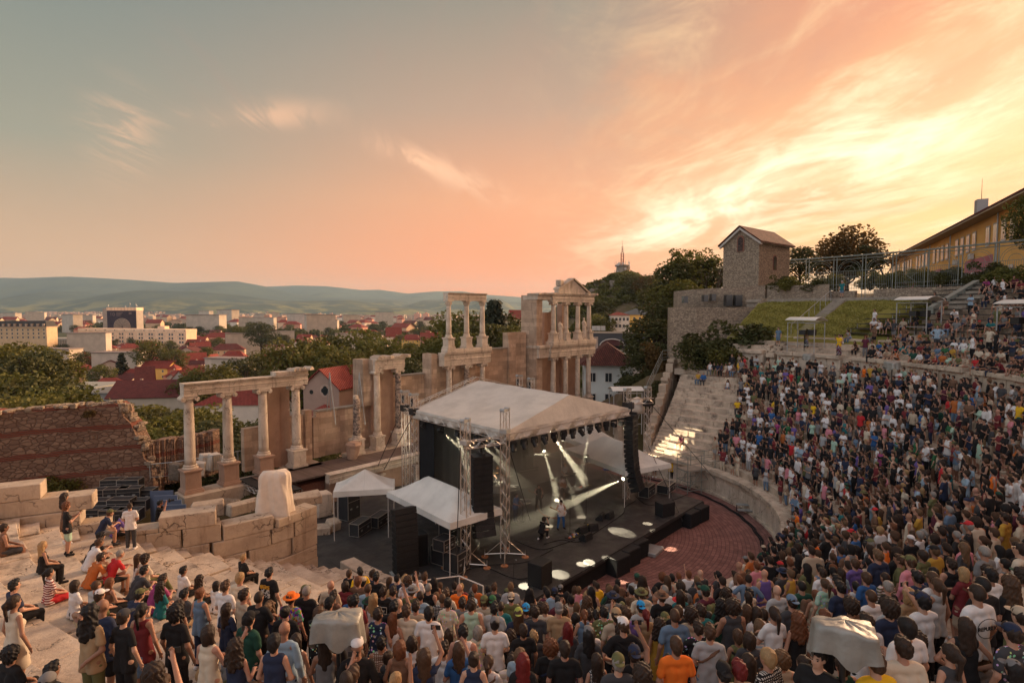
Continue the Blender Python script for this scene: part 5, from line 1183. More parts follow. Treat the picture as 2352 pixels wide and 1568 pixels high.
def tree_proto(seed,kind):
 rr=random.Random(seed);lumps=[];tm=MB();bends=[]
 if kind=='fir':
  n=15
  for i in range(n):
   z=.12+.86*i/n;R0=.21*(1-i/n)+.01
   for k in range(6):a=rr.uniform(0,6.28);q=R0*rr.uniform(.55,1);lumps.append((q*math.cos(a),q*math.sin(a),z-.3*q,.05+.05*(1-i/n)))
  tm.cyl((0,0,0),(0,0,.95),.022,.004,7)
  return leaf_mesh('fir_crown',lumps,420,.022,seed,M_fir,.7),tm,M_fir
 H=1.
 tm.cyl((0,0,0),(.01,0,.32),.03,.022,8)
 br=16 if kind=='tree' else 7 if kind=='poplar' else 12
 for i in range(br):
  a=i*2.4+rr.uniform(-.4,.4);q=(i+.5)/br;z=.36+.56*q;R0=(.30*math.sin(math.pi*(.2+.72*q))if kind=='tree' else .13)
  x,y=R0*math.cos(a)*rr.uniform(.6,1.05),R0*math.sin(a)*rr.uniform(.6,1.05);r=rr.uniform(.08,.15)*(1.1 if kind=='tree' else .8);lumps.append((x,y,z,r))
  m_=(x*.5,y*.5,z-.12);tm.cyl((.01,0,.22+.25*q),m_,.014,.009,5);tm.cyl(m_,(x,y,z),.009,.003,5)
  for k in range(3):lumps.append((x+rr.uniform(-.11,.11),y+rr.uniform(-.11,.11),z+rr.uniform(-.09,.08),rr.uniform(.045,.085)))
 lumps.append((0,0,.62,.17 if kind=='tree' else .1));lumps.append((0,.05,.88,.1))
 return leaf_mesh('tree_crown',lumps,330 if kind=='tree' else 300,.019,seed,M_leaf),tm,M_leaf
PROT={}
def make_proto(key,seed,kind,m_=None):
 me,tm,mm=tree_proto(seed,kind)
 if m_:me.materials[0]=m_
 o=tm.build('trunk',M_bark);tme=o.data;bpy.data.objects.remove(o);PROT[key]=(me,tme)
for i in range(3):make_proto('t%d'%i,11+i,'tree')
make_proto('d0',21,'tree',M_leafd);make_proto('d1',22,'tree',M_leafd);make_proto('b0',23,'tree',M_leafb);make_proto('fir',31,'fir');make_proto('p0',41,'poplar')
rr=random.Random(9);lm=[(rr.uniform(-.32,.32),rr.uniform(-.32,.32),rr.uniform(.15,.7),rr.uniform(.12,.22))for _ in range(22)]
tm=MB();[tm.cyl((0,0,0),(l[0]*.8,l[1]*.8,l[2]*.8),.02,.006,5)for l in lm[:9]];o=tm.build('stems',M_bark);PROT['shrub']=(leaf_mesh('shrub_crown',lm,300,.03,5,M_leafd),o.data);bpy.data.objects.remove(o)
PROT['shrubg']=(leaf_mesh('shrub_crown',lm,300,.03,6,M_leaf),PROT['shrub'][1]);PROT['shrubb']=(leaf_mesh('shrub_crown',lm,260,.03,6,M_leafb),PROT['shrub'][1])
tb=MB();rr=random.Random(77)
def bough(p,d,L,r,lv):
 q=p+d*L;tb.cyl(p,q,r,r*.6,5)
 if lv>0:
  for _ in range(3):bough(q,(d+Vector((rr.uniform(-.7,.7),rr.uniform(-.7,.7),rr.uniform(-.15,.4)))).normalized(),L*rr.uniform(.55,.8),r*.55,lv-1)
bough(Vector((0,0,0)),Vector((0,0,1)),.3,.022,4);o=tb.build('trunk',M_bark);PROT['bare']=(None,o.data);bpy.data.objects.remove(o)
def plant(x,y,ztop,h,key,label,name='tree',wide=1.,cat=None,group=None):
 t=thing(name,(x,y,ztop-h),rnd.uniform(0,6.28),label,cat or('tree' if 'shrub' not in key else 'shrub'),group);c,s=PROT[key];sc=(h*wide,h*wide,h)
 if c:o=bpy.data.objects.new('crown' if 'shrub' not in key else 'foliage',c);COL.objects.link(o);o.parent=t;o.scale=sc
 o=bpy.data.objects.new('trunk' if 'shrub' not in key else 'stems',s);COL.objects.link(o);o.parent=t;o.scale=sc
 return t
def tree_px(px,py,Y,h,key,label,**k):x,y,z=atY(px,py,Y);return plant(x,y,z,h,key,label,**k)
TL=[(18,782,130,22,'t0','large green tree at the left edge below the mansard hotel',1.2),(62,800,120,20,'d0','dark tree between the left edge and the pink house',1.2),(100,790,140,20,'t1','bushy green tree just below the mansard hotel corner',1.2),(30,850,85,17,'t2','broad yellow green tree at the left edge above the brick ruin',1.3),(95,858,80,16,'d1','dark rounded tree above the brick ruin, second from the left edge',1.3),(140,882,72,14,'t0','sunlit tree above the middle of the brick ruin',1.2),(0,905,66,12,'t1','low tree peeping over the brick ruin at the left edge',1.4),(70,905,62,12,'t2','bright low tree directly behind the brick ruin top',1.4),(345,777,330,22,'t1','round tree in front of the white office block',1.3),(400,800,330,17,'t2','smaller tree right of the round tree before the office block',1.3),(232,836,280,15,'t0','round tree left of the fir among the red roofs',1.4),(278,806,300,20,'fir','narrow dark fir standing among the red roofs',1.),(190,805,350,15,'d0','dark tree in front of the left end of the office block',1.3),(150,805,400,14,'d1','dark cedar like tree beside the grey wing of the office block',1.4),(450,845,190,17,'t0','sunlit tree left above the first colonnade beam',1.35),(500,835,190,19,'t2','tall light green tree above the middle of the colonnade beam',1.3),(560,815,210,22,'d0','dark tree rising above the right part of the colonnade',1.3),(595,805,230,20,'t1','yellow green tree right above the end of the colonnade',1.2),(600,738,520,30,'d1','big dark tree left of the cream apartment roofs',1.5),(560,748,560,26,'t0','green tree beside the big dark one before the far flats',1.5),(475,795,400,13,'t1','small tree between the cream houses',1.4),(690,772,140,24,'t0','left part of the big tree group behind the church gable',1.2),(735,764,150,26,'d0','tallest dark tree behind the church gable',1.2),(770,790,135,20,'t2','tree right behind the church gable',1.2),(840,752,170,30,'t1','tall yellow green tree behind the pair of thin props',1.1),(880,775,150,26,'t2','broad bright tree left of the two column fragment',1.2),(812,800,120,19,'t0','green tree between church and two column fragment',1.2),(965,790,130,18,'t1','light green tree behind the two column fragment',1.3),(1010,770,160,21,'t0','light tree beside the side wall of the three column piece',1.2),(945,820,110,14,'d1','dark tree over the red roof right of the two column fragment',1.2),(270,925,60,10,'t1','green tree just right of the brick ruin top',1.5),(330,930,58,11,'d0','tree between the brick ruin and the first column',1.5),(310,980,50,8,'t2','low leafy tree at the sloping edge of the brick ruin',1.6),(390,945,56,11,'t0','tree directly behind the first column',1.5),(480,960,56,11,'d1','dark tree between first and second columns',1.5),(470,925,66,12,'t1','light tree behind the gap of the first two columns',1.3),(560,965,56,11,'d0','dark tree between second and third columns',1.5),(555,1000,52,8,'d1','lower dark tree right of the second column',1.5),(700,975,62,9,'d1','dark bush like tree beside the low white house',1.4),(725,1010,58,5,'t1','small shrub tree left end of the low pale wall',1.4),(1075,708,150,25,'t0','broad tree seen between the three upper columns',1.3),(1050,760,130,20,'t2','green tree behind the left of the three upper columns',1.3),(1175,712,160,27,'d0','dark tree right of the tall fir',1.2),(1200,740,140,22,'t1','green tree left of the pediment tower',1.2),(1136,676,150,32,'fir','tall pointed fir beside the three upper columns',1.),(1110,735,140,24,'d1','dark tree in front of the tall fir',1.2),(1380,690,320,20,'d0','dark tree at the foot of the rocky hill',1.5),(1370,720,260,18,'t0','tree left of the white house with red roof',1.5),(1395,715,270,18,'d1','dark tree behind the white house',1.5),(1350,745,200,15,'d0','dark tree beside the tower columns',1.5),(1470,628,330,17,'d0','dark tree on the crest right of the radio tower',1.8),(1495,632,320,15,'b0','brownish tree on the hill crest further right',1.7),(1450,640,350,11,'d1','small crest tree beside the radio tower',1.8),(1520,640,240,15,'t1','green tree at the end of the hill crest',1.6),(1585,568,100,14,'t0','tallest big tree left of the stone chapel',1.2),(1548,600,98,12,'d0','dark big tree leftmost by the stone chapel',1.3),(1625,590,100,12,'d1','dark tree tucked behind the chapel left corner',1.2),(1560,640,88,10,'t2','bushy lower tree left of the fort wall',1.4),(1530,680,84,10,'d0','lower dark tree at the left end of the fort wall',1.3),(1505,725,78,9.5,'d1','dark tree growing beside the fort retaining wall',1.5),(1530,760,70,7,'shrubb','brown scrub at the corner of the fort retaining wall',1.),(1490,780,74,7,'d0','dark tree above the tiled house roof',1.5),(1460,830,70,5.0,'shrub','dark shrub against the white tiled house',1.),(1838,562,78,6.5,'d0','small round tree just right of the stone chapel',1.2),(1950,518,92,12.5,'b0','backlit brown tree behind the iron fence',1.25),(1925,545,90,9,'b0','lower brown tree left behind the iron fence',1.3),(1985,560,88,7,'d1','dark tree at the end of the school roof',1.4),(2372,440,52,7.2,'t2','leafy green tree cut by the right edge before the school',.8)]
for px,py,Y,h,key,lb,wd in TL:tree_px(px,py,Y,h,key,lb,wide=wd,name={'fir':'fir_tree'}.get(key,'shrub' if 'shrub' in key else 'tree'))
tree_px(1642,572,84,10,'bare','leafless thin tree between chapel and big trees',name='bare_tree',wide=.9);tree_px(2035,533,84,9.5,'bare','leafless tree in front of the school roof end',name='bare_tree',wide=.9)
SH=[(1640,735,57,5.4,'shrub','left part of the big bush below the fort wall'),(1695,705,58,6.6,'shrub','tallest part of the big bush below the fort wall'),(1738,718,59,5.6,'shrubg','right part of the big bush below the fort wall'),(1665,770,55.5,3.4,'shrubg','lower bush hiding the end of the upper seats'),(1715,760,57,3.4,'shrub','low dark bush next to the upper stone seats'),(1790,622,66,2.6,'shrub','round bush in front of the chapel, left one'),(1825,618,64,2.9,'shrubg','round bush in front of the chapel, right one'),(1868,628,62,2.2,'shrub','dark bush at the left end of the iron fence'),(1905,618,64,2.6,'shrubg','green bush behind the fence near the gate'),(2000,612,62,2.6,'shrubg','bush behind the second fence panel right of the gate'),(2060,605,59,2.8,'shrubg','bush behind the middle fence panels'),(2130,600,56,2.8,'shrubg','bush behind the fence before the pink school wall'),(2200,592,53,3.,'shrub','dark bush behind the fence right of the pink wall'),(2270,585,50,3.,'shrub','dark bush near the right end of the fence'),(2330,590,46,2.8,'shrubg','bush at the right edge below the school'),(1560,825,62,2.6,'shrubb','dry brown scrub on the slope above the far handrail'),(1500,850,64,3.2,'shrub','dark scrub beside the tiled house'),(1590,850,58,1.8,'shrubb','low dry scrub near the top of the far handrail'),(1525,862,60,2.6,'shrub','dark scrub under the far handrail'),(1480,895,60,2.6,'shrub','scrub between tiled house and far handrail'),(1610,810,62,2.8,'shrubg','green scrub below the fort retaining wall'),(110,1070,36,1.9,'shrubg','weeds growing at the foot of the brick ruin, left'),(150,1062,36,2.3,'shrubg','leafy shrub at the foot of the brick ruin, middle'),(200,935,35.5,.7,'shrubb','tuft growing on top of the brick ruin'),(575,1130,33.5,1.2,'shrub','green weeds under the black ramp'),(560,1175,31,.5,'shrubg','small weed beside the loose slabs'),(25,1075,35,1.2,'shrub','low shrub at the left edge before the brick ruin'),(425,1075,44,1.2,'shrubb','dry weeds on the collapsed brick wall'),(1790,1242,31.0,.55,'shrubg','grass tuft at the foot of the podium wall')]
for px,py,Y,h,key,lb in SH:tree_px(px,py,Y,h,key,lb,name='shrub',wide=1.25)
g=np.random.default_rng(3);lm=[]
for i in range(250):
 px=g.uniform(-60,1060);Y=g.uniform(620,1500);
 if px<430 and Y<1200:Y=g.uniform(1200,1500)
 x,y,z=atY(px,760,Y);lm.append((x,y,-29+g.uniform(4,10),g.uniform(8,13)))
me=leaf_mesh('wood',lm,.06,2.6,7,M_leafd,.8);o=bpy.data.objects.new('wood',me);COL.objects.link(o);tag(o,'dark belt of treetops across the city before the mountains',kind='stuff')
rr=random.Random(8);k=0
for i in range(110):
 Y=rr.uniform(420,1300);px=rr.uniform(-40,1050);x,y,_=atY(px,760,Y);key=rr.choice(['t0','t1','t2','d0','d1']);h=rr.uniform(8,12)+Y/100
 plant(x,y,-29.5+h,h,key,'leafy tree standing among the red roofed town houses',group='trees scattered through the town',wide=1.35)
 #  houses
WC={}
def wallm(c):
 if c not in WC:WC[c]=plain('painted plaster %d'%len(WC),c,.9,.10,.25)
 return WC[c]
win_me={}
def window_mesh(w,h):
 if(w,h)not in win_me:
  m_=MB();m_.bx(-w/2,w/2,-.06,.0,-h/2,h/2,0);m_.bx(-w/2+.08*w,-.03*w,-.075,-.06,-h/2+.08*h,h/2-.08*h,1);m_.bx(.03*w,w/2-.08*w,-.075,-.06,-h/2+.08*h,h/2-.08*h,1)
  o=m_.build('window',[M_white,M_glass]);win_me[(w,h)]=o.data;bpy.data.objects.remove(o)
 return win_me[(w,h)]
def windows(t,x0,x1,y,zs,n,w=1.1,h=1.5,rz=0.,skip=None):
 for z in zs:
  for i in range(n):
   if skip and skip(i):continue
   o=bpy.data.objects.new('window',window_mesh(w,h));COL.objects.link(o);o.parent=t;u=(i+.5)/n;x=x0+(x1-x0)*u;o.location=(x,y,z)if rz==0 else(y,x,z);o.rotation_euler=(0,0,rz)
def house(cx,cy,rz,w,d,zb,ze,rh,wall,roof,label,kind='gable',nwin=0,chim=1,over=.5,group=None,wins=True,name='house',cat='house'):
 t=thing(name,(cx,cy,zb),rz,label,cat,group);e=ze-zb;mb=MB();mb.bx(-w/2,w/2,-d/2,d/2,0,e)
 if kind=='gable':mb.add([(-w/2,-d/2,e),(-w/2,d/2,e),(-w/2,0,e+rh)],[(0,1,2)]);mb.add([(w/2,-d/2,e),(w/2,d/2,e),(w/2,0,e+rh)],[(0,2,1)])
 if kind=='front':mb.add([(-w/2,-d/2,e),(w/2,-d/2,e),(0,-d/2,e+rh)],[(0,1,2)]);mb.add([(-w/2,d/2,e),(w/2,d/2,e),(0,d/2,e+rh)],[(0,2,1)])
 mb.build('wall',wallm(wall),t);mb=MB();o=over;W2,D2=w/2+o,d/2+o;th=.25;dz=-rh*o/(d/2)
 if kind=='gable':
  for s in(-1,1):v=[(-W2,s*D2,e+dz),(W2,s*D2,e+dz),(W2,0,e+rh),(-W2,0,e+rh)];v+=[(x,y,z+th)for x,y,z in v];mb.add(v,[(0,1,2,3),(4,7,6,5),(0,4,5,1),(1,5,6,2),(3,2,6,7),(0,3,7,4)])
 elif kind=='front':
  dz=-rh*o/(w/2)
  for s in(-1,1):v=[(s*W2,-D2,e+dz),(s*W2,D2,e+dz),(0,D2,e+rh),(0,-D2,e+rh)];v+=[(x,y,z+th)for x,y,z in v];mb.add(v,[(0,1,2,3),(4,7,6,5),(0,4,5,1),(1,5,6,2),(3,2,6,7),(0,3,7,4)])
 elif kind=='hip':
  if w>=d:r0=(-W2+D2*.9,0);r1=(W2-D2*.9,0)
  else :r0=(0,-D2+W2*.9);r1=(0,D2-W2*.9)
  v=[(-W2,-D2,e),(W2,-D2,e),(W2,D2,e),(-W2,D2,e),(*r0,e+rh),(*r1,e+rh)]
  mb.add(v,[(0,1,5,4),(1,2,5),(2,3,4,5),(3,0,4),(0,3,2,1)]if w>=d else[(0,1,4),(1,2,5,4),(2,3,5),(3,0,4,5),(0,3,2,1)])
 else :mb.bx(-W2,W2,-D2,D2,e,e+.5)
 rf=mb.build('roof',roof,t)
 for i in range(chim):
  m2=MB();x=(-.25+.5*i)*w;m2.box((x,d*.12,e+rh*.8+.4),(.8,.6,1.9));m2.build('chimney',wallm((.45,.33,.26)),rf)
 if nwin:
  zs=[z for z in(e-1.8,e-4.9,e-8.)if z>.9][:2];windows(t,-w/2,w/2,-d/2-.01,zs,nwin)
  k=max(1,int(nwin*d/w));windows(t,-d/2,d/2,w/2+.01,zs,k,rz=R(90));windows(t,-d/2,d/2,-w/2-.01,zs,k,rz=R(-90))
 return t
CR,PK,WH,YE,SA,GY=(.68,.52,.36),(.66,.34,.25),(.76,.66,.55),(.75,.48,.14),(.62,.43,.28),(.30,.29,.28)
def hpx(x0,x1,ye,yr,wall,roof,label,ez=-20.,rz=0.,d=10.,zb=-29.5,**k):
 th_=math.atan((ye-CY_)/F_)+PIT;Y=(HC-ez)/math.tan(th_)if ez is not None else k.pop('Y');mx=(x0+x1)/2;a=atY(x0,ye,Y);b=atY(x1,ye,Y);w=(b[0]-a[0]);d=min(d,w*1.1);c=max(.4,math.cos(rz));w=max(4,(w-d*abs(math.sin(rz)))/c)
 ze=atY(mx,ye,Y)[2];zr=atY(mx,yr,Y)[2];return house((a[0]+b[0])/2,Y+d/2,rz,w,d,zb,ze,max(.6,zr-ze),wall,roof,label,**k)
hpx(109,191,826,806,PK,M_tile2,'pink house with red hipped roof left of the brick building',ez=-19,kind='hip',nwin=5,chim=1,d=14)
hpx(109,172,845,834,WH,M_tile3,'white low house with dark red roof in front of the pink house',ez=-21,kind='gable',nwin=0)
hpx(193,275,822,812,(.22,.11,.08),M_tile2,'wide raw brick building with flat red roof',ez=-18,kind='gable',d=16,chim=0)
hpx(322,384,845,831,YE,M_tile2,'yellow house with bright red roof and balcony',ez=-18,kind='gable',nwin=3,d=12)
hpx(384,404,847,837,(.5,.16,.08),M_tile2,'narrow orange house attached to the yellow one',ez=-18.5,kind='hip',nwin=1,chim=0)
hpx(288,345,882,845,(.45,.07,.06),M_tile3,'crimson walled house with steep dark roof',ez=-20,rz=.5,kind='gable',d=11)
hpx(387,437,878,852,(.42,.39,.36),M_tile2,'grey gabled house end with one tiny window',ez=-20,kind='front',nwin=1,chim=0)
hpx(112,215,893,890,(.33,.32,.29),plain('pale roofing',(.3,.3,.27)),'long flat modern roof left behind the brick ruin',ez=-15,kind='flat',chim=0,d=18)
hpx(170,288,905,902,GY,plain('grey roofing',(.16,.16,.155)),'grey modern building with flat roof and dark door',ez=-15,kind='flat',nwin=3,chim=0,d=16)
hpx(235,428,912,880,(.45,.4,.33),M_tile3,'long building with plain dark crimson roof behind the first column',ez=-14,rz=.18,kind='gable',d=16,chim=1)
hpx(395,465,832,812,CR,M_tile2,'cream gabled house above the crimson roofs',ez=-19,rz=.6,kind='gable',nwin=0,d=12)
hpx(467,496,830,815,YE,M_tile2,'small yellow house with arched windows',ez=-19,kind='front',nwin=3,chim=0)
hpx(474,555,804,790,SA,M_tile3,'large tan house with attic windows above the colonnade',ez=-17,rz=.35,kind='hip',nwin=6,d=14)
hpx(464,548,776,764,WH,M_tile2,'long white house row with red roofs below the wood',ez=-17,kind='hip',nwin=10,d=16,chim=2)
hpx(425,466,792,780,WH,M_tile2,'small white house with bright red roof by the office block',ez=-20,kind='gable',nwin=2)
hpx(597,660,795,787,WH,M_tile3,'white terraced house beside the big dark tree',ez=-18,kind='flat',nwin=4,chim=2)
hpx(640,700,815,800,CR,M_tile2,'cream house left of the big tree group',ez=-20,rz=.4,kind='hip',nwin=3);hpx(560,620,845,822,WH,M_tile3,'white house half hidden right above the colonnade',ez=-20,rz=.3,kind='hip',nwin=3)
hpx(500,560,822,806,PK,M_tile2,'rosy house with red hipped roof among trees',ez=-19,rz=.2,kind='hip',nwin=3);hpx(120,170,862,848,CR,M_tile3,'cream house just above the flat modern roof',ez=-20,rz=.2,kind='hip',nwin=2);hpx(440,480,856,842,CR,M_tile2,'cream cottage with red roof left above the beam',ez=-21,kind='gable',nwin=2)
hpx(443,600,930,893,WH,M_tile2,'broad bright red roof directly behind the first colonnade',ez=-8,zb=-26,kind='hip',chim=1,d=14,rz=.05);hpx(610,724,916,893,WH,M_tile2,'white walled house with red roof right of the fourth column',ez=-8,zb=-26,kind='hip',nwin=4,d=12,chim=0)
hpx(918,962,862,838,WH,M_tile2,'red roof seen above the wall right of the two column fragment',ez=-3,zb=-24,kind='hip',chim=0)
hpx(883,922,772,752,WH,M_tile2,'white gabled block left of the yellow and pink houses',ez=-16,rz=.3,kind='gable',nwin=0,chim=2);hpx(922,965,781,768,YE,M_tile2,'yellow house with dormers left of the pink brick house',ez=-17,kind='hip',nwin=4);hpx(962,1022,781,764,PK,M_tile2,'pink brick house with red roof left of the upper columns',ez=-17,rz=.35,kind='gable',nwin=4)
hpx(1165,1225,732,712,CR,M_tile2,'tall cream house with red gable between fir and pediment tower',ez=3,rz=.5,kind='gable',nwin=2,d=12)
hpx(1403,1446,724,716,WH,M_tile2,'white hotel with balcony and red roof at the hill foot',ez=12,zb=-12,kind='hip',nwin=5,chim=0,d=12)
th_=None
t=hpx(1437,1503,723,708,YE,plain('slate mansard',(.11,.12,.12)),'yellow hotel with grey mansard roof beside the white one',ez=12.1,zb=-12,kind='hip',nwin=5,chim=0,d=14)
Yh=84.;a=atY(1352,838,Yh);b=atY(1462,838,Yh);house((a[0]+b[0])/2,Yh+5,-.12,b[0]-a[0],11,-6,a[2],3.1,(.60,.60,.56),M_tile,'white plastered house with old clay tile roof right of the pediment tower',kind='hip',nwin=3,over=.9,chim=1)
Yh=118;a=atY(1352,800,Yh);b=atY(1490,800,Yh);c=atY(1400,764,Yh)
t=thing('hall',((a[0]+b[0])/2,Yh+6,-12),-.05,'dark roofed hall with arched dormer behind the tiled house','building');w=b[0]-a[0];mb=MB();mb.bx(-w/2,w/2,-6,6,0,a[2]+12);mb.build('wall',M_white,t)
mb=MB();e=a[2]+12;mb.add([(-w/2-.5,-6.4,e),(w/2+.5,-6.4,e),(w/2,-4.6,e+3.1),(-w/2,-4.6,e+3.1),(-w/2,6,e+3.1),(w/2,6,e+3.1)],[(0,1,2,3),(3,2,5,4)]);rf=mb.build('roof',plain('dark sheet roof',(.045,.047,.05),.6),t)
mb=MB();pts_=[(2.4*math.cos(math.pi*i/12),1.3*math.sin(math.pi*i/12))for i in range(13)];v=[(x-1.2,-7.0,e+.6+z)for x,z in pts_]+[(x-1.2,-4.2,e+.6+z)for x,z in pts_];mb.add(v,[(i,i+1,i+14,i+13)for i in range(12)]+[tuple(range(13))]);mb.build('dormer',plain('dormer dark red',(.12,.05,.05)),rf)
mb=MB();mb.tube([(x*1.04-1.2,-7.05,e+.6+z*1.08)for x,z in pts_],.12,6);mb.build('arch_trim',M_white,rf)
windows(t,-w/2,w/2,-6.02,[e-1.6],8,1.3,1.8)
Yc=108;a=atY(712,890,Yc);b=atY(800,890,Yc);zr=atY(760,850,Yc)[2];t=house((a[0]+b[0])/2+1,Yc+8,-.35,b[0]-a[0]+1,16,-24,a[2],zr-a[2],(.40,.27,.21),M_tile2,'pink church gable with a dark quatrefoil window',kind='front',chim=0,name='church',cat='church')
hw=(b[0]-a[0]+1);e=a[2]+24;mb=MB()
for dx,dz in((.42,0),(-.42,0),(0,.42),(0,-.42)):mb.cyl((dx+1,-8.1,e-.6+dz),(dx+1,-8.0,e-.6+dz),.48,.48,18)
mb.build('window',M_glass,t);mb=MB();mb.cyl((1,-8.06,e-.6),(1,-7.98,e-.6),1.25,1.25,24);mb.build('window_surround',wallm((.46,.33,.26)),t);mb=MB();mb.cyl((-2.2,-8.1,e-1),(-2.2,-8.,e-1),.42,.42,14);mb.build('window',M_glass,t)
mb=MB();mb.lathe((1.2,-8.5,0),[(3.1,0),(3.1,e-5.2)],18);ap=mb.build('apse',wallm((.40,.27,.21)),t);mb=MB();mb.lathe((1.2,-8.5,e-5.2),[(3.6,-.1),(1.8,1.2),(.05,2.1)],18);mb.build('roof',M_tile2,ap)
Yo=600.;a=atY(180,762,Yo+25);b=atY(427,757,Yo-10);w=math.dist(a[:2],b[:2]);rz=math.atan2(b[1]-a[1],b[0]-a[0]);t=thing('office_block',((a[0]+b[0])/2,(a[1]+b[1])/2,-29.5),rz,'long cream office block of four storeys in front of the banner tower','building');e=b[2]+29.5
SAL=(.88,.62,.42);mb=MB();mb.bx(-w/2,w/2,0,14,0,e);mb.build('wall',wallm(SAL),t);mb=MB();mb.bx(-w/2-.3,w/2+.3,-.4,14.3,e-2.6,e+.4);mb.build('parapet',wallm(SAL),t)
mb=MB()
for i in range(48):x=-w/2+w*(i+.5)/48;mb.bx(x-.25,x+.25,-.3,0,0,e-2.7)
mb.build('ribs',wallm(SAL),t)
for i in range(11):
 for dx in(-1.7,1.7):
  for z in(e-5.2,e-9.2,e-13.2):o=bpy.data.objects.new('window',window_mesh(2.2,2.3));COL.objects.link(o);o.parent=t;o.location=(-w/2+w*(i+.55)/11+dx,-.32,z)
 mb=MB();mb.box((-w/2+w*(i+.9)/11,-.45,e-1.2),(1.1,.3,1.1));mb.build('vent',plain('vent brown',(.2,.12,.09)),t)
mb=MB();mb.bx(w/2-40,w/2-31,4,10,e+.4,e+3.4);mb.build('roof_house',wallm(SAL),t)
a2=atY(104,777,Yo+30);w2=a[0]-a2[0];t=thing('office_wing',((a[0]+a2[0])/2-2,Yo+34,-29.5),0,'lower grey colonnaded wing left of the cream office block','building');e2=a2[2]+29.5;mb=MB();mb.bx(-w2/2,w2/2+4,0,16,0,e2);mb.build('wall',wallm((.36,.33,.29)),t);mb=MB()
for i in range(16):x=-w2/2+(w2+3)*(i+.5)/16;mb.bx(x-.3,x+.3,-.8,0,0,e2-2)
mb.bx(-w2/2-.5,w2/2+4,-1,16.5,e2-2,e2+.3);mb.build('piers',wallm((.42,.39,.34)),t)
Yt=700.;a=atY(246,707,Yt);b=atY(311,707,Yt);w=b[0]-a[0];t=thing('banner_tower',((a[0]+b[0])/2,Yt,-29.5),.08,'tower block wrapped in a dark banner with a white arch emblem','building');e=a[2]+29.5
mb=MB();mb.bx(-w/2-4.5,w/2,0,15,0,e-.5);mb.build('wall',wallm((.36,.31,.27)),t);mb=MB();mb.bx(-w/2+.3,w/2+.3,-.4,15.2,e-3.2,e+.5);mb.build('parapet',wallm(SAL),t);mb=MB()
for i in range(9):x=-w/2+w*(i+.5)/9;mb.bx(x-.08,x+.08,-.46,-.4,e-3.1,e+.4)
mb.build('parapet_joints',M_black,t)
bn=MB();bn.bx(-w/2+.6,w/2-.2,-.3,-.05,3,e-3.4);bn.build('banner',plain('dark navy banner',(.035,.025,.045),.8,.2,.2),t)
M_bw=plain('banner print',(.6,.52,.42));M_bw2=plain('faded banner print',(.17,.13,.13))
ar=MB();zc=25.4
for k in range(7):
 r=1.2+1.35*k;prof=[(r*math.cos(math.pi*i/20),r*math.sin(math.pi*i/20))for i in range(21)];prof=[(r,-2.2)]+prof+[(-r,-2.2)]
 ar.tube([(.4+x,-.36,zc+z)for x,z in prof],.27,4)
ar.build('emblem',M_bw,t);text('ГРАД ПЛОВДИВ','lettering',t,(.4,-.38,zc-4.1),3.0,M_bw,ext=.04);text('10','lettering',t,(-w/2+6.8,-.36,e-8.),6.4,M_bw2,ext=.04)
for i in range(3):mb=MB();mb.bx(-w/2+11.5,-w/2+19-i*1.3,-.35,-.31,e-6.2-i*1.7,e-5.3-i*1.7);mb.build('print_line',M_bw2,t)
mb=MB();mb.box((w/2-7,-.34,e-6.5),(3.2,.06,2.6));mb.build('crest',M_bw2,t);mb=MB()
for x,h in((-w/2-1,5),(2,3),(w/2-10,8),(w/2-3,7),(w/2-2,4)):mb.cyl((x,5,e),(x,5,e+h),.18,.1,5);mb.box((x,5,e+h*.6),(1,1,1.2))
mb.build('antennas',M_steel,t)
Yl=560.;b=atY(100,752,Yl);w=62;t=thing('hotel',(b[0]-w/2,Yl,-29.5),.12,'big mansard roofed hotel at the left edge','building');e=b[2]+29.5;mb=MB();mb.bx(-w/2,w/2,0,16,0,e);mb.build('wall',wallm((.58,.42,.26)),t);mb=MB();mb.bx(-w/2-.6,w/2+.6,-.8,16.6,e,e+.8);mb.build('cornice',wallm((.5,.36,.24)),t)
mb=MB();v=[(-w/2,-.2,e+.8),(w/2,-.2,e+.8),(w/2,16,e+.8),(-w/2,16,e+.8),(-w/2,2.2,e+6.5),(w/2-2,2.2,e+6.5),(w/2-2,14,e+6.5),(-w/2,14,e+6.5)];mb.add(v,[(0,1,5,4),(1,2,6,5),(2,3,7,6),(3,0,4,7),(4,5,6,7)]);rf=mb.build('roof',plain('mansard dark',(.05,.045,.045)),t)
for i in range(12):m2=MB();x=-w/2+w*(i+.5)/12;m2.bx(x-.9,x+.9,-.6,2,e+1.3,e+3.6);m2.build('dormer',wallm((.45,.34,.26)),rf)
windows(t,-w/2,w/2,-.02,[e-2.4,e-6,e-9.8],13,1.5,2.1)
Yk=1500.;a=atY(553,728,Yk);b=atY(657,728,Yk);t=thing('apartment_block',((a[0]+b[0])/2,Yk,-29.5),0,'long pinkish apartment slab with a taller core in the distance','building');w=b[0]-a[0];e=a[2]+29.5;mb=MB();mb.bx(-w/2,w/2,0,14,0,e-2);mb.bx(w*.02,w*.14,-1,14,e-2,e+6);mb.bx(-w*.48,-w*.3,-2,12,e-2,e+1);mb.build('wall',wallm((.50,.28,.20)),t);mb=MB()
for z in range(3,int(e)-2,4):mb.bx(-w/2,w/2,-.8,0,z,z+1.6)
mb.build('balconies',wallm((.62,.42,.32)),t)
cityp=[]
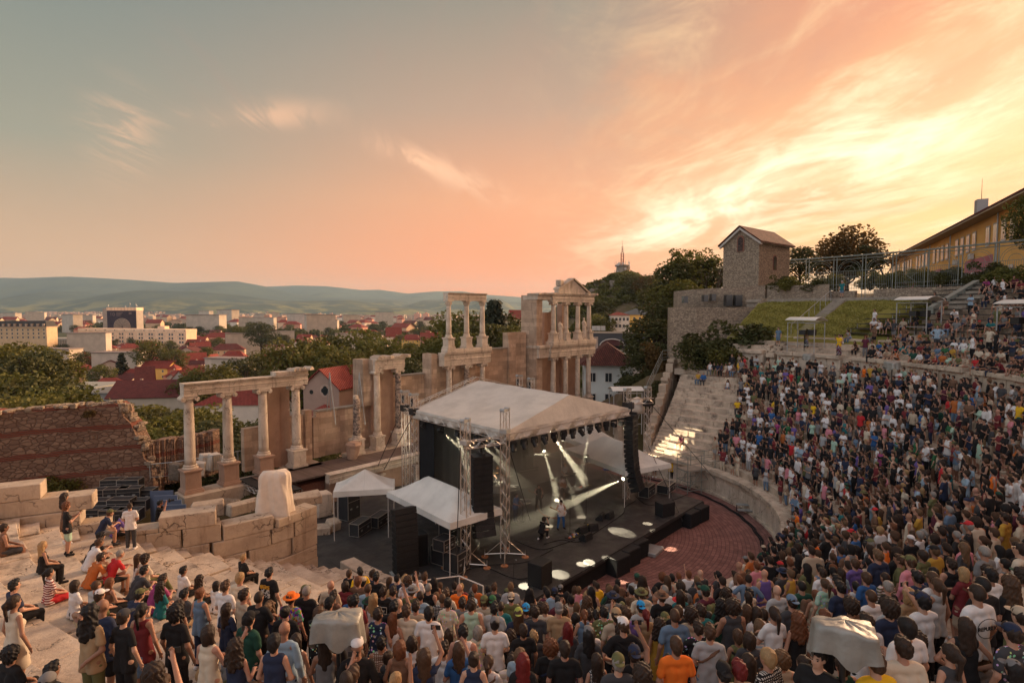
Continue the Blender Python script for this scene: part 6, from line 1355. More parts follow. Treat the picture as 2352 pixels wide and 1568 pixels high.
for i,(wl,rf)in enumerate(((WH,M_tile2),(CR,M_tile3),(PK,M_tile2),(SA,M_tile2),((.5,.42,.34),plain('flat roofing',(.25,.2,.18))),((.5,.38,.3),M_tile3))):
 h_=house(0,0,0,16 if i!=4 else 30,11,0,9 if i!=4 else 19,3.2 if i!=4 else .6,wl,rf,'x',kind=('hip','gable','hip','gable','flat','front')[i],nwin=0,chim=1 if i!=4 else 0);cityp.append(h_)
wn=('white','cream','pink','tan','flat roofed white','rosy');rr=random.Random(21);first=set()
def put_city(x,y,s):
 i=rr.choice((0,1,2,3,5,0,1,2,3,5,4)if s<1.1 else(0,1,2,3,4,5));o=cityp[i]
 if i in first:o=copy_tree(o)
 first.add(i);o.location=(x,y,-29.5);o.rotation_euler=(0,0,rr.uniform(-.6,.6));o.scale=(s,s,s*rr.uniform(.9,1.3));tag(o,'small %s town house lost among the far roofs of the city'%wn[i],'house','far %s houses of the city'%wn[i])
for k in range(42):Y=rr.uniform(255,420);px=rr.uniform(120,720);x,y,_=atY(px,760,Y);put_city(x,y,.85)
for k in range(95):Y=rr.uniform(330,900);px=rr.uniform(100,1040)if Y<580 else rr.uniform(430,1040);x,y,_=atY(px,760,Y);put_city(x,y,1.)
for k in range(150):Y=rr.uniform(900,2600);px=rr.uniform(-60,1050);x,y,_=atY(px,740,Y);put_city(x,y,rr.uniform(1.2,2.))
mb=MB();rr=random.Random(33)
for k in range(1500):
 Y=rr.uniform(2400,4600);px=rr.uniform(-80,1230);x,y,_=atY(px,730,Y);s=rr.uniform(12,38);mb.box((x,y,-29.5+s*.3),(s,s*.6,s*rr.uniform(.35,.9)),rr.uniform(-.5,.5),rr.choice((0,0,1,2)))
for k in range(700):
 px=rr.choice((rr.uniform(60,240),rr.uniform(60,240),rr.uniform(320,620),rr.uniform(-100,900)));Y=rr.uniform(4400,5150);x,y,_=atY(px,722,Y);mb.box((x,y,-27+(Y-4500)*.055),(rr.uniform(14,26),14,rr.uniform(9,16)),rr.uniform(-.5,.5),rr.choice((0,1,1,2)))
tag(mb.build('distant_city',[wallm((.46,.33,.26)),wallm((.42,.24,.18)),wallm((.5,.40,.30))]),'pale specks of the distant city and foothill villages',kind='stuff')
for px,py,w,l in((958,720,12,'left one of two lone tower blocks on the far plain'),(978,720,11,'right one of two lone tower blocks on the far plain')):
 a=atY(px,py,2300);mb=MB();mb.bx(a[0]-w,a[0]+w,a[1],a[1]+18,-29.5,a[2]);mb.bx(a[0]-4,a[0]+4,a[1]+2,a[1]+12,a[2],a[2]+5);tag(mb.build('tower_block',wallm(PK)),l,'building')
Yd=380.;sky_=[(1200,760),(1290,700),(1340,672),(1365,660),(1395,648),(1412,638),(1448,638),(1480,650),(1530,660),(1600,670),(1700,700),(1800,720)]
xs=[atY(px,0,Yd)[0]for px,_ in sky_];zs=[atY(px,py,Yd)[2]for px,py in sky_];pp=list(zip(xs,zs))
def hz(x,y):
 t_=(y-(Yd-150))/150;top=lerp(pp,x);q=max(0,min(1,t_))if t_<=1 else max(0,1-(t_-1));q=q*q*(3-2*q)
 return -29+(top+29)*q+2.5*math.sin(x*.11+y*.07)*math.sin(y*.13)*q*(1.2-q)*1.6
grid_mesh('hill',[xs[0]-20+(xs[-1]-xs[0]+40)*i/70 for i in range(71)],[Yd-150+6*i for i in range(44)],hz,M_earth)
g=np.random.default_rng(12);lm=[]
for i in range(520):x=g.uniform(xs[1],xs[-2]);y=Yd-g.uniform(0,120);lm.append((x,y,hz(x,y)+g.uniform(.5,2.5),g.uniform(2.2,4.6)))
me=leaf_mesh('scrub',lm,.9,.75,17,M_leaf,.9);o=bpy.data.objects.new('scrub',me);COL.objects.link(o);tag(o,'scrub and small trees covering the rocky hill',kind='stuff')
rr=random.Random(6)
for k,(px,py,s)in enumerate(((1378,652,6),(1395,668,7),(1420,650,6),(1365,668,4),(1440,690,5),(1405,700,5))):
 a=atY(px,py,Yd-12-5*k);bm=bmesh.new();bmesh.ops.create_icosphere(bm,subdivisions=3,radius=1.);
 for v in bm.verts:v.co*=1+.22*math.sin(v.co.x*5+k)*math.sin(v.co.y*6+2*k)+.1*math.sin(v.co.z*11)
 me=bpy.data.meshes.new('rock');bm.to_mesh(me);bm.free();me.materials.append(M_rock);o=bpy.data.objects.new('rock',me);COL.objects.link(o);o.location=(a[0],a[1],a[2]-s*.35);o.scale=(s,s*.8,s*.7);tag(o,'bare grey boulder on the slope below the radio tower, %s by distance'%('first second third fourth fifth sixth'.split()[k]),'rock','boulders on the radio tower hill')
a=atY(1429,640,Yd);t=thing('radio_tower',(a[0],a[1],a[2]-3),0,'round radio tower with dishes and red lattice mast on the hill','tower')
mb=MB();mb.lathe((0,0,0),[(6.,0),(5.6,6.5),(6.4,6.7),(6.4,7.8),(4.6,7.9),(4.2,13.),(5.2,13.2),(5.2,14.2),(1.,14.4)],20);mb.build('drum',M_conc,t)
mb=MB();rr=random.Random(5)
for i in range(22):an=rr.uniform(0,6.28);z=rr.uniform(7.8,16.5);mb.cyl((5.*math.cos(an),5.*math.sin(an),z),(5.5*math.cos(an),5.5*math.sin(an),z),rr.uniform(.5,1.1),None,12);mb.build('dish',M_white,t);mb=MB()
mb=MB()
for i in range(14):an=i*.45;mb.cyl((5.2*math.cos(an),5.2*math.sin(an),13),(5.4*math.cos(an),5.4*math.sin(an),18.),.12,.08,4)
mb.build('antenna_rods',M_steel,t);mb=MB();mb.truss((0,0,14),(0,0,24),1.8,.16,1.8,br=.1);mb.truss((0,0,24),(0,0,29),.8,.1,1.2,br=.07);mb.cyl((0,0,29),(0,0,34),.1,.04,5);mb.build('mast',plain('mast red',(.3,.1,.07)),t);t.scale=(.92,.92,.84)
cN=atY(1742,655,70.);cL=atY(1660,655,74.5);cR=atY(1812,655,75.5);ez=atY(1742,551,70)[2];zb=15.2
Fp=Vector(cN[:2]);Lp=Vector(cL[:2]);Rp=Vector(cR[:2]);Bp=Lp+Rp-Fp;ctr=(Lp+Rp)/2
t=thing('chapel',(ctr[0],ctr[1],zb),0,'square stone chapel with red tiled gable roof on the hill','chapel')
apex=atY(1692,516,72.2)[2]-.35
mid_l=(Fp+Lp)/2;mid_r=(Bp+Rp)/2
mb=MB();q=[Fp,Rp,Bp,Lp];vs=[(p[0],p[1],zb)for p in q]+[(p[0],p[1],ez)for p in q]+[(mid_l[0],mid_l[1],apex),(mid_r[0],mid_r[1],apex)]
mb.add(vs,[(0,1,5,4),(2,3,7,6),(3,0,4,8,7),(1,2,6,9,5)]);mb.build('wall',M_fine,t,True)
dL=(Lp-Fp).normalized();dR=(Rp-Fp).normalized();mb=MB();o_=.55
def slab(a,b,c,d,th=.18):v=[a,b,c,d];v+=[p+Vector((0,0,th))for p in v];mb.add(v,[(0,3,2,1),(4,5,6,7),(0,1,5,4),(1,2,6,5),(2,3,7,6),(3,0,4,7)])
def E3(p,z):return Vector((p[0],p[1],z))
hl=(Lp-Fp).length/2;sl=(apex-ez)/hl
r0=E3(mid_l-dR*o_,apex+.05);r1=E3(mid_r+dR*o_,apex+.05)
slab(E3(Fp-dR*o_-dL*o_,ez-sl*o_+.05),E3(Rp+dR*o_-dL*o_,ez-sl*o_+.05),r1,r0);slab(E3(Lp-dR*o_+dL*o_,ez-sl*o_+.05),E3(Bp+dR*o_+dL*o_,ez-sl*o_+.05),r1,r0)
mb.build('roof',M_tile,t,True);mb=MB()
slab(E3(Fp-dR*.35-dL*.35,ez-.35),E3(Rp+dR*.35-dL*.35,ez-.35),E3(Rp+dR*.35+dL*.02,ez-.35),E3(Fp-dR*.35+dL*.02,ez-.35),.3)
slab(E3(Fp-dR*.4-dL*.4,ez-sl*.4-.3),E3(mid_l-dR*.4,apex-.3),E3(mid_l+dR*.02,apex-.3),E3(Fp+dR*.02-dL*.4,ez-sl*.4-.3),.3);slab(E3(Lp-dR*.4+dL*.4,ez-sl*.4-.3),E3(mid_l-dR*.4,apex-.3),E3(mid_l+dR*.02,apex-.3),E3(Lp+dR*.02+dL*.4,ez-sl*.4-.3),.3)
mb.build('cornice',M_white,t,True)
def arched(par,c,d,w,h,m_,out,fr=None):
 c=Vector(c);d=Vector((d[0],d[1],0)).normalized();nrm=Vector((d[1],-d[0],0))*out;pts_=[(-w/2,0),(w/2,0)]+[(w/2*math.cos(math.pi*i/10),h-w/2+w/2*math.sin(math.pi*i/10))for i in range(11)]
 for nm,s,off,mm in(('window_surround',1.35,.03,M_brick),('window',1.,.06,m_)):
  v=[c+d*x*s+Vector((0,0,z*(1.12 if s>1 else 1)-(.05 if s>1 else 0)))+nrm*off for x,z in pts_];v2=[p-nrm*(off+.1)for p in v];k=len(v);mb=MB();mb.add(v+v2,[tuple(range(k)),tuple(range(k,2*k))[::-1]]+[(i,(i+1)%k,k+(i+1)%k,k+i)for i in range(k)]);mb.build(nm,mm,par,True)
pw_=atY(1696,576,72.);arched(t,E3(mid_l,pw_[2]),dL,.75,1.75,M_glass,1);pw_=atY(1778,620,73);arched(t,E3(Fp+(Rp-Fp)*.5,pw_[2]),dR,.8,1.75,M_glass,1)
def wallq(name,pts,th,m_,label,z0s=None):
 """straight or bent wall: pts of (px,py top,py bottom,Y)"""
 mb=MB();a=[(atY(px,pt,Y),atY(px,pb,Y))for px,pt,pb,Y in pts];v=[]
 for(tp,bt)in a:v+=[(tp[0],tp[1],bt[2]-1.5),(tp[0],tp[1],tp[2]),(tp[0]+.1,tp[1]+th,tp[2]),(tp[0]+.1,tp[1]+th,bt[2]-1.5)]
 n=len(a);fs=[(0,1,2,3),tuple(4*(n-1)+k for k in(3,2,1,0))]+[(4*i+k,4*(i+1)+k,4*(i+1)+(k+1)%4,4*i+(k+1)%4)for i in range(n-1)for k in range(4)]
 mb.add(v,fs);t=thing(name,a[0][1],0,label,'wall');mb.build('wall_face',m_,t,True);return t
t=wallq('fort_wall',[(1556,668,708,71),(1600,664,708,69),(1680,660,707,67),(1758,655,706,66)],2.,M_rubble,'upper fort wall with small square openings below the chapel')
wallq('fort_wall',[(1540,706,800,66.5),(1600,706,812,65),(1680,706,800,64.2),(1762,704,760,64)],1.5,M_fine,'tall lower fort wall of small grey stones behind the bush')
for i,(px,py,w,h)in enumerate(((1573,688,.5,.8),(1619,685,.5,.8),(1637,683,.5,.8),(1672,690,.7,1.3),(1694,690,.8,1.3))):a=atY(px,py,68.4 if px<1600 else 67.4 if px<1650 else 66.6);mb=MB();mb.box((a[0],a[1]-.02,a[2]),(w,.9,h));mb.build('opening',M_glass,t,True)
wallq('garden_wall',[(1762,656,680,66),(1850,655,672,62),(1905,652,668,60)],.5,M_rubble,'low rubble wall left of the gate under the bushes')
mb=MB();a=atY(1757,690,64);mb.add([(a[0]-1.4,a[1],a[2]-1.6),(a[0]+1.2,a[1],a[2]-1.6),(a[0]+.9,a[1],a[2]+.3),(a[0]-.2,a[1],a[2]+.2),(a[0]-1.4,a[1]+1.2,a[2]-1.6),(a[0]+1.2,a[1]+1.2,a[2]-1.6),(a[0]+.9,a[1]+1.2,a[2]+.3),(a[0]-.2,a[1]+1.2,a[2]+.2)],[(0,1,2,3),(7,6,5,4),(0,4,5,1),(1,5,6,2),(2,6,7,3),(3,7,4,0)]);tag(mb.build('stone_buttress',M_fine),'sloping stone buttress at the right end of the fort wall','wall')
q=hit(1470+270,788);block((*WP(29.6,86.5)[:2],11.4),(1.1,.8,.9),.3,'lone square stone half hidden in the bush at the grass edge',31)
#  school
p0=Vector((92.6,140.));p1=Vector((47.,45.8));d=(p1-p0);Ls_=d.length;rz=math.atan2(d[1],d[0]);t=thing('school',(p0[0],p0[1],14.5),rz,'long orange school building with pink band and red roof on the right','building')
OR=(.80,.44,.14);mb=MB();mb.bx(0,Ls_,0,14,0,11.5);mb.build('wall',wallm(OR),t)
mb=MB();[mb.bx(a,b,-.06,0,0,6.2)for a,b in((8,52),(66,78),(90,Ls_))];mb.build('pink_band',wallm((.5,.17,.19)),t)
mb=MB();v=[(-1,-1.8,11.1),(Ls_,-1.8,11.1),(Ls_,7,15.2),(4,7,15.2),(-1,15,11.1),(Ls_,15,11.1)];mb.add(v,[(0,1,2,3),(3,2,5,4),(0,3,4)]);v2=[(x,y,z+.22)for x,y,z in v];mb.add(v2,[(0,1,2,3),(3,2,5,4),(0,3,4)]);mb.add([v[0],v[1],v2[1],v2[0]],[(0,1,2,3)]);rf=mb.build('roof',M_tile3,t)
mb=MB();mb.bx(-1,Ls_,-1.75,0,10.9,11.08);mb.build('soffit',wallm((.4,.3,.2)),t);m2=MB();m2.box((66,1.5,13.4),(1.5,1.2,2.6));m2.build('chimney',wallm((.36,.33,.31)),rf);m2=MB();m2.cyl((66,1.5,14.5),(66,1.5,17.6),.04,.02,4);m2.cyl((84,1.,13),(84,1.,20),.05,.03,4);m2.build('mast',M_black,rf)
windows(t,2,Ls_-4,-.07,[8.6],34,1.5,2.5,skip=lambda i:i%5==4);windows(t,2,Ls_-4,-.07,[3.4],34,1.4,2.1,skip=lambda i:i%5 in(4,1))
for x in(20,44,58,80):mb=MB();mb.cyl((x,-.2,0),(x,-.2,11),.09,.09,6);mb.build('downpipe',M_steel,t)
for x,z in((30,5.2),(49,5.6),(62,6.4),(70,6.6)):mb=MB();mb.box((x,-.35,z),(1.,.45,.75));mb.build('air_conditioner',M_white,t)
for i,px in enumerate((1366,1376,1387)):a=atY(px,754,112);mb=MB();mb.box((a[0],a[1]+1,a[2]),(.8,.5,.9));mb.cyl((a[0],a[1]+.74,a[2]),(a[0],a[1]+.7,a[2]),.3,.3,12);tag(mb.build('cooling_unit',M_white),'white cooling unit behind the tower columns, %s from the left'%('first second third'.split()[i]),'cooling unit','cooling units on the hall')
#  people
def surface_nets(f,lo,h):
 """isosurface of grid f (inside < 0) as quads"""
 nx,ny,nz=f.shape;s=f<0;c=s[:-1,:-1,:-1].astype(np.int8)
 cnt=np.zeros((nx-1,ny-1,nz-1),np.int8)
 for i in(0,1):
  for j in(0,1):
   for k in(0,1):cnt+=s[i:nx-1+i,j:ny-1+j,k:nz-1+k]
 act=(cnt>0)&(cnt<8);idx=-np.ones(act.shape,np.int64);A=np.argwhere(act);idx[act]=np.arange(len(A))
 acc=np.zeros((len(A),3));w=np.zeros(len(A));x,y,z=A[:,0],A[:,1],A[:,2]
 for a in range(3):
  b,c=[(1,2),(0,2),(0,1)][a]
  for p in(0,1):
   for q in(0,1):
    o0=[0,0,0];o0[b]=p;o0[c]=q;o1=list(o0);o1[a]=1
    f0=f[x+o0[0],y+o0[1],z+o0[2]];f1=f[x+o1[0],y+o1[1],z+o1[2]];m=(f0<0)!=(f1<0)
    t=np.where(m,f0/np.where(m,f0-f1,1),0);pt=np.tile(np.array(o0,float),(len(A),1));pt[:,a]=t;acc[m]+=pt[m];w+=m
 V=(A+acc/np.maximum(w,1)[:,None])*h+lo;Q=[]
 for a in range(3):
  b,c=[(1,2),(2,0),(0,1)][a];sl0=[slice(1,-1)]*3;s0=np.moveaxis(s,(a,b,c),(0,1,2));I=np.moveaxis(idx,(a,b,c),(0,1,2))
  e=s0[:-1,1:-1,1:-1]!=s0[1:,1:-1,1:-1];E=np.argwhere(e);i,j,k=E[:,0],E[:,1]+1,E[:,2]+1
  q=np.stack([I[i,j-1,k-1],I[i,j,k-1],I[i,j,k],I[i,j-1,k]],1);fl=s0[i,j,k];q[~fl]=q[~fl][:,::-1];Q.append(q)
 Q=np.concatenate(Q);Q=Q[(Q>=0).all(1)];return V,Q
class SDF:
 def __init__(s):s.p=[]
 def cone(s,a,b,ra,rb=None,k=.02,sy=1.):s.p.append(('c',np.array(a,float),np.array(b,float),ra,ra if rb is None else rb,k,sy));return s
 def ell(s,c,r,k=.02):s.p.append(('e',np.array(c,float),np.array(r,float),k));return s
 def cutp(s,p,n):s.p.append(('x',np.array(p,float),np.array(n,float)));return s
 def sub(s,c,r,k=.015):s.p.append(('s',np.array(c,float),np.array(r,float),k));return s
 def noise(s,amp,fr):s.p.append(('n',amp,fr));return s
 def bounds(s):
  lo=np.full(3,9.);hi=-lo
  for q in s.p:
   if q[0]=='c':
    r=max(q[3],q[4])
    for e in(q[1],q[2]):lo=np.minimum(lo,e-r);hi=np.maximum(hi,e+r)
   if q[0]=='e':lo=np.minimum(lo,q[1]-q[2]);hi=np.maximum(hi,q[1]+q[2])
  return lo,hi
 def mesh(s,h):
  lo,hi=s.bounds();lo-=h*2.5+.01;hi+=h*2.5+.01;n=np.ceil((hi-lo)/h).astype(int)+1
  ax=[lo[i]+h*np.arange(n[i])for i in range(3)];X,Y,Z=np.meshgrid(*ax,indexing='ij');X,Y,Z=(q.astype(np.float32)for q in(X,Y,Z));f=np.full(X.shape,1.,np.float32)
  def smin(a,b,k):hh=np.clip(.5+.5*(b-a)/k,0,1);return b+(a-b)*hh-k*hh*(1-hh)
  for q in s.p:
   if q[0]=='c':
    _,a,b,ra,rb,k,sy=q;d=b-a;L=float(d@d)+1e-9;px,py,pz=X-a[0],Y-a[1],Z-a[2];t=np.clip((px*d[0]+py*d[1]+pz*d[2])/L,0,1)
    dd=np.sqrt((px-t*d[0])**2+((py-t*d[1])/sy)**2+(pz-t*d[2])**2)-(ra+(rb-ra)*t);f=smin(f,dd,k)
   elif q[0]=='e':
    _,c,r,k=q;u=np.sqrt(((X-c[0])/r[0])**2+((Y-c[1])/r[1])**2+((Z-c[2])/r[2])**2);f=smin(f,(u-1)*float(min(r)),k)
   elif q[0]=='s':
    _,c,r,k=q;u=np.sqrt(((X-c[0])/r[0])**2+((Y-c[1])/r[1])**2+((Z-c[2])/r[2])**2);f=-smin(-f,(u-1)*float(min(r)),k)
   elif q[0]=='x':_,p,nn=q;f=np.maximum(f,(X-p[0])*nn[0]+(Y-p[1])*nn[1]+(Z-p[2])*nn[2])
   elif q[0]=='o':f=f-q[1]
   elif q[0]=='n':_,am,fr=q;f=f+am*np.sin(X*fr+1.3*np.sin(Z*fr*.6))*np.sin(Y*fr*1.1+Z*fr*.45)
  return surface_nets(f,lo,h)
def np_mesh(name,V,Q,m_):
 me=bpy.data.meshes.new(name);me.vertices.add(len(V));me.vertices.foreach_set('co',V.astype(np.float32).ravel());n=len(Q)
 me.loops.add(4*n);me.loops.foreach_set('vertex_index',Q.astype(np.int32).ravel());me.polygons.add(n);me.polygons.foreach_set('loop_start',np.arange(0,4*n,4,dtype=np.int32));me.polygons.foreach_set('loop_total',np.full(n,4,dtype=np.int32))
 me.polygons.foreach_set('use_smooth',[True]*n);me.materials.append(m_);me.update(calc_edges=True);return me
v3=lambda *a:np.array(a,float)
def pose(kind):
 """joint positions; the person looks along +y, feet on z = 0"""
 J=dict(P=v3(0,0,.94),C=v3(0,.0,1.26),N=v3(0,-.015,1.45),H=v3(0,.015,1.625),kL=v3(-.10,.02,.50),kR=v3(.10,.02,.50),aL=v3(-.11,-.03,.09),aR=v3(.11,-.03,.09),tw=0.)
 def arms(eL,wL,eR,wR):J.update(eL=v3(*eL),wL=v3(*wL),eR=v3(*eR),wR=v3(*wR))
 arms((-.25,-.03,1.13),(-.26,.06,.89),(.25,-.03,1.13),(.26,.06,.89))
 if kind=='crossed':arms((-.25,.06,1.13),(.06,.23,1.18),(.25,.06,1.14),(-.05,.20,1.22))
 elif kind=='phone':arms((-.24,.0,1.13),(-.16,.2,1.1),(.22,.18,1.33),(.10,.34,1.60))
 elif kind=='phonehigh':arms((-.24,.0,1.13),(-.2,.14,1.02),(.24,.20,1.58),(.12,.26,1.84))
 elif kind=='clap':arms((-.24,.06,1.15),(-.05,.30,1.27),(.24,.06,1.15),(.05,.30,1.27))
 elif kind=='raised':arms((-.25,-.03,1.13),(-.22,.1,.95),(.26,.05,1.62),(.22,.08,1.92));
 elif kind=='hips':arms((-.38,-.06,1.16),(-.19,.05,1.02),(.38,-.06,1.16),(.19,.05,1.02))
 elif kind=='front':arms((-.24,.0,1.13),(-.05,.17,.97),(.24,.0,1.13),(.05,.17,.98))
 elif kind=='behindhead':arms((-.34,.02,1.55),(-.07,-.12,1.66),(.25,-.03,1.13),(.1,-.16,1.0))
 elif kind=='walk':J.update(kL=v3(-.1,.16,.52),aL=v3(-.1,.22,.1),kR=v3(.1,-.04,.5),aR=v3(.1,-.28,.14))
 elif kind=='guitar':arms((-.30,-.02,1.16),(-.12,.24,1.04),(.30,.04,1.2),(.34,.34,1.26));J.update(H=v3(.02,.07,1.60),kL=v3(-.16,.05,.5),aL=v3(-.2,-.02,.09),kR=v3(.15,.04,.5),aR=v3(.2,.0,.09))
 elif kind=='play':arms((-.25,.04,1.13),(-.18,.34,1.08),(.25,.04,1.13),(.18,.34,1.08));J.update(H=v3(0,.07,1.6),C=v3(0,.04,1.26),N=v3(0,.04,1.44))
 elif kind in('sit','sitlean','sitcross','sitphoto','sitside','kneel'):
  J.update(P=v3(0,0,.12),C=v3(0,.02,.44),N=v3(0,.02,.63),H=v3(0,.05,.80),kL=v3(-.14,.42,.10),kR=v3(.14,.42,.10),aL=v3(-.13,.40,-.34),aR=v3(.13,.40,-.34))
  arms((-.26,.06,.33),(-.12,.34,.20),(.26,.06,.33),(.12,.34,.20))
  if kind=='sitlean':J.update(C=v3(0,.13,.42),N=v3(0,.24,.58),H=v3(0,.32,.73));arms((-.24,.32,.30),(-.04,.5,.34),(.24,.32,.30),(.04,.5,.34))
  if kind=='sitcross':J.update(C=v3(0,.08,.44),N=v3(0,.12,.62),H=v3(0,.17,.78),kL=v3(-.2,.34,.36),kR=v3(.16,.36,.34),aL=v3(-.13,.50,.0),aR=v3(.12,.52,.0));arms((-.28,.22,.38),(-.05,.42,.38),(.28,.22,.38),(.05,.42,.38))
  if kind=='sitside':J.update(kR=v3(.2,.46,.06),aR=v3(.22,.62,-.3));arms((-.3,-.06,.33),(-.34,-.1,.08),(.26,.1,.34),(.2,.38,.22))
  if kind=='sitphoto':J.update(H=v3(0,.10,.79));arms((-.2,.22,.52),(-.06,.30,.76),(.2,.22,.52),(.07,.30,.76))
  if kind=='kneel':J.update(P=v3(0,0,.44),C=v3(0,.12,.74),N=v3(0,.22,.91),H=v3(0,.30,1.06),kL=v3(-.12,.3,.08),kR=v3(.14,.42,.46),aL=v3(-.12,-.1,.07),aR=v3(.15,.36,.08));arms((-.22,.36,.74),(-.06,.50,.98),(.2,.42,.76),(.06,.52,.98))
 J['kind']=kind;return J
def seatk(k):return k.startswith('sit')
def axis(a,b):d=b-a;return d/(np.linalg.norm(d)+1e-9)
def add_head(S_,H):
 S_.ell(H+(0,-.005,.02),(.074,.092,.098),.03).ell(H+(0,.022,-.04),(.053,.062,.078),.03).ell(H+(0,.088,-.015),(.013,.022,.028),.012)
 for s in(-1,1):S_.ell(H+(s*.076,-.005,-.008),(.012,.021,.032),.008).sub(H+(s*.03,.098,.012),(.019,.014,.012),.014)
 S_.sub(H+(0,.087,-.067),(.022,.006,.004),.006)
def shoulders(J,w=.185):u=axis(J['C'],J['N']);return[J['N']-u*.045+v3(s*w,0,0)for s in(-1,1)]
def build_body(J,w,fem):
 b=SDF();P,C,N,H=J['P'],J['C'],J['N'],J['H'];hw=.09+.008*fem;cw=.085-.015*fem;sw=.180-.022*fem
 mid=(P+C)/2;ww=.082-.008*fem
 for q in(-1,1):b.cone(P+v3(q*(hw-.015),0,-.02),mid+v3(q*.05,0,0),.096,ww,.03,1.05);b.cone(mid+v3(q*.05,0,0),C+v3(q*(cw-.01),0,.01),ww,.094,.03,1.)
 sh=shoulders(J,sw);b.cone(sh[0]+v3(.05,0,0),sh[1]-v3(.05,0,0),.056,None,.05);b.cone(N-axis(C,N)*.05,N+axis(N,H)*.06,.058-.006*fem,.054-.006*fem,.035);add_head(b,H)
 if fem:b.ell(C+v3(-.065,.075,-.01),(.05,.045,.05),.04).ell(C+v3(.065,.075,-.01),(.05,.045,.05),.04)
 for s,sd in((0,'L'),(1,'R')):
  e,wr=J['e'+sd],J['w'+sd];b.cone(sh[s],e,.046-.006*fem,.037-.003*fem,.03);b.cone(e,wr,.040-.003*fem,.027,.02)
  d=axis(e,wr);up=v3(0,0,1)if abs(d[2])<.8 else v3(0,1,0);sdv=np.cross(d,up);sdv/=np.linalg.norm(sdv);nn=np.cross(sdv,d);pm=wr+d*.075
  if J['kind']in('phone','phonehigh','raised','clap'):d2=axis(v3(0,0,0),d+v3(0,.15,.5))
  else :d2=axis(v3(0,0,0),d-v3(0,0,.25))
  pm=wr+d2*.07;b.cone(wr,pm,.028,.031,.015,.8)
  for f_ in range(4):o=sdv*(-.027+.018*f_);L=(.062,.072,.068,.052)[f_];k1=pm+o+d2*.025;k2=k1+axis(v3(0,0,0),d2-nn*.45)*L*.5;b.cone(k1,k2,.0095,.009,.006);b.cone(k2,k2+axis(v3(0,0,0),d2-nn*1.3)*L*.5,.009,.008,.004)
  t0=wr+d2*.02+sdv*.022*(1 if s else -1);t1=t0+(d2*.6+sdv*(1 if s else -1)*.7)*.04;b.cone(t0,t1,.012,.011,.01);b.cone(t1,t1+(d2*.9+sdv*.1)*.03,.011,.009,.005)
 for s,sd in((-1,'L'),(1,'R')):
  k,a=J['k'+sd],J['a'+sd];hp=P+v3(s*.092,0,-.02);b.cone(hp,k,.088,.056,.03);b.cone(k,a,.057,.036,.02);ft=v3(s*.02,.15,-.055);b.cone(a+v3(0,-.02,-.05),a+ft,.036,.032,.03)
 return b
def build_shirt(J,fem,kind='tee'):
 b=SDF();P,C,N=J['P'],J['C'],J['N'];g=.016;hw=.09+.008*fem;cw=.085-.015*fem;sw=.180-.022*fem;u=axis(P,C);low=P-u*(.10 if kind!='dress' else .0)
 mid=(P+C)/2;ww=.100-.010*fem;dn_=.14 if P[2]>.5 else .05
 for q in(-1,1):b.cone(P+v3(q*(hw-.012),0,0)-u*dn_,mid+v3(q*.055,0,0),.121,ww,.03,1.08);b.cone(mid+v3(q*.055,0,0),C+v3(q*(cw-.01),0,.01),ww,.108,.03,1.)
 sh=shoulders(J,sw);st=.06 if kind in('tee','dress')else .085;b.cone(sh[0]+v3(st,0,0),sh[1]-v3(st,0,0),.062+g*.6,None,.04)
 if fem:b.ell(C+v3(-.065,.08,-.01),(.06,.055,.055),.04).ell(C+v3(.065,.08,-.01),(.06,.055,.055),.04)
 if kind in('tee','long'):
  for s,sd in((0,'L'),(1,'R')):
   e=J['e'+sd];b.cone(sh[s],sh[s]+(e-sh[s])*(.62 if kind=='tee' else 1.),.057-.005*fem,.060-.006*fem,.025)
   if kind=='long':b.cone(e,e+(J['w'+sd]-e)*.9,.050,.038,.03)
 b.noise(.0065,31.)
 b.cutp(N+axis(C,N)*.026,axis(C,N))
 if kind=='dress':
  kn=(J['kL']+J['kR'])/2
  if P[2]>.5:b.cone(P+v3(-.06,0,-.05),P+v3(-.10,0,-.38),.13,.15,.05);b.cone(P+v3(.06,0,-.05),P+v3(.10,0,-.38),.13,.15,.05);b.cutp(P+v3(0,0,-.42),v3(0,0,-1))
  else :b.cone(P,kn,.15,.15,.05)
 else :b.cutp(P-u*(.17 if P[2]>.5 else .10),-u)
 return b
def build_trousers(J,kind):
 b=SDF();P=J['P'];g=.016;b.cone(P+v3(-.075,0,0),P+v3(.075,0,0),.106,None,.03,1.05)
 for s,sd in((-1,'L'),(1,'R')):
  k,a=J['k'+sd],J['a'+sd];hp=P+v3(s*.092,0,-.02)
  if kind=='long':b.cone(hp,k,.102,.074,.03);b.cone(k,a+(k-a)*.06,.075,.06,.02)
  elif kind=='shorts':b.cone(hp,hp+(k-hp)*.84,.104,.088,.03)
 if kind=='skirt':
  kn=(J['kL']+J['kR'])/2;b.cone(P,P+(kn-P)*.9,.135,.19,.05)
  if P[2]>.5:b.cutp(P+v3(0,0,-.40),v3(0,0,-1))
 if kind=='maxi':
  kn=(J['kL']+J['kR'])/2;an=(J['aL']+J['aR'])/2;b.cone(P,kn,.125,.17,.05);b.cone(kn,an,.17,.20,.05)
  if P[2]>.5:b.cutp(v3(0,0,.08),v3(0,0,-1))
 u=axis(P,J['C']);b.noise(.006,30.);b.cutp(P+u*(-.05 if P[2]>.5 else .13),u);return b
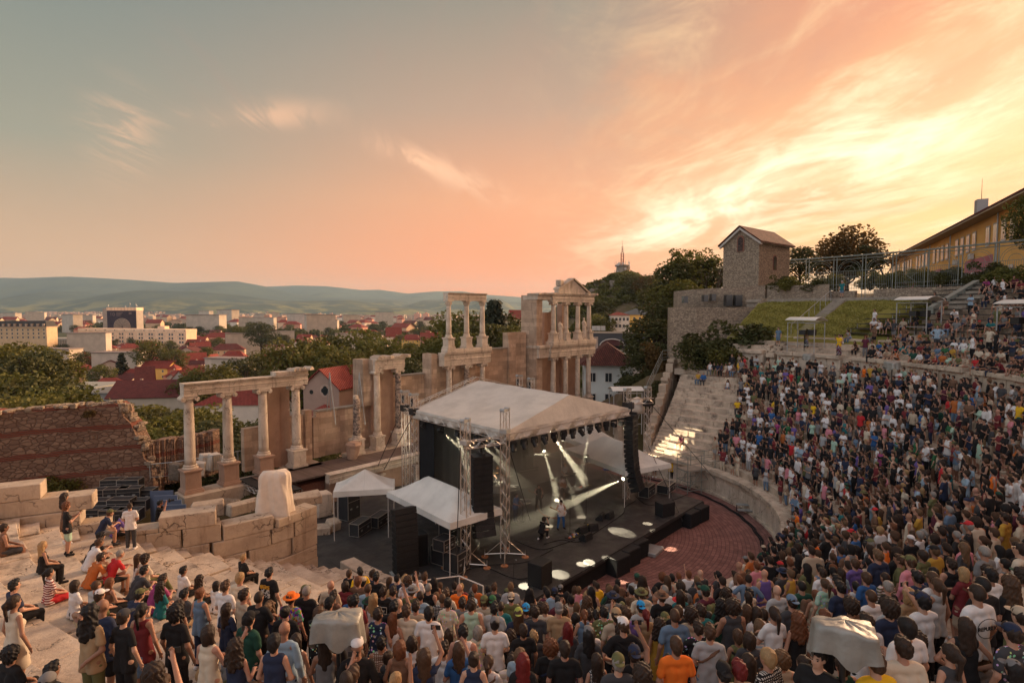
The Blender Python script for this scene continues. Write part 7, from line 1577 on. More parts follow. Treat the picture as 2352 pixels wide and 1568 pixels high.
def build_bag(J,fem,kind):
 if kind=='backpack':
  b=SDF();c=(J['C']+J['P']*.25+J['N']*0)/1.25;u=axis(J['P'],J['N']);c=(J['P']+J['N']*1.6)/2.6+v3(0,-.20,0);b.cone(c-u*.11+v3(-.07,0,0),c+u*.12+v3(-.06,.02,0),.085,.07,.04);b.cone(c-u*.11+v3(.07,0,0),c+u*.12+v3(.06,.02,0),.085,.07,.04)
  return b.noise(.004,40)
 b=build_shirt(J,fem,'tank');b.p.append(('o',.011));n=axis(v3(0,0,0),v3(.75,0,1.));m=J['C']+v3(0,0,.03);b.cutp(m+n*.022,n);b.cutp(m-n*.022,-n);return b
def build_shoes(J):
 b=SDF()
 for s,sd in((-1,'L'),(1,'R')):a=J['a'+sd];b.cone(a+v3(0,-.03,-.045),a+v3(s*.022,.155,-.055),.045,.038,.02);b.cone(a,a+v3(0,-.02,-.04),.047,.045,.02)
 b.cutp(v3(0,0,min(J['aL'][2],J['aR'][2])-.088),v3(0,0,-1));return b
def build_hair(kind):
 b=SDF();cap=lambda r=.0:b.ell((0,-.018,.036),(.086+r,.102+r,.095+r),.03).ell((0,-.045,-.01),(.078+r,.075+r,.085+r),.03)
 if kind=='buzz':b.ell((0,-.012,.026),(.0785,.0985,.0975),.03);b.ell((0,-.04,-.01),(.074,.066,.07),.03)
 elif kind=='short':cap();b.ell((0,.055,.10),(.05,.04,.028),.03).noise(.011,62)
 elif kind=='bob':cap(.008);b.cone((-.06,-.03,.02),(-.068,-.02,-.11),.045,.04,.03);b.cone((.06,-.03,.02),(.068,-.02,-.11),.045,.04,.03);b.cone((0,-.06,0),(0,-.075,-.11),.06,.05,.04).noise(.005,60)
 elif kind=='long':cap(.006);b.cone((-.055,-.045,.0),(-.075,-.055,-.28),.05,.045,.04);b.cone((.055,-.045,.0),(.075,-.055,-.28),.05,.045,.04);b.cone((0,-.07,0),(0,-.095,-.33),.062,.05,.05).noise(.006,55)
 elif kind=='pony':cap(-.001);b.cone((0,-.10,.05),(0,-.15,.0),.03,.036,.02);b.cone((0,-.15,.0),(.01,-.13,-.26),.038,.018,.03).noise(.004,60)
 elif kind=='bun':cap(-.001);b.ell((0,-.095,.085),(.042,.04,.04),.015).noise(.003,70)
 elif kind=='curly':b.ell((0,-.02,.055),(.115,.12,.105),.03).ell((-.07,-.04,-.01),(.055,.06,.075),.03).ell((.07,-.04,-.01),(.055,.06,.075),.03).ell((0,-.07,-.03),(.09,.06,.09),.03).noise(.014,75)
 elif kind=='longcurly':b.ell((0,-.02,.05),(.11,.115,.10),.03);b.cone((-.07,-.04,0),(-.11,-.06,-.25),.06,.07,.04);b.cone((.07,-.04,0),(.11,-.06,-.25),.06,.07,.04);b.cone((0,-.08,0),(0,-.10,-.30),.08,.08,.05).noise(.013,65)
 elif kind=='fringe':cap(.002);b.cone((0,-.06,-.02),(0,-.065,-.07),.06,.045,.03).noise(.005,60)
 b.sub((0,.115,-.035),(.066 if kind not in('short','buzz','fringe','pony','bun')else .085,.075,.105),.015)
 if kind in('short','buzz'):b.cutp((0,0,-.075),(0,.35,-1));b.sub((.085,.03,-.05),(.04,.05,.06),.01);b.sub((-.085,.03,-.05),(.04,.05,.06),.01)
 return b
def build_hat(kind):
 b=SDF()
 if kind in('cap','capback'):
  s=1 if kind=='cap' else -1;b.ell((0,-.008,.062),(.090,.105,.085),.01);b.cutp((0,0,.045),(0,0,-1));b2=SDF();b2.ell((0,s*.118,.052),(.072,.078,.012),.01);return[b,b2]
 if kind=='bucket':
  b.cone((0,-.005,.06),(0,-.005,.125),.100,.078,.01);b.cutp((0,0,.135),(0,0,1));b.cutp((0,0,.045),(0,0,-1));b2=SDF();b2.ell((0,-.005,.042),(.165,.175,.022),.01);return[b,b2]
 return[b]
MESH={}
def get(key,fn,h,m_):
 k=(key,round(h,3))
 if k not in MESH:
  q=fn();q=q if isinstance(q,list)else[q];Vs=[];Qs=[];n=0
  for s in q:V,Q=s.mesh(h);Vs.append(V);Qs.append(Q+n);n+=len(V)
  MESH[k]=(np.concatenate(Vs),np.concatenate(Qs),{})
 return MESH[k]
def bmesh_of(key,fn,h,m_,name):
 V,Q,d=get(key,fn,h,m_)
 if m_.name not in d:d[m_.name]=np_mesh(name,V,Q,m_)
 return d[m_.name]
SKN=[(.46,.25,.17),(.40,.21,.14),(.33,.17,.11),(.50,.29,.20),(.27,.14,.09),(.42,.22,.155)]
HRC={'black':(.012,.010,.010),'dark brown':(.028,.017,.012),'brown':(.06,.032,.018),'light brown':(.11,.062,.032),'blond':(.30,.19,.09),'ginger':(.12,.045,.02),'red':(.12,.012,.012),'grey':(.22,.20,.18),'white':(.5,.46,.4)}
CLC={'black':(.014,.013,.014),'white':(.66,.63,.62),'cream':(.56,.47,.36),'beige':(.42,.33,.24),'tan':(.34,.23,.13),'grey':(.17,.165,.165),'dark grey':(.05,.05,.055),'light grey':(.36,.36,.36),'navy':(.02,.028,.06),'blue':(.03,.10,.26),'light blue':(.26,.35,.43),'denim blue':(.12,.18,.26),'teal':(.02,.15,.16),'green':(.03,.12,.05),'dark green':(.015,.06,.04),'olive':(.12,.12,.05),'lime':(.32,.36,.08),'red':(.46,.025,.03),'dark red':(.17,.025,.03),'orange':(.80,.17,.02),'rust orange':(.42,.12,.03),'yellow':(.74,.44,.02),'mustard':(.46,.26,.04),'pink':(.60,.22,.26),'magenta':(.30,.05,.16),'purple':(.14,.09,.28),'brown':(.15,.08,.05),'maroon':(.10,.02,.035),'bright blue':(.02,.25,.55),'mint':(.34,.48,.38)}
HN=.0155
EYE=None
def person(x,y,z,yaw,kind='down',top='tee',tc='black',bot='long',bc='black',hair='short',hc='brown',hat=None,hatc='black',fem=0,sc=1.,label='x',group=None,tmat=None,h=None,skin=None,bare=False,extra=None,near=True,mirror=False,bag=None):
 global EYE
 J=pose(kind);h=h or HN;t=thing('person',(x,y,z),yaw,label,'person',group);s=sc*(1. if not fem else .94);t.scale=(s*(1 if not fem else .95)*(-1 if mirror else 1),s*(1 if not fem else .95),s)
 sk=skin or rnd.choice(SKN)
 def part(name,key,fn,m_,col,l=(0,0,0),hh=None):
  o=bpy.data.objects.new(name,bmesh_of(key,fn,hh or h,m_,name));COL.objects.link(o);o.parent=t;o.location=l;o.color=(*col,1);return o
 part('body',('b',kind,fem),lambda :build_body(J,1,fem),M_skin,sk)
 part({'tee':'shirt','tank':'tank_top','long':'shirt','dress':'dress'}[top],('t',kind,fem,top),lambda :build_shirt(J,fem,top),tmat or M_cloth,CLC[tc])
 if top!='dress':part({'long':'trousers','shorts':'shorts','skirt':'skirt','maxi':'skirt'}[bot],('l',kind,bot),lambda :build_trousers(J,bot),M_cloth if bot!='maxi' else M_floral,CLC[bc])
 part('shoes',('s',kind),lambda :build_shoes(J),M_cloth,CLC[rnd.choice(['black','white','dark grey','brown'])])
 if hair and hair!='bald':part('hair',('h',hair),lambda :build_hair(hair),M_hair,HRC[hc],J['H'],min(h,.012)).scale=(rnd.uniform(.97,1.08),rnd.uniform(.97,1.07),rnd.uniform(.96,1.07))
 if hat:part('hat',('k',hat),lambda :build_hat(hat),M_cloth if tc!='psy' else M_psych,CLC[hatc],J['H'],.010)
 if near:
  if EYE is None:
   m_=MB()
   for sx_ in(-1,1):m_.lathe((sx_*.03,.083,.008),[(.0,-.008),(.009,-.004),(.009,.004),(0,.008)],6);m_.box((sx_*.03,.086,.03),(.03,.008,.006))
   e=m_.build('eyes',plain('eye dark',(.02,.014,.012),.3));EYE=e.data;bpy.data.objects.remove(e)
  e=bpy.data.objects.new('eyes',EYE);COL.objects.link(e);e.parent=t;e.location=J['H']
 if bag:part(bag,('g',kind,fem,bag),lambda :build_bag(J,fem,bag),M_cloth,CLC[rnd.choice(['black','black','brown','olive','dark grey','navy'])])
 if kind in('phone','phonehigh'):
  p=J['wR']+v3(-.01,.055,.09);ph=thing('mobile_phone',(0,0,0),0,None,None);bpy.data.objects.remove(ph)
  mw=wmat(t)@Vector(p);mb=MB();mb.box((0,0,0),(.15,.012,.075));ob=mb.build('mobile_phone',M_black,None,bev=.003);ob.location=mw;ob.rotation_euler=(0,0,yaw);PHONES.append((ob,label))
 return t
PHONES=[]
def yaw_to(x,y,tx,ty):return math.atan2(ty-y,tx-x)-math.pi/2
FOC=W(-3,1)
PLACED=[];USED={}
def uniq(lb):
 n=USED.get(lb,0);USED[lb]=n+1
 return lb
GRP='people in the crowd'
def standh(k):return 1.74 if not seatk(k)else .92
def P_(px,py,kind='down',top='tee',tc='black',hair='short',hc='dark brown',hat=None,hatc='black',fem=0,bot='long',bc='black',lb=None,sc=1.,tmat=None,dy=0,turn=0.,**k):
 hh=standh(kind)*sc*(.94 if fem else 1);q=hit(px,py,hh-.02)
 if not q:return None
 x,y,z=q[0],q[1],q[2];yaw=yaw_to(x,y,*FOC[:2])+turn;PLACED.append((x,y,seatk(kind)))
 if not lb:lb=auto_label(tc,top,hair,hc,hat,hatc,kind,tmat)
 return person(x,y,z,yaw,kind,top,tc,bot,bc,hair,hc,hat,hatc,fem,sc,lb+'|%d,%d'%(px,py),GRP,tmat,**k)
def auto_label(tc,top,hair,hc,hat,hatc,kind,tmat=None):
 tn={'tee':'shirt','long':'long sleeved shirt','tank':'tank top','dress':'dress'}[top];pat={'stripe':'striped ','check':'checked ','floral':'patterned ','psych':'multicoloured '}.get((tmat.name.split()[0].rstrip('d').replace('stripe','stripe')if tmat else ''),'')
 if tmat is M_stripe:pat='striped '
 elif tmat is M_check:pat='checked '
 elif tmat is M_floral:pat='patterned '
 elif tmat is M_psych:pat='multicoloured '
 else :pat=''
 hd=(hatc+' '+{'cap':'cap','capback':'cap','bucket':'bucket hat'}[hat])if hat else('bald head' if hair=='bald' else hc+' '+{'short':'short','buzz':'cropped','bob':'bobbed','long':'long','pony':'ponytail','bun':'tied up','curly':'curly','longcurly':'long curly','fringe':'tousled'}[hair]+('' if hair=='pony' else ' hair'))
 ac={'phone':' filming','phonehigh':' filming overhead','raised':' arm raised','clap':' clapping','crossed':' arms crossed','hips':' hands on hips','behindhead':' hand behind head'}.get(kind,' seated' if seatk(kind)else ' standing')
 return '%s%s %s, %s,%s'%(pat,tc,tn,hd,ac)
X=P_
X(5,1205,'sit','tank','brown','fringe','dark brown',bot='shorts',bc='dark grey');X(148,1135,'down','tee','brown','longcurly','dark brown',fem=1,bc='brown',bot='skirt');X(152,1156,'clap','tee','black','curly','ginger',fem=1,bot='shorts',bc='mint')
X(95,1246,'sit','tank','black','long','blond',fem=1,bc='black');X(228,1172,'sitlean','tee','navy','short','brown','cap','olive',bot='shorts',bc='grey');X(260,1178,'sitlean','tee','purple','short','black',bot='shorts');X(298,1157,'front','tee','white','short','dark brown',sc=.95,bc='dark grey',turn=1.1)
X(362,1150,'sitphoto','tee','black','short','black',bc='brown',lb='photographer in black holding a camera on the low wall, grey brown trousers',turn=0);X(205,1226,'sitlean','tee','black','curly','black');X(199,1240,'sitlean','tee','white','short','brown',bot='shorts',bc='beige');X(201,1276,'sitlean','tee','rust orange','short','dark brown',bc='olive');X(246,1268,'sitlean','tee','red','buzz','grey',bot='shorts')
X(314,1275,'sit','tank','white','long','brown',fem=1);X(330,1278,'sitside','tee','cream','curly','dark brown',bc='olive');X(109,1308,'sit','tee','dark red','pony','black',fem=1,tmat=M_stripe,bot='shorts',bc='red',lb='woman in dark red and white striped shirt with long dark ponytail');X(27,1337,'sit','tee','navy','short','black');X(31,1372,'down','dress','cream','pony','dark brown',fem=1,lb='woman standing in a short white dress with dark plait, arms bare')
X(168,1338,'sit','tee','white','bob','dark brown',fem=1,bc='black');X(216,1338,'sit','tee','light grey','buzz','brown');X(249,1331,'sit','tank','brown','long','ginger',fem=1);X(302,1307,'sitlean','tee','dark grey','short','black');X(345,1328,'sitlean','tee','magenta','short','dark brown');X(366,1341,'sit','tee','teal','longcurly','dark brown',fem=1,bc='denim blue')
X(224,1359,'sit','tee','olive','fringe','dark brown','cap','white',lb='man in white cap with dark red peak, glasses and olive shirt, seated');X(288,1364,'sitlean','tee','navy','short','black','cap','olive');X(207,1397,'behindhead','tee','tan','longcurly','black',bc='olive',lb='person in tan shirt with long dark hair, hand behind head');X(283,1405,'down','tee','black','bun','dark brown','cap','dark grey',fem=1,bot='shorts',bc='black')
X(418,1304,'sit','tee','white','short','black');X(456,1325,'sit','tank','dark green','longcurly','dark brown',fem=1);X(420,1357,'sit','tee','dark grey','short','black',bc='tan');X(403,1396,'down','tee','black','curly','black');X(459,1354,'front','tank','denim blue','bun','ginger',fem=1,bc='navy');X(494,1338,'sit','tee','white','bob','black',fem=1)
X(517,1337,'front','tee','white','short','brown',bot='shorts',bc='brown',lb='tall man in plain white shirt with dark brown shorts, standing');X(556,1275,'sit','tee','black','short','blond');X(551,1318,'down','tee','cream','fringe','blond');X(618,1307,'down','tee','black','short','black',lb='man in black shirt with yellow and white back print, leaning');X(594,1362,'crossed','tee','black','buzz','dark brown')
X(478,1444,'crossed','tank','cream','bob','dark brown',fem=1,bc='olive');X(18,1492,'sit','tee','black','curly','black');X(112,1530,'sit','tee','dark grey','short','black');X(652,1433,'down','long','light blue','bald',bc='navy',sc=1.03);X(459,1541,'sit','tee','grey','buzz','blond');X(591,1537,'sit','tee','brown','bun','black',fem=1)
X(668,1366,'down','tee','red','short','dark brown','bucket','orange',tmat=M_psych,lb='person in many coloured shirt and bright orange bucket hat');X(704,1348,'down','tee','black','buzz','grey');X(759,1337,'down','tee','beige','bald');X(766,1360,'down','tank','brown','short','dark brown',fem=1);X(756,1378,'down','tee','dark grey','short','black','cap','black');X(802,1310,'down','tee','black','fringe','brown',fem=1)
X(827,1306,'down','tee','yellow','short','black',turn=.8,lb='steward in bright yellow shirt in the front row, dark hair');X(864,1318,'down','tee','black','short','black');X(823,1327,'down','tee','brown','fringe','ginger');X(793,1338,'phone','tee','dark red','bob','dark brown',fem=1);X(845,1344,'down','tee','light blue','buzz','brown');X(937,1328,'phone','tee','white','curly','brown');X(903,1349,'down','tee','grey','short','dark brown');X(946,1350,'down','tee','olive','short','brown','bucket','grey')
X(965,1360,'down','tee','light blue','buzz','dark brown');X(984,1343,'down','tank','black','buzz','grey');X(1055,1345,'down','tee','orange','bald');X(1016,1367,'down','tee','black','buzz','brown',tmat=M_check,lb='man in black and white checked shirt, thinning brown hair, standing');X(815,1370,'down','tee','dark red','short','black');X(858,1366,'down','tank','white','long','blond',fem=1);X(880,1352,'down','tee','black','short','dark brown',lb='man in black shirt with white boxed lettering on the back');X(905,1385,'phonehigh','tee','black','short','black')
X(1062,1376,'down','tee','grey','short','dark brown',fem=0);X(1088,1380,'down','tee','white','buzz','grey','capback','light blue');X(1112,1373,'down','tee','cream','short','brown','capback','olive');X(1131,1373,'down','tee','white','short','dark brown','capback','green');X(1174,1366,'down','tee','olive','short','black','capback','beige');X(1150,1385,'down','tee','teal','buzz','dark brown');X(1191,1402,'down','tee','navy','long','brown','capback','lime');X(1208,1390,'down','tee','dark grey','short','brown','capback','bright blue')
X(902,1410,'down','tank','white','long','ginger',fem=1,bc='navy',bot='skirt');X(934,1394,'down','tee','cream','short','brown');X(985,1397,'down','tee','white','fringe','black',sc=1.03);X(955,1383,'down','tee','beige','short','dark brown');X(868,1400,'down','dress','navy','short','dark brown',tmat=M_floral,lb='person in navy shirt covered with white palm trees');X(918,1476,'down','tank','brown','bob','ginger',fem=1);X(976,1496,'phonehigh','tee','navy','long','brown',fem=1);X(1064,1440,'down','tank','white','short','black');X(1118,1414,'sitside','tank','pink','curly','black',lb='man in loose pink vest with big curly black hair',sc=1.05)
X(1088,1504,'down','tank','navy','bun','dark brown',fem=1);X(1201,1505,'down','tee','black','long','red',fem=1);X(1297,1476,'down','tee','black','fringe','dark brown',sc=1.02);X(1420,1511,'down','tee','dark grey','short','grey','capback','olive');X(1457,1492,'phonehigh','tee','black','short','dark brown','capback','navy');X(1553,1468,'down','tee','orange','fringe','brown',sc=1.04);X(1416,1402,'down','tee','beige','fringe','dark brown','capback','tan',sc=1.04,lb='man in beige shirt with dark back print and tan cap, standing')
X(1550,1402,'down','tee','denim blue','buzz','brown',sc=1.05);X(1515,1424,'down','dress','mustard','longcurly','dark brown',fem=1);X(1587,1400,'down','tee','beige','curly','dark brown');X(1611,1394,'down','tee','teal','short','dark brown');X(1656,1380,'down','tee','dark green','longcurly','black',fem=1);X(1683,1382,'crossed','tank','dark grey','curly','dark brown',sc=1.06);X(1778,1399,'crossed','tee','white','pony','dark brown',fem=1,sc=1.06);X(1484,1403,'down','tee','tan','pony','red',fem=1);X(1387,1397,'down','tee','olive','short','black',tmat=M_floral)
X(1342,1404,'down','tank','denim blue','pony','ginger',fem=1,bot='maxi',bc='red',lb='woman in sleeveless denim shirt and red flowered skirt');X(1304,1434,'down','tee','dark grey','long','red',fem=1);X(1284,1390,'down','tee','tan','buzz','grey','capback','grey',sc=1.04);X(1252,1388,'down','tee','cream','short','brown');X(1229,1396,'down','tee','dark grey','short','dark brown');X(1738,1397,'down','tee','white','long','dark brown',fem=1);X(1716,1392,'down','tank','cream','long','brown',fem=1);X(1662,1530,'down','tee','black','short','black','capback','black');X(1698,1528,'down','tee','beige','short','red');X(1475,1536,'down','tee','dark grey','curly','dark brown')
X(1473,1356,'down','tee','cream','short','brown','bucket','olive');X(1520,1362,'down','tee','black','short','dark brown','bucket','brown');X(1472,1386,'down','tee','light grey','short','dark brown','capback','bright blue');X(1440,1398,'down','tee','purple','short','brown');X(1833,1411,'down','tank','black','longcurly','ginger',fem=1);X(1880,1494,'down','tee','black','short','black',turn=2.2,lb='smiling bearded man in black shirt facing towards the camera');X(2012,1505,'down','tee','yellow','short','brown',sc=1.02,lb='person in vivid yellow shirt behind the right silver cover');X(2083,1426,'down','tee','white','fringe','black',sc=1.04)
X(2120,1369,'phone','tee','white','short','black','cap','navy',sc=1.05);X(2153,1333,'down','tank','light grey','pony','brown',fem=1,sc=1.04);X(2002,1359,'down','tee','white','buzz','brown');X(2043,1383,'down','tee','navy','curly','dark brown',sc=1.04);X(2040,1338,'down','tee','black','bun','grey',fem=1);X(2088,1356,'down','tee','tan','bob','blond',fem=1);X(2246,1348,'down','tee','white','buzz','dark brown',sc=1.06,bc='tan',lb='man in white shirt with round black REPUBLIC print on the back')
X(2226,1426,'sitside','tee','red','fringe','dark brown',bot='shorts',sc=1.08,lb='seated person in red shirt and black shorts reaching over the knee');X(2258,1502,'sit','tee','grey','bob','light brown',fem=1);X(2326,1443,'down','tee','dark grey','short','dark brown','cap','navy',tmat=M_floral);X(2346,1402,'down','tee','olive','short','dark brown','cap','beige');X(2312,1534,'sit','tee','grey','fringe','brown');X(2320,1329,'down','tee','black','longcurly','brown',fem=1,sc=1.04);X(2276,1309,'down','tee','white','short','black');X(2108,1315,'down','tee','navy','short','black');X(2092,1281,'down','long','pink','short','brown','cap','olive')
X(2143,1317,'down','tee','white','buzz','brown');X(1819,1373,'down','tee','dark grey','short','dark brown','capback','denim blue');X(1931,1339,'down','tee','navy','short','black');X(1955,1380,'down','tee','brown','curly','dark brown');X(2309,1179,'down','tee','mustard','short','dark brown',sc=1.04);X(1895,1331,'down','tee','mint','pony','brown',fem=1,tmat=M_floral);X(1786,1347,'down','tee','light grey','bald');X(2262,1257,'down','tee','grey','buzz','grey');X(2214,1250,'down','long','dark grey','long','light brown',fem=1)
def at_px(px,py,Z,kind,lb,yaw=None,face=None,**k):
 x,y,_=atZ(px,py,Z)
 if yaw is None:yaw=yaw_to(x,y,*(face or FOC)[:2])
 PLACED.append((x,y,0));return person(x,y,Z,yaw,kind,label=lb,group=None,**k)
t=at_px(1503,1096,0,'front','left security steward in yellow vest and shorts by the podium wall',face=(0,0),top='tee',tc='yellow',bot='shorts',hair='short',hc='black');at_px(1541,1104,0,'front','right security steward in yellow vest and long black trousers',face=(5,0),top='tee',tc='yellow',hair='short',hc='black')
at_px(1585,1112,0,'down','woman in pink sitting under the scaffold landing',face=(0,0),top='tee',tc='pink',bot='shorts',bc='pink',hair='long',hc='dark brown',fem=1)
def guitar(x,y,z,yaw,label,body,neck=1.,bass=False):
 t=thing('guitar',(x,y,z),yaw,label,'guitar');mb=MB();M=Matrix.Rotation(R(-28),4,'Y');pts_=[]
 for i in range(24):a=6.283*i/24;r=.17+.035*math.cos(2*a)-.03*math.cos(4*a);pts_.append((r*1.25*math.cos(a),r*math.sin(a)))
 n=len(pts_);mb.add([(p[0],-.02,p[1])for p in pts_]+[(p[0],.03,p[1])for p in pts_],[tuple(range(n)),tuple(range(n,2*n))[::-1]]+[(i,n+i,n+(i+1)%n,(i+1)%n)for i in range(n)]);mb.xf(M);mb.build('body',body,t)
 mb=MB();mb.bx(.15,.15+.62*neck,.0,.035,-.022,.022);mb.bx(.15+.62*neck,.30+.62*neck,.0,.03,-.04,.04);mb.xf(M);mb.build('neck',plain('maple neck',(.30,.17,.08),.4),t);return t
def front_of(p,yaw,d,h,s=0.):return(p[0]-math.sin(yaw)*d+math.cos(yaw)*s,p[1]+math.cos(yaw)*d+math.sin(yaw)*s,p[2]+h)
toCam=lambda x,y,dx=0:yaw_to(x,y,dx,0)
for px,py,lb,kw,gb,gl in((1288,1214,'guitarist in white vest, blue jeans and dark cap at the stage front',dict(top='tank',tc='white',bc='blue',hair='short',hc='black',hat='cap',hatc='black'),M_white,'pale electric guitar held by the front guitarist'),(1237,1172,'bass player in black vest and tight black trousers left of the band',dict(top='tank',tc='black',bc='black',hair='short',hc='dark brown'),M_black,'dark bass guitar held by the bass player'),(1290,1146,'guitarist in white shirt, black skirt and dark cap at the back',dict(top='tee',tc='white',bot='skirt',bc='black',hair='short',hc='black',hat='cap',hatc='black',fem=1),plain('sunburst',(.35,.12,.03),.3),'sunburst guitar held by the back guitarist')):
 x,y,_=atZ(px,py,1);yw=toCam(x,y,14);person(x,y,1,yw,'guitar',label=lb,**kw);q=front_of((x,y,1),yw,.20,1.03,-.03);guitar(*q,yw,gl,gb)
x,y=SW(kk[0],kk[1]+.35)[:2];person(x,y,1.4,toCam(x,y,14),'play','tee','light grey',label='blond keyboard player in grey shirt behind the two tier keyboard',hair='fringe',hc='blond')
x,y,_=atZ(1184,1196,1);person(x,y,1,toCam(x,y,30)+.3,'play','tee','blue',label='percussionist in blue shirt at the silver pads',hair='short',hc='black',bc='navy');a_=atZ(1222,1196,1)
x,y,_=atZ(1142,1128,1.9);person(x,y,1.9,toCam(x,y,10),'play','tee','dark grey',label='drummer half hidden behind the near hanging speakers',hair='short',hc='dark brown')
x,y,_=atZ(1243,1238,1);person(x,y,1,yaw_to(x,y,*atZ(1288,1214,1)[:2]),'kneel','long','black',label='kneeling photographer in black beside the front guitarist',hair='curly',hc='dark brown')
yv=yaw_to(x,y,*atZ(1288,1214,1)[:2]);q=front_of((x,y,1),yv,.60,1.02)
def camera_obj(q,yaw,lb):t=thing('photo_camera',q,yaw,lb,'camera');mb=MB();mb.box((0,0,0),(.15,.08,.11));mb.box((0,0,.07),(.06,.06,.04));mb.build('body',M_black,t,bev=.01);mb=MB();mb.cyl((0,.04,0),(0,.18,0),.04,.045,12);mb.build('lens',M_black,t)
camera_obj(q,yv,'camera held by the kneeling photographer on stage')
pp_=hit(362,1150,.9);yv=yaw_to(pp_[0],pp_[1],*FOC[:2]);camera_obj(front_of(pp_[:3],yv,.42,.84),yv,'camera held by the photographer sitting on the low wall')
def far_person(px,py_feet,kind,lb,sc=1.,**k):
 q=hit(px,py_feet);z=q[2];x,y=q[0],q[1];PLACED.append((x,y,seatk(kind)));return person(x,y,z,yaw_to(x,y,*FOC[:2]),kind,label=lb,sc=sc,h=.022,near=False,**k)
far_person(1698,868,'front','woman in open bright yellow jacket standing on the gangway',top='long',tc='yellow',bot='shorts',bc='light grey',hair='long',hc='dark brown',fem=1);far_person(1645,862,'hips','person in khaki standing at the left end of the gangway wall',top='tee',tc='olive',bc='olive',hair='short',hc='black');far_person(1736,862,'crossed','person in pale shirt, black trousers, against the gangway wall',top='tee',tc='light grey',bc='black',hair='short',hc='black')
far_person(1925,868,'phone','person with yellow jacket round the neck filming on the gangway',top='tee',tc='yellow',bot='maxi',bc='maroon',hair='short',hc='black');far_person(1852,806,'crossed','woman in long dark flowered skirt under the first shelter',top='tank',tc='tan',bot='maxi',bc='dark grey',hair='long',hc='dark brown',fem=1);far_person(1787,800,'down','person in blue leaning at the head of the wall steps',top='tee',tc='denim blue',bot='shorts',bc='denim blue',hair='short',hc='black')
x,y,z=WP(38.4,77.2,15.1);person(x,y,z,yaw_to(x,y,*FOC[:2]),'down','tee','teal','shorts','denim blue','short','brown','cap','white',label='man in teal shirt and shorts at the top of the garden stair',h=.022,near=False)
x,y,z=WP(35.2,61.4,13.6);person(x,y,z,yaw_to(x,y,*FOC[:2]),'hips','tee','black','long','cream','short','black',label='man in black shirt, cream trousers, hands on hips above the benches',h=.022,near=False)
rr=random.Random(99)
TOPS=['black']*44+['white']*20+['cream']*8+['beige']*6+['grey']*6+['dark grey']*10+['light grey']*4+['navy']*9+['blue']*2+['light blue']*3+['denim blue']*3+['teal']*1+['green']*1+['dark green']*3+['olive']*5+['red']*2+['dark red']*4+['orange']*1+['rust orange']*2+['yellow']*1+['mustard']*1+['pink']*2+['magenta']*1+['purple']*2+['brown']*4+['maroon']*3+['mint']*1
BOTS=['black']*8+['navy']*3+['denim blue']*4+['grey','beige','tan','olive','cream','dark grey','light grey','brown']
HCS=['black']*6+['dark brown']*9+['brown']*5+['light brown']*2+['blond','ginger','grey']
CR_=[]
def free(x,y,d):return all((x-a)**2+(y-b)**2>(d*1.05)**2 for a,b,*_ in NEARG(x,y))
GRID={}
def NEARG(x,y):
 i,j=int(x//1),int(y//1);out=[]
 for a in(-1,0,1):
  for b in(-1,0,1):out+=GRID.get((i+a,j+b),[])
 return out
def put(x,y,s):GRID.setdefault((int(x//1),int(y//1)),[]).append((x,y,s))
for a in PLACED:put(*a)
def vis(x,y,z):px,py=proj(x,y,z+1.2);return -80<px<2440 and py<1640
def edge_ph(r):return lerp([(14,70),(16,73),(19,75.5),(22,79),(23.6,81),(24.9,86)],r)
r_list=[]
r=14.55
while r<33:
 r_list.append(r);r+=.74
for r in r_list:
 p=-90.
 while p<92:
  R0=Ro(p);fr=(r-14)/(R0-14);p+=math.degrees(rr.uniform(.46,.66)/r);q=p
  if r>R0+1.3:continue
  x,y,_=WP(r+rr.uniform(-.16,.16),q);z,rr_,ph=surf(x,y)
  if z>8.1:continue
  if not vis(x,y,z):continue
  px,py=proj(x,y,z+1.65)
  if ph>edge_ph(min(r,24.8)):continue
  den=.93
  if px<700:den=0.0 if px<620 else(.0 if py<1330 else .35)
  if 380<px<700 and py>1350:den=.85
  if px<=380 and py>1395:den=.5
  if r>R0-.4 and ph>25:den=.85 if ph<60 else .5
  if 72<ph<80 and r<20:den=.75
  if px<790 and py<1350:den=0
  if r<14.9 and ph>28:den=.55
  if ph<25 and 780<px<1765 and py<lerp([(780,1310),(850,1312),(1000,1328),(1100,1338),(1200,1348),(1300,1338),(1400,1328),(1600,1314),(1700,1292),(1765,1235)],px):continue
  if rr.random()>den or not free(x,y,.40):continue
  k=rr.choices(['down','crossed','phone','clap','front','hips','phonehigh','raised','sit'],[38,18,5,6,24,4,.6,.5,6 if ph>20 and px>1400 else 0])[0]
  if px<600 and rr.random()<.45:k=rr.choice(['sit','sitlean','sitcross'])
  CR_.append((x,y,z,k));put(x,y,0)
for j in range(0,15):
 p=26.
 while p<88:
  rad=Ro(p)+WALLD+.9*j+.28;p+=math.degrees(rr.uniform(.52,.8)/rad)
  lim={0:66.5,1:70,2:73,3:71}.get(j,68-1.1*(j-4));zz=10.1+.42*j
  if p>lim:continue
  den=.93 if p<60 else .45
  if j>=6:den=.82 if p<50 else(.45 if p<56 else .12 if p<60 else .03)
  if j in(4,5):den=.72 if p<57 else .28
  if rr.random()>den:continue
  x,y,_=WP(rad+(.32 if j>=4 else .0),p)
  if not vis(x,y,zz)or not free(x,y,.42):continue
  st=rr.random()<.12;k=rr.choice(['down','crossed','hips'])if st else rr.choice(['sit','sitlean','sitcross','sit'])
  CR_.append((x,y,zz+(.46 if(j>=4 and not st)else 0),k));put(x,y,0)
for p in[82+.9*i for i in range(9)]:
 if rr.random()<.6:x,y,_=WP(Ro(p)-.3,p);CR_.append((x,y,8.0-.0,'sit'))
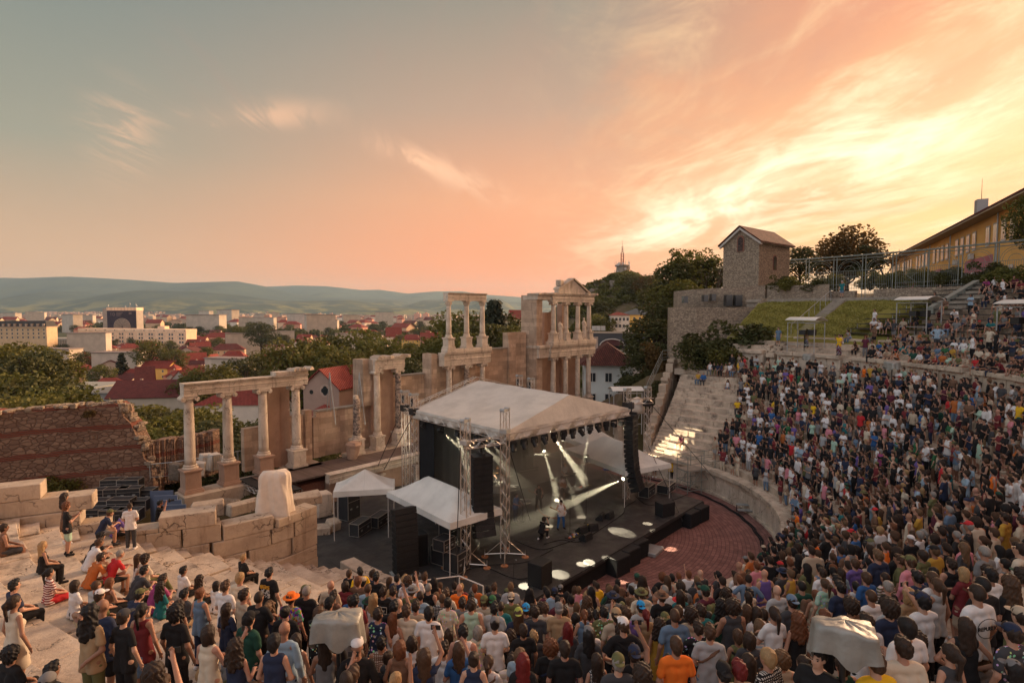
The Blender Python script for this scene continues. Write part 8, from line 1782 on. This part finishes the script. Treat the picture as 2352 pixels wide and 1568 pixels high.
for px,py in((1565,1018),(1604,862),(1616,864),(1672,880),(1703,886),(1722,882)):
 q=hit(px,py,.5);CR_.append((q[0],q[1],q[2],'sit'))
def attrs(k):
 fem=rr.random()<.45;hair=rr.choices(['short','buzz','fringe','curly','bald','bun'],[40,12,20,10,6,3])[0]if not fem else rr.choices(['long','bob','pony','bun','longcurly','fringe'],[38,12,18,12,14,6])[0]
 hat=None
 if rr.random()<(.16 if not fem else .05):hat=rr.choices(['cap','capback','bucket'],[6,3,1])[0]
 top=rr.choices(['tee','tank','long','dress'],[70,8,12,0]if not fem else[44,34,6,12])[0]
 bot=rr.choices(['long','shorts'],[5,5])[0]if not fem else rr.choices(['long','shorts','skirt'],[4,5,2])[0]
 return dict(fem=int(fem),hair=hair,hc=rr.choice(HCS),hat=hat,hatc=rr.choice(['black','black','navy','beige','white','olive','red','grey','dark green']),top=top,tc=rr.choice(TOPS),bot=bot,bc=rr.choice(BOTS),sc=rr.uniform(.93,1.06))
CR_.sort(key=lambda c:c[0]**2+c[1]**2+(c[2]-HC)**2)
inview=[];rest=[]
nh=sum(1 for o in COL.objects if o.name.startswith('person')and o.parent is None)
for c in CR_:
 px,py=proj(c[0],c[1],c[2]+1.6)
 (inview if(-10<px<2362 and py<1568 and len(inview)<305-nh)else rest).append(c)
for(x,y,z,k)in inview:
 A=attrs(k);tm=None;q=rr.random()
 if q<.05:tm=M_stripe
 elif q<.09:tm=M_check
 elif q<.17:tm=M_floral
 d=math.hypot(x,y);px,py=proj(x,y,z+1.7)
 person(x,y,z,yaw_to(x,y,*FOC[:2])+rr.gauss(0,.22),k,label=auto_label(A['tc'],A['top'],A['hair'],A['hc'],A['hat'],A['hatc'],k,tm)+'|%d,%d'%(px,py),group=GRP,tmat=tm,near=d<16,h=HN if d<17 else .022,mirror=rr.random()<.5,bag=rr.choices([None,'bag_strap','backpack'],[70,20,10])[0],**A)
def zone(px,py):
 if px<420:return 'on the left stone seats' if py<1420 else 'at the lower left corner'
 if px<700:return 'left of the silver cover' if py>1360 else 'on the seats below the white sheet'
 if py>1460:return 'along the bottom edge'
 if px<1000:return 'beside the left silver cover' if py>1370 else 'in front of the small tents'
 if px<1350:return 'below the truss towers' if py<1375 else 'near the bottom, left of centre'
 if px<1700:return 'before the brick floor' if py<1375 else 'near the bottom, right of centre'
 if px<2080:return 'by the right silver cover' if py>1340 else 'below the curved podium wall'
 return 'at the lower right' if py>1300 else 'high on the right side'
pe=[o for o in COL.objects if o.get('category')=='person' and '|' in o['label']];byl={}
for o in pe:
 lb,c=o['label'].split('|');px,py=map(int,c.split(','));o['_p']=(px,py)
 base=lb if lb[:3]in('man','wom','per','ste','pho','smi','tal','sea')and 'shirt,' not in lb.split(' ')[0]else 'person in '+lb+' '+zone(px,py)
 byl.setdefault(base,[]).append(o)
ordn='first second third fourth fifth sixth seventh eighth ninth tenth'.split()
for base,os_ in byl.items():
 os_.sort(key=lambda o:o['_p'][0])
 for i,o in enumerate(os_):
  l=base if len(os_)==1 else base+', %s from left'%ordn[min(i,9)]
  if len(l.split())>16:l=l.replace(' standing','').replace(' shirt,',',')
  if len(l.split())>16:l=l.replace(' hair','').replace(' the','')
  o['label']=l
for o in pe:del o['_p']
for i,(ob,lb)in enumerate(sorted(PHONES,key=lambda q:proj(*q[0].location)[0])):
 w=lb.split('|')[0].split(',')[0];tag(ob,'phone held up by person in %s, %s phone from left'%(w,['first','second','third','fourth','fifth','sixth','seventh','eighth','ninth','tenth'][i]if i<10 else 'number %d'%(i+1)),'mobile phone','phones held up in the crowd')
 if len(ob['label'].split())>16:ob['label']=' '.join(ob['label'].replace(' in ',' with ').split()[:10])+' in the crowd'
for o in[q for q in COL.objects if q.get('category')=='person']:
 l=o['label'];k=1.
 if 'REPUBLIC' in l:
  text('REPUBLIC','shirt_print',o,(.0,-.158,1.23),.075,M_black,ext=.004);mb=MB();mb.tube([(.17*math.cos(i*.3142),-.152,1.23+.13*math.sin(i*.3142))for i in range(21)if i%10 not in(0,)],.006,4);mb.build('shirt_print',M_black,o)
 if 'boxed lettering' in l:
  text('nder','shirt_print',o,(.0,-.158,1.25),.12,M_white,ext=.004);mb=MB();mb.tube([(-.15,-.15,1.18),(.15,-.15,1.18),(.15,-.15,1.34),(-.15,-.15,1.34),(-.15,-.15,1.18)],.005,4);mb.build('shirt_print',M_white,o)
 if 'yellow and white back' in l:
  r2=random.Random(1)
  for nm,z0,m2 in(('yellow',1.3,plain('print yellow',(.6,.3,.03))),('white',1.1,M_white)):
   mb=MB()
   for i in range(60):mb.box((r2.uniform(-.13,.13),-.150,z0+r2.uniform(-.0,.09 if nm=='yellow' else .19)),(r2.uniform(.01,.05),.012,r2.uniform(.006,.018)))
   mb.build('shirt_print',m2,o)
 if 'dark back print' in l:
  mb=MB()
  for r_ in(.05,.09):mb.tube([(r_*math.cos(i*.3142),-.152,1.2+r_*1.3*math.sin(i*.3142))for i in range(21)],.006,4)
  mb.tube([(-.13,-.15,1.05),(0,-.156,1.2),(.13,-.15,1.05)],.008,4);mb.build('shirt_print',plain('print grey',(.08,.06,.05)),o)
LH=.045;PV=[];PQ=[];PC=[];nv=0
def lod(kind,A):
 J=pose(kind);out=[(get(('b',kind,A['fem'],'lod'),lambda :build_body(J,1,A['fem']),LH,None),None,(0,0,0)),(get(('t',kind,A['fem'],A['top'],'lod'),lambda :build_shirt(J,A['fem'],A['top']),LH,None),CLC[A['tc']],(0,0,0))]
 if A['top']!='dress':out.append((get(('l',kind,A['bot'],'lod'),lambda :build_trousers(J,A['bot']),LH,None),CLC[A['bc']],(0,0,0)))
 if A['hair']!='bald':out.append((get(('h',A['hair'],'lod'),lambda :build_hair(A['hair']),.03,None),HRC[A['hc']],J['H']))
 if A['hat']:out.append((get(('k',A['hat'],'lod'),lambda :build_hat(A['hat']),.025,None),CLC[A['hatc']],J['H']))
 return out
for(x,y,z,k)in rest:
 A=attrs(k);yw=yaw_to(x,y,*FOC[:2])+rr.gauss(0,.25);cs,sn=math.cos(yw),math.sin(yw);sc=A['sc']*(.94 if A['fem']else 1);sk=rr.choice(SKN)
 for(V,Q,_),col,off in lod(k,A):
  v=(V+off)*sc*(1.03,1.03,1.);vv=np.stack([x+v[:,0]*cs-v[:,1]*sn,y+v[:,0]*sn+v[:,1]*cs,z+v[:,2]],1);PV.append(vv);PQ.append(Q+nv);PC.append(np.tile(np.array([*(col or sk),1.],np.float32),(len(V),1)));nv+=len(V)
if PV:
 V=np.concatenate(PV);Q=np.concatenate(PQ);cc=np.concatenate(PC)
 def crowd_fn(N,P,b):a=N.n('ShaderNodeAttribute');a.attribute_name='tone';return a.outputs['Color'],None
 me=np_mesh('crowd',V,Q,mat('crowd colours',(1,1,1),.85,fn=crowd_fn));at_=me.attributes.new('tone','FLOAT_COLOR','POINT');at_.data.foreach_set('color',cc.ravel());o=bpy.data.objects.new('crowd',me);COL.objects.link(o);tag(o,'dense far crowd standing and sitting on the right side of the bowl',kind='stuff')
print('people',nh,len(inview),len(rest),'verts',nv)
